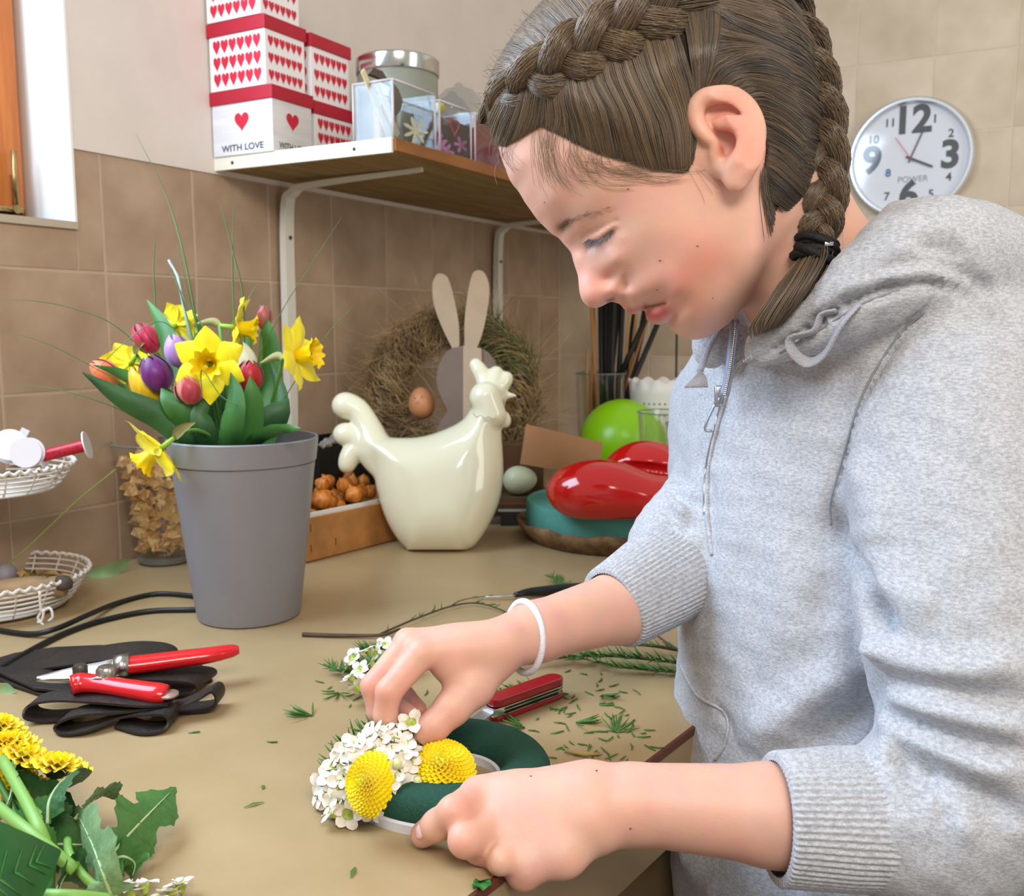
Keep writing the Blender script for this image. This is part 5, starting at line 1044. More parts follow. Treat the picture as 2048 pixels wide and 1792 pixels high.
# ================================================================ CHRYSANTHEMUM BUNCH IN THE CORNER
def cl(px, py, h): return PZ(px, py, TZ+h)
heads = [((115, 1532), .055, (.15, 1, -.25), .0215, 'yellow chrysanthemum head at the right end of the corner bunch'), ((48, 1512), .06, (.35, 1, -.2), .0215, 'yellow chrysanthemum head second from the right in the corner bunch'), ((14, 1488), .065, (-.1, 1, -.2), .0205, 'yellow chrysanthemum head under the topmost one at the picture edge'), ((2, 1450), .06, (.3, 1, -.2), .019, 'topmost yellow chrysanthemum head at the left picture edge'), ((30, 1560), .04, (.6, .7, .2), .018, 'half hidden yellow chrysanthemum head low in the corner bunch'), ((88, 1588), .03, (.6, .5, .2), .013, 'small yellow chrysanthemum glimpsed between the dark leaves')]
for (x, y), h, ax, R, lab in heads:
    c = cl(x, y, h); a_ = RT*ax[0]+UP*ax[1]-FW*ax[2]; pompon(c, a_, R, lab, cal=True, n=64, tmax=82, group='yellow chrysanthemums in the corner bunch', stem=[c-Vector((0, 0, .02))-FW*.02, cl(x*.4+60, 1690, .03), cl(90+x*.1, 1790, .02)])
def lobed(P, W, label, m, side, seed=0, lob=4, deep=.45, n=34, cup=.12):
    P = smooth_path(P, n); t = np.linspace(0, 1, n); side = np.cross(P[-1]-P[0], np.array(-FW))+np.array(FW)*.25*np.linalg.norm(P[-1]-P[0])*math.sin(seed*2.1); env = np.sin(np.pi*np.clip(t*.90+.06, 0, 1))**.8*(1-.25*t); lb = 1-deep*(.5+.5*np.cos(2*np.pi*lob*t+seed))**1.5; small = 1-.09*(np.arange(n) % 2)
    Wd_ = np.maximum(W*env*lb*small, .0006); Wd_[0:3] = np.minimum(Wd_[0:3], .003); Wd_[-1] = .0004
    g = ribbon(P, Wd_, side, cup=cup, nw=8, wav=.05, seed=seed); o = obj('serrated_leaf', g, m); tag(o, label, 'leaf', 'leaves of the corner bunch'); vm = tube(P[:int(n*.92)]+np.array([0, 0, .0006]), [.0016, .0010, .0003], 5); v = obj('midrib', vm, mat('midrib', '#a9c08a', .5)); v.parent = o
    return o
m_lg = mat('leaf_grey_green', '#86a878', .6, var=.2, vscale=35, col2='#6d9263', bump=.4, bscale=120); m_ld = mat('leaf_deep', '#35622f', .5, var=.3, vscale=30, col2='#27502c', bump=.4, bscale=120); m_lm = mat('leaf_mid', '#4f7d3b', .5, var=.25, vscale=30, col2='#3d6c34', bump=.4, bscale=120)
zv = Vector((0, 0, 1))
lobed([cl(222, 1712, .02), cl(260, 1668, .03), cl(305, 1622, .034), cl(352, 1574, .024)], .033, 'large lobed green leaf pointing up right out of the bunch', m_lm, RT+UP*.6, 1, 3, .5)
lobed([cl(225, 1800, .03), cl(205, 1745, .05), cl(180, 1680, .055), cl(150, 1620, .045)], .034, 'pale grey green lobed leaf showing its underside', m_lg, RT+FW*.2, 2, 3, .42)
lobed([cl(95, 1650, .05), cl(100, 1600, .062), cl(130, 1560, .062), cl(178, 1552, .046)], .026, 'dark glossy leaf curling under the rightmost yellow head', m_ld, RT*.5+UP, 3, 2, .2)
lobed([cl(150, 1640, .045), cl(180, 1605, .05), cl(210, 1590, .045), cl(238, 1600, .03)], .022, 'small grey green leaf folded beside the dark glossy one', m_lg, UP+RT*.3, 4, 3, .4)
lobed([cl(0, 1640, .05), cl(20, 1600, .06), cl(24, 1560, .06), cl(12, 1535, .055)], .020, 'narrow pale leaf at the left picture edge', m_lg, RT, 5, 2, .3)
lobed([cl(225, 1720, .016), cl(250, 1715, .02), cl(270, 1730, .012), cl(262, 1762, .006)], .019, 'round lobed leaf low on the bench under the pointed leaf', m_lm, UP+RT*.4, 6, 2, .3)
lobed([cl(110, 1800, .04), cl(125, 1760, .045), cl(150, 1740, .04), cl(190, 1790, .03)], .020, 'small dark leaf below the pale lobed leaf', m_ld, RT, 7, 2, .3)
lobed([cl(60, 1640, .035), cl(90, 1625, .04), cl(110, 1650, .03), cl(120, 1700, .02)], .020, 'shaded leaf in the middle of the corner bunch', m_lm, RT+UP*.2, 8, 2, .3)
lobed([cl(60, 1700, .02), cl(110, 1690, .025), cl(170, 1690, .02), cl(225, 1680, .015)], .028, 'broad dark leaf lying flat under the bunch', m_ld, UP+RT*.1, 9, 3, .3)
lobed([cl(0, 1590, .02), cl(60, 1600, .03), cl(120, 1620, .03), cl(160, 1650, .02)], .030, 'dark leaf behind the crossing stems', m_ld, UP, 10, 3, .2)
lobed([cl(-10, 1700, .03), cl(30, 1680, .045), cl(70, 1690, .045), cl(110, 1720, .03)], .026, 'light leaf above the big glossy leaf', m_lm, UP, 11, 2, .2)
bl = obj('broad_leaf', ribbon(smooth_path([cl(-160, 1830, .07), cl(-60, 1790, .085), cl(40, 1745, .085), cl(122, 1702, .07)], 20), [.030, .042, .045, .042, .032, .018, .001], UP-RT*.35, cup=-.12, nw=8), mat('broad_leaf_green', '#2a6a2b', .38, var=.2, vscale=25, col2='#21562a')); tag(bl, 'big smooth dark green leaf filling the lower left corner', 'leaf')
for k in range(7):
    t = .30+.09*k; P = smooth_path([cl(-160, 1830, .07), cl(-60, 1790, .085), cl(40, 1745, .085), cl(122, 1702, .07)], 20)+np.array([0, 0, .0008]); i = int(t*19)
    for s in (1, -1): v = obj('vein', tube([P[i]+np.array([0, 0, .001]), P[min(19, i+2)]+np.array(UP-RT*.35)*s*.027*(1-t*.85)], [.0009, .0003], 4), mat('vein_green', '#3c7a38', .4)); v.parent = bl
m_st2 = mat('thick_stem', '#7fae52', .45)
for pp, r, lab in (([(5, 1520, .07), (45, 1590, .072), (75, 1650, .07), (92, 1690, .06)], .0045, 'thick pale green stem rising to the picture edge'), ([(-20, 1600, .06), (40, 1650, .07), (90, 1690, .065), (150, 1740, .05)], .0042, 'pale green stem crossing towards the lower right'), ([(28, 1585, .055), (60, 1615, .055), (90, 1640, .05)], .0034, 'short grey green stem between the yellow heads'), ([(135, 1680, .04), (140, 1710, .045), (175, 1760, .04), (232, 1800, .03)], .0030, 'stem under the pale lobed leaf'), ([(90, 1790, .05), (150, 1792, .05), (220, 1800, .04)], .004, 'light stem along the lower picture edge')):
    tag(obj('cut_stalk', tube(smooth_path([cl(*q) for q in pp], 16), r, 8), m_st2), lab, 'stem', 'stems of the corner bunch')
for k, (x, y, h) in enumerate([(262, 1780, .012), (290, 1768, .014), (345, 1778, .012), (362, 1766, .012), (330, 1792, .010), (240, 1770, .012)]):
    waxflower(cl(x, y, h), Vector(UP*.9-RT*.1+FW*.2), k, 'white waxflower lying at the lower picture edge right of the leaves', 'waxflowers at the lower picture edge', stem=(.004, .003), s=.9)
tag(obj('pale_leaf', ribbon(smooth_path([T(-20, 1385, .002), T(10, 1378, .004), T(32, 1384, .002)], 8), [.002, .008, .001], (0, .4, 1), cup=.2), mat('pale_green_leaf', '#8faf7c')), 'pale leaf tip beside the leather pouch at the left edge', 'leaf')
# ================================================================ PERSON
# camera-aligned working frame: (right, up, towards the lens); everything is real geometry at its own distance
MC = np.array(cam.matrix_basis) if False else np.array(Matrix.LocRotScale(CAM, cam.rotation_euler, None))
def toW(V): V = np.asarray(V, float); return V@MC[:3, :3].T+MC[:3, 3]
def Lc(px, py, d): return np.array([(px-1024)*d/FPX, (896-py)*d/FPX, -d])
def fromW(p): p = np.asarray(p, float)-MC[:3, 3]; return p@MC[:3, :3]
def Th(px, py, h): return fromW(PZ(px, py, TZ+h))
DH = .893; CM = .01333
person = empty('person', (1.30, .98, -.30), 'young person with braided brown hair and grey zip hoodie arranging flowers', 'person')
def skinpaint(n): return np.ones((n, 3))
m_skin = bpy.data.materials.new('skin'); m_skin.use_nodes = True; _n = m_skin.node_tree; _b = _n.nodes['Principled BSDF']
_a = _n.nodes.new('ShaderNodeAttribute'); _a.attribute_name = 'paint'; _no = _n.nodes.new('ShaderNodeTexNoise'); _no.inputs['Scale'].default_value = 45; _no.inputs['Detail'].default_value = 4
_tc = _n.nodes.new('ShaderNodeTexCoord'); _n.links.new(_tc.outputs['Object'], _no.inputs['Vector'])
_mx = _n.nodes.new('ShaderNodeMix'); _mx.data_type = 'RGBA'; _mx.blend_type = 'MULTIPLY'; _mx.inputs[0].default_value = .22
_n.links.new(_a.outputs['Color'], _mx.inputs[6]); _n.links.new(_no.outputs['Color'], _mx.inputs[7]); _n.links.new(_mx.outputs[2], _b.inputs['Base Color'])
_b.inputs['Roughness'].default_value = .52; _b.inputs['Subsurface Weight'].default_value = .35; _b.inputs['Subsurface Radius'].default_value = (.012, .0045, .002); _b.inputs['Subsurface Scale'].default_value = 1.0
_n2 = _n.nodes.new('ShaderNodeTexNoise'); _n2.inputs['Scale'].default_value = 420; _n.links.new(_tc.outputs['Object'], _n2.inputs['Vector'])
_bp = _n.nodes.new('ShaderNodeBump'); _bp.inputs['Strength'].default_value = .10; _bp.inputs['Distance'].default_value = .001; _n.links.new(_n2.outputs['Fac'], _bp.inputs['Height']); _n.links.new(_bp.outputs[0], _b.inputs['Normal'])
SKIN = np.array(srgb('#e4b09b'))
# ---------------------------------------------------------------- head: half-width map over the profile plane
contour = [(1012, 339), (1036, 378), (1061, 417), (1085, 446), (1107, 468), (1126, 485), (1136, 497), (1144, 512), (1151, 536), (1157, 561), (1159, 583), (1163, 597), (1173, 610), (1188, 616), (1205, 612), (1219, 605), (1229, 602), (1239, 604), (1246, 614), (1256, 624), (1268, 629), (1280, 625), (1288, 617), (1290, 627), (1297, 639), (1310, 647), (1322, 649), (1331, 645), (1340, 641), (1346, 655), (1358, 668), (1375, 677), (1395, 679), (1414, 674), (1444, 657), (1471, 632), (1495, 600), (1518, 562), (1535, 520),
           (1552, 478), (1580, 420), (1602, 330), (1612, 230), (1605, 130), (1580, 40), (1525, -45), (1430, -100), (1310, -105), (1205, -62), (1130, 5), (1072, 65), (1026, 130), (998, 190), (990, 250), (998, 300)]
inner = [(1040, 330, 2.7), (1080, 290, 4.5), (1062, 372, 2.4), (1100, 400, 3.2), (1150, 330, 5.5), (1200, 290, 6.3), (1110, 240, 5.6), (1050, 220, 4.2), (1190, 385, 5.2), (1140, 425, 3.3), (1150, 395, 4.3),
         (1128, 452, 1.75), (1160, 450, 3.0), (1190, 435, 4.0), (1230, 420, 4.9), (1262, 440, 5.1),
         (1150, 480, 1.35), (1172, 490, 1.65), (1182, 484, 2.15), (1197, 474, 3.0), (1216, 462, 3.8), (1234, 456, 4.3), (1255, 470, 4.6), (1215, 490, 3.15), (1200, 500, 2.5), (1228, 520, 3.4),
         (1158, 515, 1.0), (1176, 525, 1.35), (1195, 540, 1.7), (1175, 560, 1.15), (1182, 585, 1.25), (1200, 560, 1.45), (1204, 592, 1.35), (1232, 567, 1.85), (1222, 585, 1.70), (1240, 580, 1.75), (1254, 570, 2.05), (1262, 585, 2.35), (1275, 560, 3.2), (1243, 545, 2.75), (1222, 548, 1.95),
         (1300, 535, 4.2), (1290, 495, 4.75), (1340, 460, 5.9), (1330, 520, 4.95), (1380, 500, 5.85), (1400, 560, 5.0), (1350, 585, 4.2), (1300, 585, 3.1), (1440, 600, 4.1), (1450, 540, 5.3), (1485, 480, 6.0), (1420, 430, 6.35), (1300, 400, 6.0), (1350, 350, 6.6), (1450, 330, 6.9), (1400, 635, 3.1), (1362, 635, 2.45), (1375, 658, 1.75),
         (1329, 607, 2.35), (1312, 606, 2.0), (1267, 613, 1.15), (1290, 606, 1.6), (1252, 606, 1.0), (1308, 630, 1.35), (1325, 626, 1.85), (1345, 615, 2.6), (1340, 628, 2.1), (1242, 590, 1.75),
         (1475, 595, 3.5), (1500, 550, 4.6), (1515, 500, 5.4), (1200, 200, 6.9), (1300, 200, 7.3), (1300, 100, 7.0), (1400, 200, 7.4), (1500, 200, 7.0), (1450, 80, 6.6), (1560, 200, 5.2), (1550, 320, 5.5), (1400, 0, 5.2), (1250, 0, 5.2), (1130, 100, 5.4), (1530, 420, 5.6)]
pts, val = [], []
for x, y in contour: l = Lc(x, y, DH); pts.append(l[:2]); val.append(0)
for x, y, c_ in inner: w_ = c_*CM; l = Lc(x, y, DH-w_); pts.append(l[:2]); val.append(w_*w_)
Cc = np.array(pts[:len(contour)]); cen = Cc.mean(0)
nx_ = np.roll(Cc, -1, 0)-np.roll(Cc, 1, 0); nx_ = np.stack([nx_[:, 1], -nx_[:, 0]], 1); nx_ /= np.linalg.norm(nx_, axis=1)[:, None]
area2 = sum(Cc[i][0]*Cc[(i+1) % len(Cc)][1]-Cc[(i+1) % len(Cc)][0]*Cc[i][1] for i in range(len(Cc)))
if area2 < 0: nx_ = -nx_
for i in list(range(0, 6))+list(range(36, len(Cc))): pts.append(Cc[i]+nx_[i]*.02); val.append(-.0016)
for x, y in ((1100, 560), (1120, 620), (1180, 660), (1250, 670), (1300, 690), (1060, 480), (1400, 730)): pts.append(Lc(x, y, DH)[:2]); val.append(-.0014)
pts = np.array(pts); val = np.array(val)
def tps(r2): return .5*r2*np.log(r2+1e-12)
sc_ = .1; A = tps((((pts[:, None]-pts[None])/sc_)**2).sum(-1))+np.eye(len(pts))*6e-4; Pm = np.c_[np.ones(len(pts)), pts/sc_]
sol = np.linalg.solve(np.block([[A, Pm], [Pm.T, np.zeros((3, 3))]]), np.r_[val, 0, 0, 0])
def Hraw(u, v):
    sh = u.shape; q = np.stack([u.ravel(), v.ravel()], 1)/sc_; out = sol[-3]+q[:, 0]*sol[-2]+q[:, 1]*sol[-1]
    for i, p in enumerate(pts/sc_): out += sol[i]*tps(((q-p)**2).sum(1))
    return out.reshape(sh)
def seg_d(U, V, poly):
    d = np.full(U.shape, 1e5)
    for i in range(len(poly)-1):
        a, b = poly[i], poly[i+1]; ab = b-a; t = np.clip(((U-a[0])*ab[0]+(V-a[1])*ab[1])/(ab@ab+1e-12), 0, 1); d = np.minimum(d, np.hypot(U-a[0]-t*ab[0], V-a[1]-t*ab[1]))
    return d
hg = .0019; lo = Lc(955, 700, DH)[:2]; hi = Lc(1660, -160, DH)[:2]
Fh = Field((lo[0], lo[1], -DH-.115), (hi[0], hi[1], -DH+.115), hg)
U2, V2 = np.meshgrid(Fh.ax[0], Fh.ax[1], indexing='ij'); Hm = Hraw(U2, V2)
# fine relief of the face: (polyline px, half-width cm there, amplitude cm, sigma cm)
rel = [([(1172, 468), (1195, 462), (1229, 452)], 3.2, -.22, .16), ([(1178, 474), (1196, 473), (1222, 459)], 3.0, .26, .26), ([(1180, 489), (1205, 487), (1226, 468)], 2.9, -.20, .15), ([(1190, 503), (1215, 503), (1238, 485)], 3.0, .10, .3),
       ([(1249, 558), (1253, 572), (1246, 586)], 2.0, -.22, .13), ([(1215, 552), (1232, 548)], 2.0, -.14, .2), ([(1234, 568), (1224, 578)], 1.9, .12, .28),
       ([(1260, 572), (1290, 592), (1312, 600)], 2.6, -.05, .24), ([(1288, 616), (1308, 608), (1330, 606)], 1.9, -.34, .11), ([(1262, 617), (1290, 610), (1318, 604)], 1.5, .16, .17), ([(1300, 628), (1318, 622), (1330, 614)], 1.7, .22, .22), ([(1338, 640), (1345, 620), (1342, 606)], 2.3, -.12, .25),
       ([(1212, 604), (1226, 597)], 1.3, -.45, .09), ([(1244, 600), (1250, 612)], .8, -.05, .1)]
Wm = np.sqrt(np.maximum(Hm, 0)); dW = np.zeros_like(Wm)
for pl, wc_, am, sg in rel:
    q = np.array([Lc(x, y, DH-wc_*CM)[:2] for x, y in pl]); dW += am*CM*np.exp(-(seg_d(U2, V2, q)/(sg*CM))**2)
fade = np.clip(Wm/(.8*CM), 0, 1); Hm = np.where(Hm > 0, np.maximum(Wm+dW*fade, .0)**2, Hm)
def Wat(u, v):
    i = np.clip((u-Fh.ax[0][0])/hg, 0, len(Fh.ax[0])-2.001); j = np.clip((v-Fh.ax[1][0])/hg, 0, len(Fh.ax[1])-2.001); a, b = i.astype(int), j.astype(int); i -= a; j -= b
    h = Hm[a, b]*(1-i)*(1-j)+Hm[a+1, b]*i*(1-j)+Hm[a, b+1]*(1-i)*j+Hm[a+1, b+1]*i*j
    return np.sqrt(np.maximum(h, 0))
def onhead(px, py, off=0.0):
    """point(s) on the near side of the head under photograph pixels, lifted by off"""
    px = np.asarray(px, float); py = np.asarray(py, float); w_ = np.full(px.shape, .06)
    for _ in range(14): u = (px-1024)*(DH-w_)/FPX; v = (896-py)*(DH-w_)/FPX; w_ = .5*w_+.5*(Wat(u, v)+off)
    return np.stack([(px-1024)*(DH-w_)/FPX, (896-py)*(DH-w_)/FPX, w_-DH], -1)
Wz = (Fh.ax[2]+DH); f = Wz[None, None, :]**2-Hm[:, :, None]; gu, gv = np.gradient(Hm, hg)
gn = np.sqrt(gu[:, :, None]**2+gv[:, :, None]**2+4*Wz[None, None, :]**2); Fh.f = np.clip(f/np.maximum(gn, .02), -.05, .05).astype(np.float32)
# ears (near one traced, far one mirrored)
def ear(sgn):
    def E(px, py, cm): w_ = cm*CM; l = Lc(px, py, DH-w_); l[2] = sgn*w_-DH; return l
    Fh.chain([E(1425, 225, 7.1), E(1470, 225, 7.9), E(1492, 270, 8.1), E(1470, 330, 7.6)], [.010, .012, .012, .009], .008, 10)
    Fh.ell(E(1455, 265, 7.5), (.030, .040, .0065), Euler((0, sgn*-.32, .25)).to_matrix(), .006)
    Fh.ell(E(1449, 290, 8.15), (.0165, .021, .012), None, .004, sign=-1)
    Fh.chain([E(1410, 228, 7.9), E(1440, 210, 8.3), E(1475, 214, 8.7), E(1500, 245, 8.9)], [.005, .006, .006, .005], .005, 12, sign=-1)
    Fh.chain([E(1428, 286, 7.7), E(1408, 268, 7.7), E(1393, 245, 7.6), E(1391, 216, 7.7), E(1407, 196, 7.9), E(1436, 189, 8.3), E(1468, 191, 8.6), E(1496, 212, 8.8), E(1512, 244, 8.9), E(1517, 280, 8.8), E(1510, 316, 8.5), E(1494, 342, 8.1)], [.0035, .0048, .0058, .0062, .0062, .006, .006, .006, .0058, .0055, .005, .005], .0035, 44)
    Fh.chain([E(1438, 250, 7.9), E(1465, 247, 8.2), E(1486, 258, 8.4), E(1492, 285, 8.4), E(1482, 312, 8.2), E(1468, 328, 8.0)], [.0035, .005, .0058, .006, .006, .005], .004, 20)
    Fh.ell(E(1473, 350, 7.8), (.0115, .014, .0075), None, .008)
    Fh.ell(E(1431, 305, 7.5), (.0055, .0085, .0055), None, .005); Fh.ell(E(1447, 333, 7.4), (.008, .006, .005), None, .006)
ear(1); ear(-1)
# neck
NK = [Lc(1560, 400, .90), Lc(1628, 560, .925), Lc(1725, 760, .96)]
Fn = Field(np.min([p-.12 for p in NK], 0), np.max([p+.12 for p in NK], 0)+np.array([0, .03, 0]), .0035)
V1, F1 = Fh.mesh(); 
# neck blended in a field of its own that also holds the head's lower back, so that the two meet inside each other
for p_, q_, a_, b_ in ((NK[0], NK[1], .058, .064), (NK[1], NK[2], .064, .085)): Fh.cone(p_, q_, a_, b_, .03); Fn.cone(p_, q_, a_-.0005, b_-.0005, .02)
Fh.f[:, 0] = .01
V1, F1 = Fh.mesh(); V1 = laplace(V1, F1, 2)
V2n, F2n = Fn.mesh(); V2n = laplace(V2n, F2n, 2)
# paint
P3 = np.tile(SKIN, (len(V1), 1)); dep = -V1[:, 2]; X1 = 1024+FPX*V1[:, 0]/dep; Y1 = 896-FPX*V1[:, 1]/dep; far = V1[:, 2] < -DH
wf = np.abs(V1[:, 2]+DH); X1 = 1024+FPX*V1[:, 0]/(DH-wf); Y1 = 896-FPX*V1[:, 1]/(DH-wf)
def blot(poly, sig, col, am):
    q = [np.array(p, float) for p in poly]; d = seg_d(X1, Y1, q if len(q) > 1 else [q[0], q[0]+.01]); a = (am*np.exp(-(d/sig)**2))[:, None]; return a, np.array(srgb(col))
for poly, sig, col, am in [([(1400, 520), (1370, 560)], 60, '#e07f6c', .45), ([(1185, 590), (1200, 560)], 28, '#e8958a', .4), ([(1450, 230), (1500, 300), (1460, 200)], 38, '#dc7a62', .45), ([(1446, 300)], 16, '#b5503c', .6), ([(1270, 380)], 70, '#ecb49a', .3),
                           ([(1258, 622), (1272, 620), (1290, 612)], 7, '#c5655f', .75), ([(1300, 632), (1315, 632), (1328, 622)], 13, '#c8505a', .85), ([(1290, 615), (1330, 607)], 3.2, '#6d2424', .85), ([(1216, 602), (1226, 598)], 4.2, '#6d2d24', .8),
                           ([(1120, 455), (1132, 450)], 9, '#4f3a34', .75), ([(1135, 446), (1180, 428), (1228, 418)], 6, '#b98f7a', .3), ([(1180, 486), (1200, 482), (1224, 464)], 4.5, '#3c2c30', .8), ([(1176, 500), (1205, 500)], 10, '#b98a86', .4)]:
    a, c = blot(poly, sig, col, am); P3 = P3*(1-a)+c*a
def limb_field(chains, res, pad=.03):
    A = np.array([p for ch in chains for p in ch[0]]); Fd = Field(A.min(0)-pad-.02, A.max(0)+pad+.02, res); return Fd
# ---------------------------------------------------------------- right hand (far, pinching a sprig) and forearm
RH = []
Wd = Lc(1040, 1272, .925); Wr = Lc(1005, 1283, .912)
mcp = {'i': Lc(842, 1308, .872), 'm': Lc(818, 1290, .892), 'r': Lc(815, 1285, .918), 'p': Lc(828, 1290, .940)}
fr = limb_field([([Lc(1500, 1090, 1.10), Lc(720, 1480, .84), Lc(1100, 1350, .85), Lc(700, 1230, 1.0)], 0)], .0019)
fr.cone(Lc(1480, 1095, 1.08), Lc(1245, 1212, .99), .040, .0365, .01); fr.cone(Lc(1245, 1212, .99), Lc(1075, 1262, .935), .0365, .0285, .01)
fr.cone(Lc(1075, 1264, .945), Wd, .0265, .024, .01); fr.cone(Lc(1075, 1264, .93), Lc(1010, 1290, .905), .026, .021, .012)
for k, r0, r1 in (('i', .019, .0135), ('m', .018, .014), ('r', .017, .0135), ('p', .016, .0125)):
    st_ = Wr+np.array([0, 0, {'i': .012, 'm': .004, 'r': -.008, 'p': -.018}[k]]); fr.cone(st_, mcp[k], r0, r1, .012)
fr.cone(Wr+np.array([-.01, -.012, .006]), Lc(905, 1335, .885), .020, .014, .014)
fr.ell(Lc(930, 1300, .90), (.040, .020, .026), None, .015)
fing = {'i': [(842, 1308, .872), (778, 1383, .858), (770, 1432, .860), (797, 1462, .866)], 'm': [(818, 1290, .892), (748, 1372, .880), (758, 1425, .878), (790, 1462, .880)],
        'r': [(815, 1285, .918), (762, 1370, .915), (795, 1415, .905), (826, 1432, .898)], 'p': [(828, 1290, .940), (790, 1362, .945), (815, 1398, .935), (838, 1418, .925)]}
rad = {'i': [.0138, .0120, .0105, .0088], 'm': [.0142, .0122, .0106, .0088], 'r': [.0135, .0116, .0100, .0085], 'p': [.0125, .0105, .0092, .0078]}
for k in 'pmri':
    P_ = [Lc(*q) for q in fing[k]]; R_l = rad[k]
    for a in range(3): fr.cone(P_[a], P_[a+1], R_l[a], R_l[a+1], .0035)
# thumb
tp = [Lc(985, 1320, .905), Lc(945, 1372, .885), Lc(905, 1415, .868), Lc(868, 1452, .858), Lc(848, 1464, .856)]
for a, (r0, r1) in enumerate(((.020, .0195), (.0195, .0160), (.0160, .0135), (.0135, .0110))): fr.cone(tp[a], tp[a+1], r0, r1, .010 if a == 0 else .006)
fr.cone(Lc(905, 1335, .885), Lc(935, 1365, .885), .014, .016, .012)
V3, F3 = fr.mesh(); V3 = laplace(V3, F3, 3)
# ---------------------------------------------------------------- left hand (near, steadying the wreath) and forearm
fl_ = limb_field([([Lc(1750, 1650, .78), Lc(800, 1500, .80), Lc(1000, 1800, .74), Th(830, 1680, .0)], 0)], .0019)
fl_.cone(Lc(1720, 1650, .765), Lc(1540, 1630, .768), .045, .0385, .01); fl_.cone(Lc(1540, 1628, .768), Lc(1260, 1606, .772), .0385, .031, .01)
fl_.cone(Lc(1260, 1612, .772), Lc(1175, 1622, .770), .0300, .030, .01)
LM = {'i': Lc(956, 1594, .782), 'm': Lc(992, 1640, .766), 'r': Lc(1014, 1690, .752), 'p': Lc(1052, 1732, .740)}
for k, y0, r0, r1 in (('i', 1578, .022, .0150), ('m', 1600, .023, .0155), ('r', 1628, .023, .0130), ('p', 1652, .022, .0125)):
    fl_.cone(Lc(1175, y0, .775-.006*'imrp'.index(k)), LM[k], r0, r1, .014)
fl_.ell(Lc(1085, 1640, .772), (.05, .026, .022), Euler((0, 0, .25)).to_matrix(), .02)
fl_.cone(LM['i']+np.array([.006, -.002, -.004]), LM['p']+np.array([.008, .004, -.004]), .0135, .011, .014)
fl_.cone(LM['i']+np.array([.03, 0, 0]), LM['p']+np.array([.03, .006, -.002]), .017, .016, .014)
lf_ = {'i': [LM['i'], Th(908, 1624, .042), Th(874, 1650, .026), Th(846, 1669, .0120)], 'm': [LM['m'], Th(930, 1680, .028), Th(958, 1698, .012), Th(985, 1690, .010)],
       'r': [LM['r'], Lc(990, 1712, .752), Th(1000, 1722, .012), Th(1030, 1712, .010)], 'p': [LM['p'], Lc(1046, 1748, .742), Lc(1062, 1742, .765), Lc(1085, 1720, .775)]}
lr = {'i': [.0148, .0125, .0118, .0104], 'm': [.0130, .0126, .0110, .009], 'r': [.0118, .0106, .010, .009], 'p': [.0115, .0112, .010, .008]}
for k in 'prmi':
    P_ = lf_[k]
    for a in range(3): fl_.cone(P_[a], P_[a+1], lr[k][a], lr[k][a+1], (.012 if k in 'rp' else .005) if a == 0 else .005)
th_ = [Lc(1130, 1600, .80), Lc(1060, 1592, .815), Th(1000, 1590, .034), Th(955, 1600, .030)]
for a, (r0, r1) in enumerate(((.022, .018), (.018, .0145), (.0145, .011))): fl_.cone(th_[a], th_[a+1], r0, r1, .008)
V4, F4 = fl_.mesh(); V4 = laplace(V4, F4, 3)
# torso and upper arms under the clothes
TC = Lc(1623, 1000, 1.027); LEL = Lc(1985, 1530, .775); LSH = Lc(1900, 760, .86); REL = Lc(1500, 1085, 1.10)
ft = Field(Lc(1420, 2100, 1.1)-.12, np.array([.75, .12, -.62]), .009)
Rt = Euler((0, math.radians(70), 0)).to_matrix()   # x axis: depth of the chest, z: shoulder line
rT = np.array([[math.cos(math.radians(20)), 0, math.sin(math.radians(20))], [0, 1, 0], [-math.sin(math.radians(20)), 0, math.cos(math.radians(20))]])  # columns: front-back, up, lateral
tors = np.stack([np.array([-math.cos(math.radians(20)), 0, math.sin(math.radians(20))]), np.array([0, 1., 0]), np.array([math.sin(math.radians(20)), 0, math.cos(math.radians(20))])], 1)
ft.ell(TC, (.095, .25, .17), tors, .03); ft.ell(Lc(1640, 1500, 1.03), (.095, .26, .15), tors, .05); ft.cone(NK[2], TC+np.array([0, .05, 0]), .07, .09, .05)
ft.cone(LSH, LEL, .050, .044, .03); ft.cone(LEL, Lc(1650, 1640, .767), .044, .040, .01)
ft.cone(TC+np.array([-.03, .12, -.16]), REL, .048, .040, .03); ft.cone(REL, Lc(1420, 1120, 1.05), .040, .038, .01)
V5, F5 = ft.mesh()
def pj(*a):
    V, F, C, o = [], [], [], 0
    for v, f_, c in a: V.append(v); F.append(f_+o); C.append(c if c is not None else np.tile(SKIN, (len(v), 1))); o += len(v)
    return np.concatenate(V), np.concatenate(F), np.concatenate(C)
def handpaint(V, spots):
    C_ = np.tile(SKIN, (len(V), 1))
    for p, s, col, am in spots: a = (am*np.exp(-(np.linalg.norm(V-p, axis=1)/s)**2))[:, None]; C_ = C_*(1-a)+np.array(srgb(col))*a
    return C_
pk = '#e08a74'
C3 = handpaint(V3, [(fing_p, .017, pk, .45) for fing_p in [Lc(*fing[k][j]) for k in 'imrp' for j in (1, 3)]]+[(tp[3], .02, pk, .4), (mcp['i'], .016, pk, .3)])
C4 = handpaint(V4, [(lf_[k][1], .015, pk, .4) for k in 'imrp']+[(lf_['i'][3], .014, '#e39a92', .5), (LM['i'], .012, '#f0b8ae', .3)])
V, F, Cp = pj((V1, F1, P3), (V2n, F2n, None), (V3, F3, C3), (V4, F4, C4), (V5, F5, None))
body = obj('body', (toW(V), F), m_skin, person)
at = body.data.color_attributes.new('paint', 'FLOAT_COLOR', 'POINT'); at.data.foreach_set('color', np.c_[Cp, np.ones(len(Cp))].astype(np.float32).ravel())
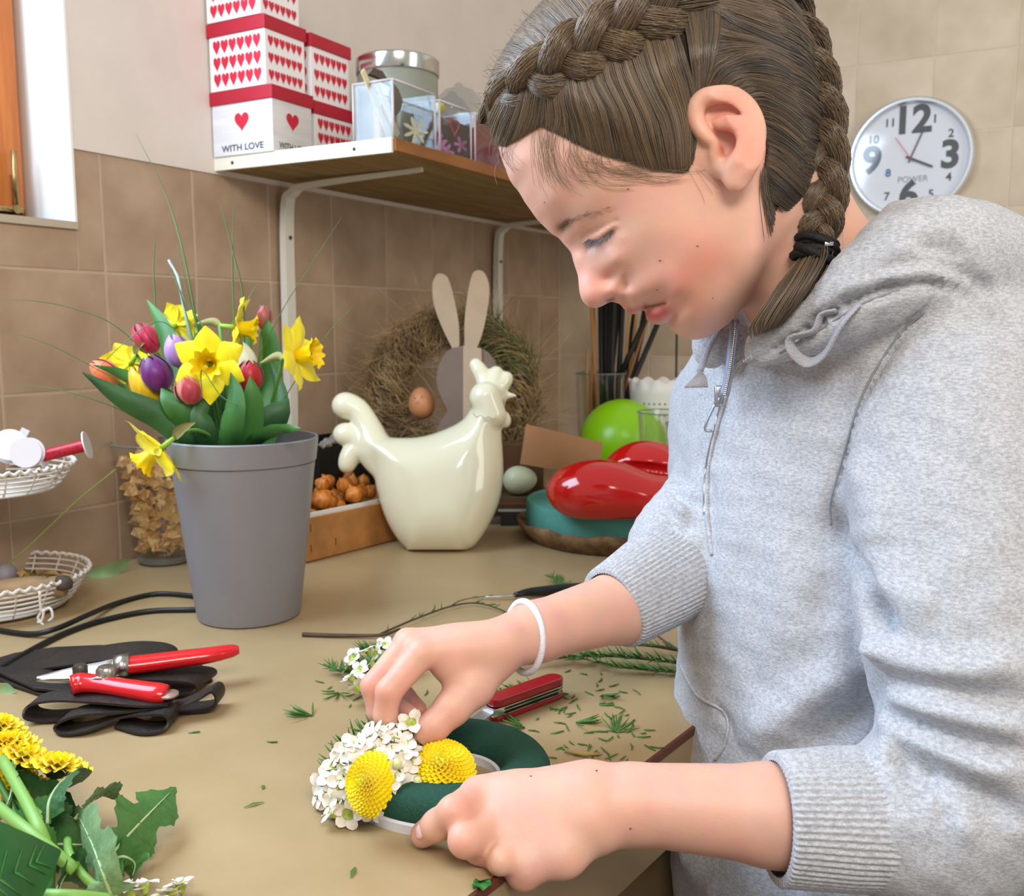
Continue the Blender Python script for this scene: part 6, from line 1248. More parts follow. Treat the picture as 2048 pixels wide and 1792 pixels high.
# moles, nails
m_mole = mat('mole', '#8a4232', .6)
for px, py, r in ((1089, 405, .9), (1320, 521, 1.3), (1395, 492, 1.1), (1314, 580, 1.1), (1192, 362, 1.1), (1256, 378, 1.2), (1474, 349, .7), (1426, 596, .6)):
    p = onhead(px, py, .0000); obj('mole', lathe([(0, -.0006), (r*.0011, 0), (0, .0005)], 10, toW(p)), m_mole, body)
from mathutils.bvhtree import BVHTree
def bvh_of(V, F): return BVHTree.FromPolygons([tuple(x) for x in V.tolist()], [tuple(x) for x in F.tolist()])
def cast(bv, px, py, off=0.0):
    h = bv.ray_cast(CAM, ray(px, py).normalized())
    if h[0] is None: return None
    n = h[1]; n = n if n.dot(ray(px, py)) < 0 else -n
    return h[0]+n*off
bvL = bvh_of(toW(V4), F4)
def castpath(bv, pts_, n, off):
    out = []
    for q in smooth_path([(x, y, 0) for x, y in pts_], n):
        p = cast(bv, q[0], q[1], off)
        if p is not None: out.append(np.array(p))
    return out
for px, py, r in ((1062, 1552, 1.0), (1193, 1541, 1.1), (1261, 1657, 1.2)):
    p = cast(bvL, px, py)
    if p: obj('mole', lathe([(0, -.0006), (r*.0010, 0), (0, .0006)], 10, p), m_mole, body)
rd_ = ray(836, 1664).normalized(); h_ = bvL.ray_cast(CAM, rd_)
if h_[0] is not None:
    n_ = h_[1] if h_[1].dot(rd_) < 0 else -h_[1]; d = (Vector(toW(lf_['i'][3]))-Vector(toW(lf_['i'][2]))).normalized(); sx_ = d.cross(n_).normalized(); d2 = n_.cross(sx_).normalized()
    obj('fingernail', xf(lathe([(0, .0004), (.0040, .0001), (.0058, -.0012), (.0052, -.0028)], 22, sy=1.25), frameM(h_[0]+n_*.0004, sx_, d2, n_)), mat('nail', '#efb9b4', .22, coat=.4), body)
# bracelet on the right wrist
c = Vector(toW(Lc(1048, 1274, .928))); ax = (Vector(toW(Lc(1245, 1212, .99)))-Vector(toW(Lc(1010, 1283, .912)))).normalized(); ux = (UP-ax*UP.dot(ax)).normalized(); uy = ax.cross(ux)
obj('wrist_band', tube([c+ux*(.0335*math.cos(a))+uy*(.031*math.sin(a))+ax*(.006*math.cos(a)) for a in np.linspace(0, 2*math.pi, 60)], .0034, 10, False), mat('white_elastic', '#e6e4ee', .6, bump=.4, bscale=500), person)['label'] = 'white elastic hair band round the right wrist'
# ================================================================ HOODIE
m_hood = bpy.data.materials.new('heather_fleece'); m_hood.use_nodes = True; nt = m_hood.node_tree; N = nt.nodes; L_ = nt.links; b = N['Principled BSDF']; tcx = N.new('ShaderNodeTexCoord')
def nz(sc, det, st=(1, 1, 1)):
    mp = N.new('ShaderNodeMapping'); mp.inputs['Scale'].default_value = st; n = N.new('ShaderNodeTexNoise'); n.inputs['Scale'].default_value = sc; n.inputs['Detail'].default_value = det; L_.new(tcx.outputs['Object'], mp.inputs[0]); L_.new(mp.outputs[0], n.inputs['Vector']); return n.outputs['Fac']
r1 = N.new('ShaderNodeValToRGB'); r1.color_ramp.elements[0].position = .36; r1.color_ramp.elements[1].position = .62; r1.color_ramp.elements[0].color = (*srgb('#a5a8b0'), 1); r1.color_ramp.elements[1].color = (*srgb('#c3c6cc'), 1); L_.new(nz(230, 6, (1, 1, 2.5)), r1.inputs[0])
r2 = N.new('ShaderNodeValToRGB'); r2.color_ramp.elements[0].position = .4; r2.color_ramp.elements[1].position = .6; r2.color_ramp.elements[0].color = (.86, .86, .86, 1); r2.color_ramp.elements[1].color = (1, 1, 1, 1); L_.new(nz(700, 2), r2.inputs[0])
mm = N.new('ShaderNodeMix'); mm.data_type = 'RGBA'; mm.blend_type = 'MULTIPLY'; mm.inputs[0].default_value = 1; L_.new(r1.outputs[0], mm.inputs[6]); L_.new(r2.outputs[0], mm.inputs[7]); L_.new(mm.outputs[2], b.inputs['Base Color'])
b.inputs['Roughness'].default_value = .9; b.inputs['Sheen Weight'].default_value = .25; b.inputs['Sheen Roughness'].default_value = .4
bp = N.new('ShaderNodeBump'); bp.inputs['Strength'].default_value = .35; bp.inputs['Distance'].default_value = .0012; L_.new(nz(650, 3), bp.inputs['Height']); L_.new(bp.outputs[0], b.inputs['Normal'])
fh = Field((.02, -1.02, -1.32), (.78, .24, -.62), .0048)
fh.ell(TC+np.array([0.0, .02, 0]), (.118, .27, .195), tors, .03); fh.ell(Lc(1625, 1350, 1.03), (.122, .25, .180), tors, .06); fh.ell(Lc(1625, 1760, 1.03), (.132, .25, .180), tors, .08)
fh.cone(TC+np.array([.02, .17, -.12]), LSH+np.array([0, .015, 0]), .075, .076, .06)
fh.chain([LSH, Lc(1905, 1000, .83), Lc(1930, 1260, .80), LEL], [.080, .083, .082, .078], .012, 14)
fh.cone(LEL, Lc(1850, 1635, .768), .078, .066, .02); fh.cone(Lc(1850, 1635, .768), Lc(1760, 1640, .766), .066, .055, .02)
fh.ell(Lc(1960, 1600, .775), (.07, .06, .06), None, .03)
fh.cone(TC+np.array([-.05, .10, -.15]), Lc(1470, 1010, 1.16), .075, .065, .05); fh.chain([Lc(1470, 1010, 1.16), Lc(1420, 1060, 1.09), Lc(1362, 1110, 1.06)], [.068, .064, .058], .02, 8)
# hood lying on the shoulders, collar
hoodp = [Lc(1514, 700, .885), Lc(1566, 676, .870), Lc(1655, 628, .845), Lc(1752, 566, .825), Lc(1845, 520, .83), Lc(1935, 530, .87), Lc(2010, 590, .96), Lc(2040, 600, 1.08)]
fh.chain(hoodp, [.013, .018, .029, .038, .048, .054, .056, .05], .010, 30)
fh.chain([Lc(1790, 525, .90), Lc(1830, 475, .93), Lc(1880, 480, .98), Lc(1900, 520, 1.06)], [.022, .034, .042, .045], .02, 14)
fh.cone(Lc(1740, 640, .90), Lc(1900, 640, .95), .05, .09, .05)
fh.chain([Lc(1425, 705, .97), Lc(1432, 670, .985), Lc(1470, 610, 1.03), Lc(1560, 560, 1.08)], [.016, .018, .024, .03], .012, 12)
# opening for the neck
fh.chain([Lc(1540, 470, .90), Lc(1605, 560, .90), Lc(1650, 640, .95)], [.066, .066, .035], .012, 12, sign=-1)
fh.chain([Lc(1470, 690, .93), Lc(1500, 640, .93), Lc(1560, 560, .91)], [.010, .024, .046], .010, 10, sign=-1)
V6, F6 = fh.mesh(); V6 = laplace(V6, F6, 4); W6 = toW(V6)
bvH = bvh_of(W6, F6); N6 = vnormals(W6, F6)
if np.mean((N6*(W6-W6.mean(0))).sum(1)) < 0: N6 = -N6
# folds: (px path, amplitude mm, sigma mm); ridges positive, creases negative
folds = [([(1757, 1303), (1830, 1335), (1920, 1345), (2048, 1330)], 9, 14), ([(1790, 1360), (1860, 1372), (1950, 1392), (2048, 1400)], -8, 9), ([(1775, 1392), (1850, 1415), (1950, 1440), (2048, 1470)], 8, 12), ([(1790, 1425), (1880, 1462), (1960, 1490), (2048, 1505)], -8, 8), ([(1770, 1440), (1860, 1490), (1960, 1530), (2048, 1545)], 7, 11), ([(1800, 1520), (1880, 1555), (1960, 1590), (2048, 1640)], -8, 9), ([(1770, 1500), (1830, 1560), (1900, 1620), (1950, 1700)], 6, 11), ([(1850, 1540), (1880, 1600), (1905, 1650)], -6, 8), ([(1800, 1510), (1815, 1545), (1850, 1620)], -5, 7),
         ([(1745, 1205), (1765, 1235), (1765, 1275)], -9, 12), ([(1740, 1170), (1800, 1200), (1880, 1215)], 5, 16), ([(1760, 1290), (1762, 1310)], 7, 12),
         ([(1660, 1000), (1690, 1090), (1740, 1180), (1760, 1280)], -9, 10), ([(1880, 590), (1790, 680), (1725, 790), (1690, 900), (1665, 1000)], -5, 6), ([(1700, 900), (1735, 1000), (1745, 1100)], 5, 22), ([(1600, 1500), (1700, 1420), (1780, 1350)], -9, 20), ([(1480, 1480), (1600, 1420), (1720, 1340)], 9, 22), ([(1580, 1080), (1590, 1200), (1560, 1320)], 5, 25), ([(1640, 1000), (1630, 1130), (1660, 1260)], -5, 25),
         ([(1830, 480), (1890, 495), (1930, 515)], -7, 9), ([(1800, 560), (1700, 600), (1600, 655)], -5, 6), ([(1730, 555), (1820, 528), (1910, 540), (2000, 600)], -6, 7), ([(1700, 590), (1800, 550), (1900, 560), (2000, 620)], 5, 7), ([(1510, 718), (1590, 680), (1700, 612), (1790, 577), (1870, 565), (1960, 600), (2048, 690)], -8, 7),
         ([(1335, 975), (1370, 1000), (1390, 1010)], -6, 6), ([(1325, 1010), (1360, 1045), (1388, 1060)], -6, 6), ([(1320, 1045), (1350, 1090), (1385, 1120)], -6, 7), ([(1345, 950), (1375, 960)], -5, 5), ([(1340, 1000), (1375, 1030)], 5, 6), ([(1300, 1070), (1345, 1110), (1384, 1170)], -6, 7),
         ([(1500, 1700), (1560, 1740), (1600, 1792)], -6, 12), ([(1360, 1700), (1400, 1750), (1440, 1792)], 6, 14), ([(1470, 1480), (1455, 1440), (1430, 1410)], -3, 5), ([(1400, 900), (1420, 1000), (1415, 1100)], -3, 10), ([(1660, 720), (1560, 800), (1470, 820)], -4, 18)]
disp = np.zeros(len(W6)); px6 = np.array([0])
q6 = fromW(W6); Xp = 1024+FPX*q6[:, 0]/-q6[:, 2]; Yp = 896-FPX*q6[:, 1]/-q6[:, 2]
for pth, am, sg in folds:
    P_ = castpath(bvH, pth, 26, 0)
    if len(P_) < 2: continue
    P_ = np.array(P_); ln = len(P_); m = (W6 > P_.min(0)-.06).all(1) & (W6 < P_.max(0)+.06).all(1); idx = np.where(m)[0]; D_ = np.linalg.norm(W6[idx][:, None]-P_[None], axis=2); j = D_.argmin(1); dm = D_.min(1); tt = j/(ln-1)
    tap = np.minimum(1, np.minimum(tt*4+(.85 if pth[0][0] > 1740 and pth[0][1] > 1190 else .25), (1-tt)*5+.25)); disp[idx] += am*.0015*tap*np.exp(-(dm/(sg*.001))**2)
# soft all-over drape
a_ = q6; disp += .0016*np.sin(a_[:, 0]*70+3*np.sin(a_[:, 1]*31))*np.sin(a_[:, 1]*48+2*np.sin(a_[:, 2]*40))+.0008*np.sin(a_[:, 0]*190+a_[:, 1]*120)*np.sin(a_[:, 1]*140-a_[:, 2]*90)
W6 = W6+N6*disp[:, None]
hood = obj('hoodie', (W6, F6), m_hood, person); hood['label'] = 'heather grey zip hoodie with pushed up sleeves'
bvH = bvh_of(W6, F6)
# ribbed cuffs
def cuff(A, B, rA, rB, name='cuff', ribs=70, M_=None, wrinkle=0.0, flat=1.0, fold=.003):
    A, B = Vector(A), Vector(B); ax = (B-A).normalized(); ux = (UP-ax*UP.dot(ax)).normalized(); uy = ax.cross(ux); V, F = [], []; n = ribs*5; st = [(-.0, .86), (0, .97), (.02, 1.0), (.2, 1.0), (.5, 1.01), (.8, 1.0), (.93, .97), (1.0, .96), (1.0, .88)]
    for t, s in st:
        c = A.lerp(B, t); r = (rA+(rB-rA)*t)*s
        for k in range(n):
            a = 2*math.pi*k/n; rr = r*(1+.016*math.sin(ribs*a)+.03*math.sin(3*a+t*4)*wrinkle); V.append(c+ux*rr*math.cos(a)+uy*rr*math.sin(a)*flat)
    m = len(st); F = [(j*n+k, j*n+(k+1) % n, (j+1)*n+(k+1) % n, (j+1)*n+k) for j in range(m-1) for k in range(n)]
    return obj(name, (np.array([v[:] for v in V]), F), m_hood, hood)
cuff(toW(Lc(1548, 1634, .762)), toW(Lc(1790, 1640, .768)), .0505, .0565, ribs=64, wrinkle=.6)
cuff(toW(Lc(1225, 1215, .985)), toW(Lc(1372, 1130, 1.05)), .0440, .0560, ribs=60, wrinkle=.8)
def seam(pts_, r=.0009, n=40, m=None, name='seam', off=.0003, par=None):
    P_ = castpath(bvH, pts_, n, off)
    if len(P_) > 2: return obj(name, tube(P_, r, 6), m or m_hood, par or hood)
m_seam = mat('seam_thread', '#8b8f98', .8); m_zip = mat('zip_metal', '#b9bcc4', .25, metal=.9)
seam([(1850, 622), (1790, 680), (1725, 790), (1690, 900), (1662, 1000), (1662, 1050)], .0011, 50, m_seam)
seam([(1362, 1330), (1395, 1390), (1445, 1420), (1457, 1450), (1450, 1490), (1430, 1520)], .0016, 40, m_hood, 'pocket_edge', .0008)
seam([(1560, 706), (1640, 660), (1720, 610), (1800, 580)], .0010, 14, m_seam)
seam([(1505, 712), (1470, 742), (1455, 790), (1440, 840), (1425, 900), (1416, 960), (1415, 1030), (1425, 1110)], .0026, 60, m_hood, 'zip_placket', .0004)
z1 = seam([(1500, 716), (1462, 745), (1449, 790), (1436, 845), (1421, 905), (1412, 965), (1411, 1030)], .0012, 60, m_zip, 'zipper', .0022)
P_ = castpath(bvH, [(1502, 712), (1462, 745), (1449, 790)], 34, .0035)
tg = [lathe([(0, -.0012), (.0016, -.0008), (.0016, .0008), (0, .0012)], 6, p) for p in P_]
P_ = [toW(Lc(*q)) for q in ((1470, 640, .935), (1464, 690, .925), (1458, 740, .915), (1448, 790, .91))]
obj('zip_edge', join(tube(smooth_path(P_, 20), .004, 8, flat=.4)), mat('zip_tape', '#8e9dbd', .7), hood)
tg += [lathe([(0, -.0014), (.0018, -.0009), (.0018, .0009), (0, .0014)], 6, p-np.array(FW)*.004) for p in smooth_path(P_, 40)]
tag(obj('zip_teeth', join(*tg), m_zip, hood), kind='stuff')
zc = cast(bvH, 1446, 795, .004) or PD(1446, 795, .9)
obj('zip_slider', xf(box(-.0055, .0055, -.011, .011, -.003, .004, .0015), frameM(zc, RT, UP, -FW)), m_zip, hood)
zt2 = cast(bvH, 1430, 855, .006) or PD(1430, 855, .9)
obj('zip_pull', join(tube([zc-FW*.004, zc.lerp(zt2, .25)-FW*.004], .0035, 8, flat=.4), tube(smooth_path([zc.lerp(zt2, .2)-FW*.004+RT*.003, zt2+RT*.005, zt2-UP*.004, zt2-RT*.005, zc.lerp(zt2, .2)-FW*.004-RT*.003], 20), .0014, 6)), m_zip, hood)
# drawstring loop under the hood edge and the tassel on the far side
m_cord = mat('cord', '#a9a9b0', .85, bump=.6, bscale=600)
lp_ = []
for x, y, o_ in ((1720, 612, .003), (1690, 645, .008), (1650, 690, .011), (1618, 706, .010), (1594, 700, .009), (1590, 682, .012), (1610, 662, .014), (1640, 645, .010), (1680, 622, .003)):
    p = cast(bvH, x, y, o_); lp_.append(np.array(p if p else PD(x, y, .84)))
obj('drawstring', tube(smooth_path(lp_, 60), .0062, 10, flat=.35), m_cord, hood)
cp = [toW(Lc(*q)) for q in ((1440, 660, .95), (1420, 690, .945), (1408, 720, .94), (1400, 742, .935))]
obj('drawstring', tube(smooth_path(cp, 16), .0042, 10, flat=.6), m_cord, hood)
for k in range(16):
    a = k/15-.5; obj('tassel_thread', tube(smooth_path([cp[-1], cp[-1]+np.array(RT)*a*.010-np.array(UP)*.006, cp[-1]+np.array(RT)*(a*.022-.004)-np.array(UP)*.016-np.array(FW)*.003*math.cos(a*3)], 7), .0012, 5), m_cord, hood)
# hood hem, trousers, shoes
hip = Vector(toW(Lc(1640, 1990, 1.03))); lat = Vector(MC[:3, :3]@tors[:, 2]); frn = Vector(MC[:3, :3]@tors[:, 0])
lat.z = 0; lat.normalize(); frn.z = 0; frn.normalize()
fg = Field((hip.x-.35, hip.y-.35, -.32), (hip.x+.35, hip.y+.35, hip.z+.12), .009)
fg.ell(hip-Vector((0, 0, .08)), (.16, .16, .16), None, .03)
for s in (-1, 1):
    a = hip+lat*s*.10-Vector((0, 0, .10)); kn = a+Vector((0, 0, -.0))+frn*.02; kn.z = .18; an = kn-frn*.03; an.z = -.24; fg.cone(a, kn, .105, .075, .04); fg.cone(kn, an, .075, .058, .02)
V, F = fg.mesh(); obj('trousers', (laplace(V, F, 2), F), mat('dark_denim', '#20222b', .85, bump=.3, bscale=300), person)
for s in (-1, 1):
    an = hip+lat*s*.10; an.z = -.27; fs = Field((an.x-.25, an.y-.25, -.31), (an.x+.25, an.y+.25, -.15), .007)
    fs.cone(an-frn*.05, an+frn*.12, .042, .040, .02); fs.cone(an-frn*.02+Vector((0, 0, .05)), an-frn*.03, .045, .04, .02); fs.f = np.maximum(fs.f, (-.299-fs.ax[2])[None, None, :]).astype(np.float32)
    V, F = fs.mesh(); obj('shoe', (laplace(V, F, 2), F), mat('shoe_dark', '#2b2a2c', .6), person)
# ================================================================ HAIR
def hairmat(name, lo_, hi_, rough=.38):
    m = bpy.data.materials.new(name); m.use_nodes = True; nt = m.node_tree; N = nt.nodes; b = N['Principled BSDF']; a = N.new('ShaderNodeAttribute'); a.attribute_name = 'tone'
    r = N.new('ShaderNodeValToRGB'); r.color_ramp.elements[0].color = (*srgb(lo_), 1); r.color_ramp.elements[1].color = (*srgb(hi_), 1); nt.links.new(a.outputs['Fac'], r.inputs[0]); nt.links.new(r.outputs[0], b.inputs['Base Color'])
    b.inputs['Roughness'].default_value = rough; b.inputs['Specular IOR Level'].default_value = .7; b.inputs['Sheen Weight'].default_value = .15; return m
m_hair = hairmat('brown_hair', '#1a110a', '#80643f'); m_cap = mat('hair_under', '#231910', 1.0, bump=.4, bscale=200)
HV, HF, HT, HO = [], [], [], [0]
def strands(P, rad, tone, nseg=None):
    """P: (n, m, 3) world points, thin three-sided tapered strands"""
    n, m, _ = P.shape; t = np.gradient(P, axis=1); t /= np.linalg.norm(t, axis=2)[..., None]+1e-9
    vw = np.array(CAM)-P; s = np.cross(t, vw); s /= np.linalg.norm(s, axis=2)[..., None]+1e-9; nn = np.cross(s, t)
    tp_ = rad*np.minimum(1, np.minimum(np.linspace(.35, 8, m), np.linspace(8, .25, m)))[None, :, None] if np.isscalar(rad) else rad[:, None, None]*np.minimum(1, np.minimum(np.linspace(.35, 8, m), np.linspace(8, .25, m)))[None, :, None]
    V = np.stack([P+s*tp_, P-s*tp_, P+nn*tp_], 2)   # n, m, 3, 3
    idx = (np.arange(n)[:, None, None]*m*3+np.arange(m-1)[None, :, None]*3); k = np.arange(3)[None, None, :]; k2 = (k+1) % 3
    F = np.stack([idx+k, idx+k2, idx+3+k2, idx+3+k], -1).reshape(-1, 4)
    return V.reshape(-1, 3), F, np.repeat(tone, m*3)
class Hair:
    def __init__(s): s.V, s.F, s.T, s.o = [], [], [], 0
    def add(s, V, F, T_): s.V.append(V); s.F.append(F+s.o); s.T.append(T_); s.o += len(V)
    def build(s, name, parent, m=None, stuff=True):
        V, F, T_ = np.concatenate(s.V), np.concatenate(s.F), np.concatenate(s.T); o = obj(name, (V, F), m or m_hair, parent)
        a = o.data.attributes.new('tone', 'FLOAT', 'POINT'); a.data.foreach_set('value', T_.astype(np.float32))
        if stuff: o['kind'] = 'stuff'
        return o
# cap under the strands: head surface lifted, kept only inside the hairline
line = [(968, 262), (1005, 290), (1030, 283), (1060, 262), (1082, 250), (1112, 262), (1157, 285), (1192, 303), (1247, 318), (1301, 336), (1344, 340), (1370, 341), (1382, 315), (1387, 270), (1386, 222), (1403, 190), (1435, 180), (1470, 182), (1500, 200), (1522, 232), (1533, 290), (1528, 335), (1534, 385), (1549, 424), (1575, 452), (1605, 470)]
regn = line+[(1700, 480), (1760, 200), (1600, -250), (1200, -250), (900, 0), (900, 200)]
Fc = Field(tuple(Fh.lo-.014), tuple(Fh.lo+hg*(Fh.n-1)+.014), .0030)
U3, V3_ = np.meshgrid(Fc.ax[0], Fc.ax[1], indexing='ij'); Hc = Hraw(U3, V3_); Wz3 = Fc.ax[2]+DH
gu, gv = np.gradient(Hc, .003); gn3 = np.sqrt(gu[:, :, None]**2+gv[:, :, None]**2+4*Wz3[None, None, :]**2)
d0 = (Wz3[None, None, :]**2-Hc[:, :, None])/np.maximum(gn3, .02)
wab = np.abs(Wz3)[None, None, :]; den = (DH-wab); XX = 1024+FPX*U3[:, :, None]/den; YY = 896-FPX*V3_[:, :, None]/den
rp = np.array(regn, float); ins = np.zeros(XX.shape, bool); dm = np.full(XX.shape, 1e9, np.float32)
for i in range(len(rp)):
    a, b = rp[i], rp[(i+1) % len(rp)]; c_ = ((a[1] > YY) != (b[1] > YY)) & (XX < (b[0]-a[0])*(YY-a[1])/(b[1]-a[1]+1e-9)+a[0]); ins ^= c_
    if i < len(line)-1: ab = b-a; t = np.clip(((XX-a[0])*ab[0]+(YY-a[1])*ab[1])/(ab@ab), 0, 1); dm = np.minimum(dm, np.hypot(XX-a[0]-t*ab[0], YY-a[1]-t*ab[1]).astype(np.float32))
sdp = np.where(ins, dm, -dm); lift = .0135*np.clip(sdp/70, -.6, 1)
Fc.f = (d0-lift).astype(np.float32)
Vc, Fcf = Fc.mesh(); Vc = laplace(Vc, Fcf, 2)
hc_ = obj('hair', (toW(Vc), Fcf), m_cap, person); hc_['label'] = 'ash brown hair in two braids'
def lift_at(x, y):
    d = np.full(np.shape(x), 1e9)
    for i in range(len(line)-1): a, b = np.array(line[i], float), np.array(line[i+1], float); ab = b-a; t = np.clip(((x-a[0])*ab[0]+(y-a[1])*ab[1])/(ab@ab), 0, 1); d = np.minimum(d, np.hypot(x-a[0]-t*ab[0], y-a[1]-t*ab[1]))
    return .0135*np.clip(d/70, 0, 1)
top = Hair()
bvC = bvh_of(toW(Vc), Fcf)
def oncap(Q, off):
    out = np.zeros(Q.shape[:2]+(3,)); keep = np.ones(len(Q), bool)
    for i in range(Q.shape[0]):
        last = None; miss = 0
        for j in range(Q.shape[1]):
            rd = ray(Q[i, j, 0], Q[i, j, 1]).normalized(); h = bvC.ray_cast(CAM, rd)
            if h[0] is None: miss += 1; out[i, j] = np.nan
            else:
                nrm = h[1] if h[1].dot(rd) < 0 else -h[1]; out[i, j] = h[0]+nrm*off[i, j]
        g = ~np.isnan(out[i, :, 0])
        if g.sum() < 3: keep[i] = False; continue
        if not g.all():
            k = np.arange(len(g))
            for c in range(3): out[i, :, c] = np.interp(k, k[g], out[i, g, c])
    return out[keep], keep
def panel(guides, n, rad=.00042, jit=3.0, off=(.0004, .0022), m=14, end=None, tone=(.15, .85), clump=9, arch=.0):
    G = np.array([smooth_path([(x, y, 0) for x, y in g], m)[:, :2] for g in guides]); k = len(G)
    s = rng.random(n)*(k-1); i = np.minimum(s.astype(int), k-2); f_ = (s-i)[:, None, None]; Q = G[i]*(1-f_)+G[i+1]*f_
    cl = np.floor(s*clump)/clump; ph = np.sin(cl*57.3+1)*43; tt = np.linspace(0, 1, m)[None, :]
    Q = Q+rng.normal(0, jit*.35, (n, 1, 2))+(rng.normal(0, jit, (n, 1, 2))*(tt*(1-tt)*2)[..., None])
    o_ = off[0]+(off[1]-off[0])*rng.random((n, 1))+arch*(tt*(1-tt)*4)*(.5+.5*np.cos((s-cl)[:, None]*clump*2*math.pi))
    P1, kp_ = oncap(Q, o_+0*tt)
    tn = np.clip(rng.normal((tone[0]+tone[1])/2, .24, n)+.10*np.sin(cl*91), 0, 1)[kp_]
    top.add(*strands(P1, rad, tn))
A_ = [[(966, 262), (972, 235), (985, 205), (1000, 190)], [(985, 285), (996, 245), (1010, 215), (1022, 182)], [(1012, 290), (1030, 250), (1042, 215), (1050, 168)], [(1050, 268), (1062, 235), (1068, 205), (1075, 155)], [(1082, 250), (1090, 225), (1092, 190), (1098, 140)], [(1115, 265), (1120, 225), (1115, 185), (1118, 130)],
      [(1160, 288), (1150, 235), (1135, 180), (1140, 118)], [(1205, 308), (1190, 235), (1165, 170), (1165, 102)], [(1255, 322), (1230, 230), (1195, 160), (1190, 88)], [(1305, 338), (1275, 240), (1235, 150), (1222, 74)], [(1348, 342), (1325, 240), (1280, 140), (1258, 58)], [(1372, 343), (1360, 240), (1325, 130), (1300, 38)], [(1386, 318), (1385, 215), (1362, 110), (1335, 15)]]
panel(A_, 5200, .00030, 4.5, tone=(.2, .8), arch=.0025, clump=2)
B_ = [[(1388, 270), (1388, 170), (1378, 80), (1352, -5)], [(1390, 222), (1400, 140), (1400, 60), (1385, -40)], [(1404, 192), (1425, 115), (1435, 40), (1430, -60)]]
panel(B_, 1300, .0003, 5, tone=(.1, .6), arch=.002, clump=4)
C_ = [[(1300, -70), (1400, 0), (1500, 40), (1585, 60)], [(1385, -30), (1450, 40), (1530, 80), (1600, 110)], [(1404, 190), (1440, 130), (1520, 110), (1608, 150)], [(1440, 178), (1480, 150), (1550, 160), (1618, 200)], [(1480, 184), (1520, 175), (1575, 205), (1625, 255)], [(1512, 210), (1545, 220), (1590, 255), (1632, 300)], [(1530, 260), (1560, 275), (1600, 310), (1640, 350)], [(1536, 300), (1565, 320), (1600, 355), (1640, 395)], [(1530, 345), (1555, 365), (1592, 395), (1630, 425)], [(1540, 395), (1560, 410), (1590, 425), (1622, 445)]]
panel(C_, 4600, .0003, 5, tone=(.0, .5), arch=.002, clump=3)
D_ = [[(968, 232), (985, 205), (1005, 195)], [(978, 175), (1003, 165), (1025, 178)], [(994, 128), (1025, 135), (1052, 165)], [(1020, 86), (1060, 105), (1085, 148)], [(1055, 40), (1098, 72), (1125, 125)], [(1098, -8), (1145, 45), (1180, 90)], [(1165, -70), (1210, 0), (1245, 55)], [(1280, -100), (1300, -30), (1330, 10)]]
panel(D_, 3400, .0003, 5, tone=(.3, .9), arch=.002, clump=3)
E_ = [[(1330, 5), (1400, -40), (1480, -60)], [(1345, 0), (1450, 0), (1560, 20)], [(1355, 20), (1460, 30), (1600, 80)]]
panel(E_, 1200, .0003, 5, tone=(.1, .7), arch=.002)
F_ = [[(1440, -60), (1540, -30), (1620, 50)], [(1500, -20), (1575, 20), (1635, 90)], [(1540, 20), (1600, 60), (1640, 120)], [(1560, 100), (1610, 130), (1650, 180)], [(1570, 170), (1620, 200), (1660, 250)], [(1580, 240), (1630, 270), (1665, 310)], [(1580, 310), (1630, 330), (1665, 370)], [(1580, 370), (1620, 390), (1650, 420)]]
panel(F_, 2200, .0003, 5, tone=(0, .5), arch=.002)
# baby hairs on the forehead and temple, nape wisps
def wisps(paths, n, rad, tone, jit=5):
    for p_ in paths:
        Q = smooth_path([(x, y, 0) for x, y in p_], 10)[None, :, :2]+rng.normal(0, jit, (n, 1, 2))+rng.normal(0, jit, (n, 1, 2))*np.linspace(0, 1, 10)[None, :, None]
        P = onhead(Q[..., 0], Q[..., 1], .0008+.0022*rng.random((n, 1))); top.add(*strands(toW(P.reshape(-1, 3)).reshape(P.shape), rad, np.clip(rng.normal(tone, .15, n), 0, 1)))
wisps([[(1110, 262), (1108, 300), (1118, 340), (1145, 372)], [(1085, 258), (1088, 290), (1095, 320), (1105, 350)], [(1150, 288), (1150, 315), (1170, 345), (1200, 352)], [(1190, 305), (1195, 330), (1230, 350), (1290, 348)], [(1250, 322), (1290, 345), (1340, 352), (1375, 345)], [(1010, 285), (1005, 300), (1010, 320), (1022, 335)]], 24, .00015, 1.0, 12)
wisps([[(1378, 340), (1392, 360), (1405, 380), (1412, 395)]], 3, .00012, .5, 8)
wisps([[(1532, 335), (1530, 370), (1540, 420), (1552, 470)], [(1545, 400), (1550, 430), (1568, 470), (1600, 490)], [(1552, 420), (1575, 448), (1600, 460), (1628, 470)], [(1560, 430), (1570, 455), (1590, 475), (1615, 480)]], 34, .00028, .35, 6)
# flyaways round the outline
nf = 190; a = rng.random(nf); Cp_ = smooth_path([(975, 262, 0), (985, 195, 0), (1015, 125, 0), (1065, 60, 0), (1125, 0, 0)], 60)[:, :2]; b0 = Cp_[(a*59).astype(int)]; dr = np.stack([rng.normal(-12, 9, nf), rng.normal(-8, 12, nf)], 1)
tt = np.linspace(0, 1, 8)[None, :, None]; Q = b0[:, None]-np.array([6, 0])*-1*0+dr[:, None]*tt+rng.normal(0, 5, (nf, 1, 2))*tt*tt
P = np.stack([(Q[..., 0]-1024)*DH/FPX, (896-Q[..., 1])*DH/FPX, np.full(Q.shape[:2], -DH)+rng.normal(0, .02, (nf, 1))], -1); top.add(*strands(toW(P.reshape(-1, 3)).reshape(P.shape), .00016, np.clip(rng.normal(.7, .2, nf), 0, 1)))
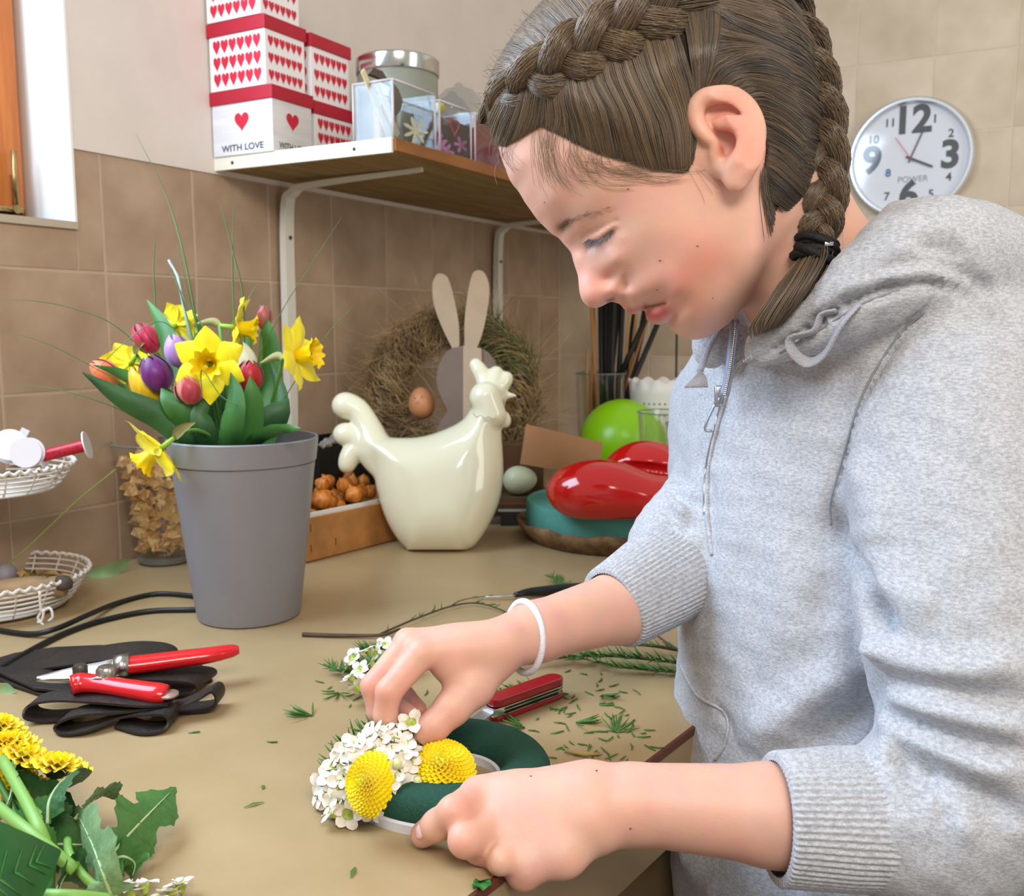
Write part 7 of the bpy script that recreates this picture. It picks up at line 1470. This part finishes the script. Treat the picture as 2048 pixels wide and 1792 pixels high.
# brow and lashes
def shorthairs(name, roots, dirs, n, L, rad, col, parent, seed=3, jr=1.2):
    r = np.random.default_rng(seed); R_ = smooth_path([(x, y, 0) for x, y in roots], 40)[:, :2]; Dd = np.interp(np.linspace(0, 1, 40), np.linspace(0, 1, len(dirs)), [d[0] for d in dirs]), np.interp(np.linspace(0, 1, 40), np.linspace(0, 1, len(dirs)), [d[1] for d in dirs])
    k = r.integers(0, 40, n); Q0 = R_[k]+r.normal(0, jr, (n, 2)); D0 = np.stack([Dd[0][k], Dd[1][k]], 1)+r.normal(0, .12, (n, 2)); t = np.linspace(0, 1, 6)[None, :, None]; Lr = L*r.uniform(.6, 1.1, n)[:, None, None]
    Q = Q0[:, None]+D0[:, None]*t*Lr; return Q
Q = shorthairs('b', [(1120, 462), (1128, 450), (1145, 440), (1175, 429), (1215, 420)], [(.3, -.95), (.7, -.7), (.95, -.35), (1, -.15)], 64, 12, .0002, None, None, jr=3.2)
w_ = np.ones(len(Q)); P = onhead(Q[..., 0], Q[..., 1], .0006+.0012*np.linspace(0, 1, 6)[None, :]); hb = Hair(); hb.add(*strands(toW(P.reshape(-1, 3)).reshape(P.shape), .00014, np.clip(rng.normal(.6, .15, len(Q)), 0, 1))); hb.build('eyebrow', body)
Q = shorthairs('l', [(1178, 478), (1190, 481), (1206, 475), (1226, 461)], [(-.5, .85), (-.30, .95), (-.1, 1), (.25, .9)], 75, 15, .0002, None, None, 5, .8)
P = onhead(Q[..., 0], Q[..., 1], .0); t = np.linspace(0, 1, 6)[None, :, None]; P = P+np.array([-.35, -.25, .85])*.0085*t; hl_ = Hair(); hl_.add(*strands(toW(P.reshape(-1, 3)).reshape(P.shape), .00017, np.clip(rng.normal(.35, .3, len(Q)), 0, 1))); hl_.build('eyelashes', body, hairmat('lash', '#1c1a20', '#7b8798', .3))
# three-strand braids
def braid(path, width, depth_, turns, nh, name, offn=None, seed=0, tones=(.15, .75), taper=(1, 1), flatn=None):
    """path: world points; returns lock tubes (cores) plus hairs"""
    r = np.random.default_rng(seed); P0 = smooth_path(path, 160); t, U0, W0 = frames(P0); n = len(P0)
    vw = np.array([(np.array(CAM)-p)/np.linalg.norm(np.array(CAM)-p) for p in P0]) if flatn is None else flatn
    S_ = np.cross(t, vw); S_ /= np.linalg.norm(S_, axis=1)[:, None]; Nn = np.cross(S_, t); tt = np.linspace(0, 1, n); wd = np.interp(tt, np.linspace(0, 1, len(taper)), taper)*width
    hh = Hair(); lk = []
    for k in range(3):
        ph = 2*math.pi*(turns*tt)+k*2*math.pi/3; cx = np.sin(ph)*wd*.48; cz = np.sin(2*ph)*depth_*.62*wd/width; c = P0+S_*cx[:, None]+Nn*cz[:, None]
        rr = wd*.36; core = tube(c[::2], list(rr[::2]*.84), 10, True, .8); lk.append(core)
        tl, Ul, Wl = frames(c); tone0 = tones[0]+(tones[1]-tones[0])*r.random(nh); a0 = r.random(nh)*2*math.pi; q0 = np.sqrt(.55+.45*r.random(nh))
        seg = 40; idx = np.linspace(0, n-1, 90).astype(int)
        # hairs as shorter arcs so that each plait catches the light
        st = r.integers(0, n-46, nh*3)
        for a in range(1):
            ii = st[:, None]+np.linspace(0, 44, 12).astype(int)[None]; aa = r.random(nh*3)*2*math.pi; qq = .88+.22*r.random(nh*3)
            Sx = Ul[ii]; Nx = Wl[ii]
            pos = c[ii]+Sx*(np.cos(aa)[:, None]*rr[ii]*qq[:, None])[..., None]+Nx*(np.sin(aa)[:, None]*rr[ii]*qq[:, None]*.86)[..., None]+r.normal(0, .0004, (nh*3, 12, 3))
            hh.add(*strands(pos, .00036, np.clip(r.normal((tones[0]+tones[1])/2, .2, nh*3), 0, 1)))
    g = join(*lk); o = obj(name, g, m_cap, hc_); h = hh.build('braid_strands', o); return o
b1 = [onhead(np.array([x]), np.array([y]), o_)[0] for x, y, o_ in ((975, 245, .004), (1003, 200, .012), (1052, 168, .016), (1108, 138, .018), (1162, 105, .018), (1222, 70, .018), (1288, 38, .018), (1350, 0, .018), (1410, -50, .018))]
braid([toW(p) for p in b1], .024, .012, 2.3, 700, 'front_braid', seed=1, tones=(.25, .85), taper=(.5, 1.1, 1.4, 1.5, 1.5))
b2 = [Lc(1545, 10, .862), Lc(1582, 90, .866), Lc(1612, 165, .864), Lc(1630, 240, .862), Lc(1641, 320, .857), Lc(1643, 400, .852), Lc(1638, 455, .850), Lc(1633, 495, .850)]
braid([toW(p) for p in b2], .030, .017, 2.5, 900, 'side_braid', seed=2, tones=(.15, .75), taper=(1.3, 1.25, 1.15, 1.05, .95, .8, .5))
# tail below the tie
n = 900; t = np.linspace(0, 1, 12); base = smooth_path([Lc(1632, 490, .846), Lc(1606, 545, .838), Lc(1572, 600, .836), Lc(1540, 655, .845)], 12); sp = np.interp(t, [0, .3, .8, 1], [.008, .017, .020, .012]); ra, rb2 = rng.normal(0, .55, (n, 1)), rng.normal(0, .4, (n, 1))
P = base[None]+np.array([.86, .5, 0])*(ra*sp)[..., None]+np.array([0, 0, 1.])*(rb2*sp)[..., None]+rng.normal(0, .0012, (n, 1, 3))*t[None, :, None]
top.add(*strands(toW(P.reshape(-1, 3)).reshape(P.shape), .00042, np.clip(rng.normal(.5, .22, n), 0, 1)))
top.build('hair_strands', hc_)
tie = [toW(Lc(1634, 490, .850)), toW(Lc(1628, 512, .849))]; axv = Vector(tie[1]-tie[0]).normalized(); ux = RT.copy(); uy = axv.cross(ux).normalized(); ux = uy.cross(axv)
G = []
for k in range(5):
    c = Vector(tie[0])+axv*(k*.0042-.004); rr_ = .0145+.002*math.sin(k*2.1); G.append(tube([c+ux*rr_*1.1*math.cos(a)+uy*rr_*math.sin(a)+axv*.0025*math.sin(a+k*1.4) for a in np.linspace(0, 2*math.pi, 34)], .0036, 8, False))
G.append(tube(smooth_path([Vector(tie[0])+axv*.008-ux*.018-FW*.006, Vector(tie[0])+axv*.012-ux*.010-FW*.018, Vector(tie[0])+axv*.015+ux*.008-FW*.018, Vector(tie[0])+axv*.012+ux*.016-FW*.006], 16), .0042, 8))
tie_o = obj('hair_tie', join(*G), mat('black_elastic', '#121214', .7, bump=.5, bscale=500), hc_)
obj('clip', xf(box(-.004, .004, -.002, .002, -.001, .001, .0006), frameM(Vector(toW(Lc(1658, 488, .832))), RT, UP, -FW)), mat('clip_silver', '#c5c8cc', .15, metal=1), hc_)
# ================================================================ the working units become metres about the bench top (tiles are 15 cm)
SCL = .75; Z0 = .9
bpy.context.view_layer.update()
for o in list(SC.objects):
    if o.parent is None:
        o.location = Vector((o.location.x*SCL, o.location.y*SCL, (o.location.z-Z0)*SCL+Z0))
        if o.type != 'CAMERA': o.scale = o.scale*SCL
        if o.type == 'LIGHT': o.data.energy *= SCL*SCL
cd.dof.focus_distance *= SCL
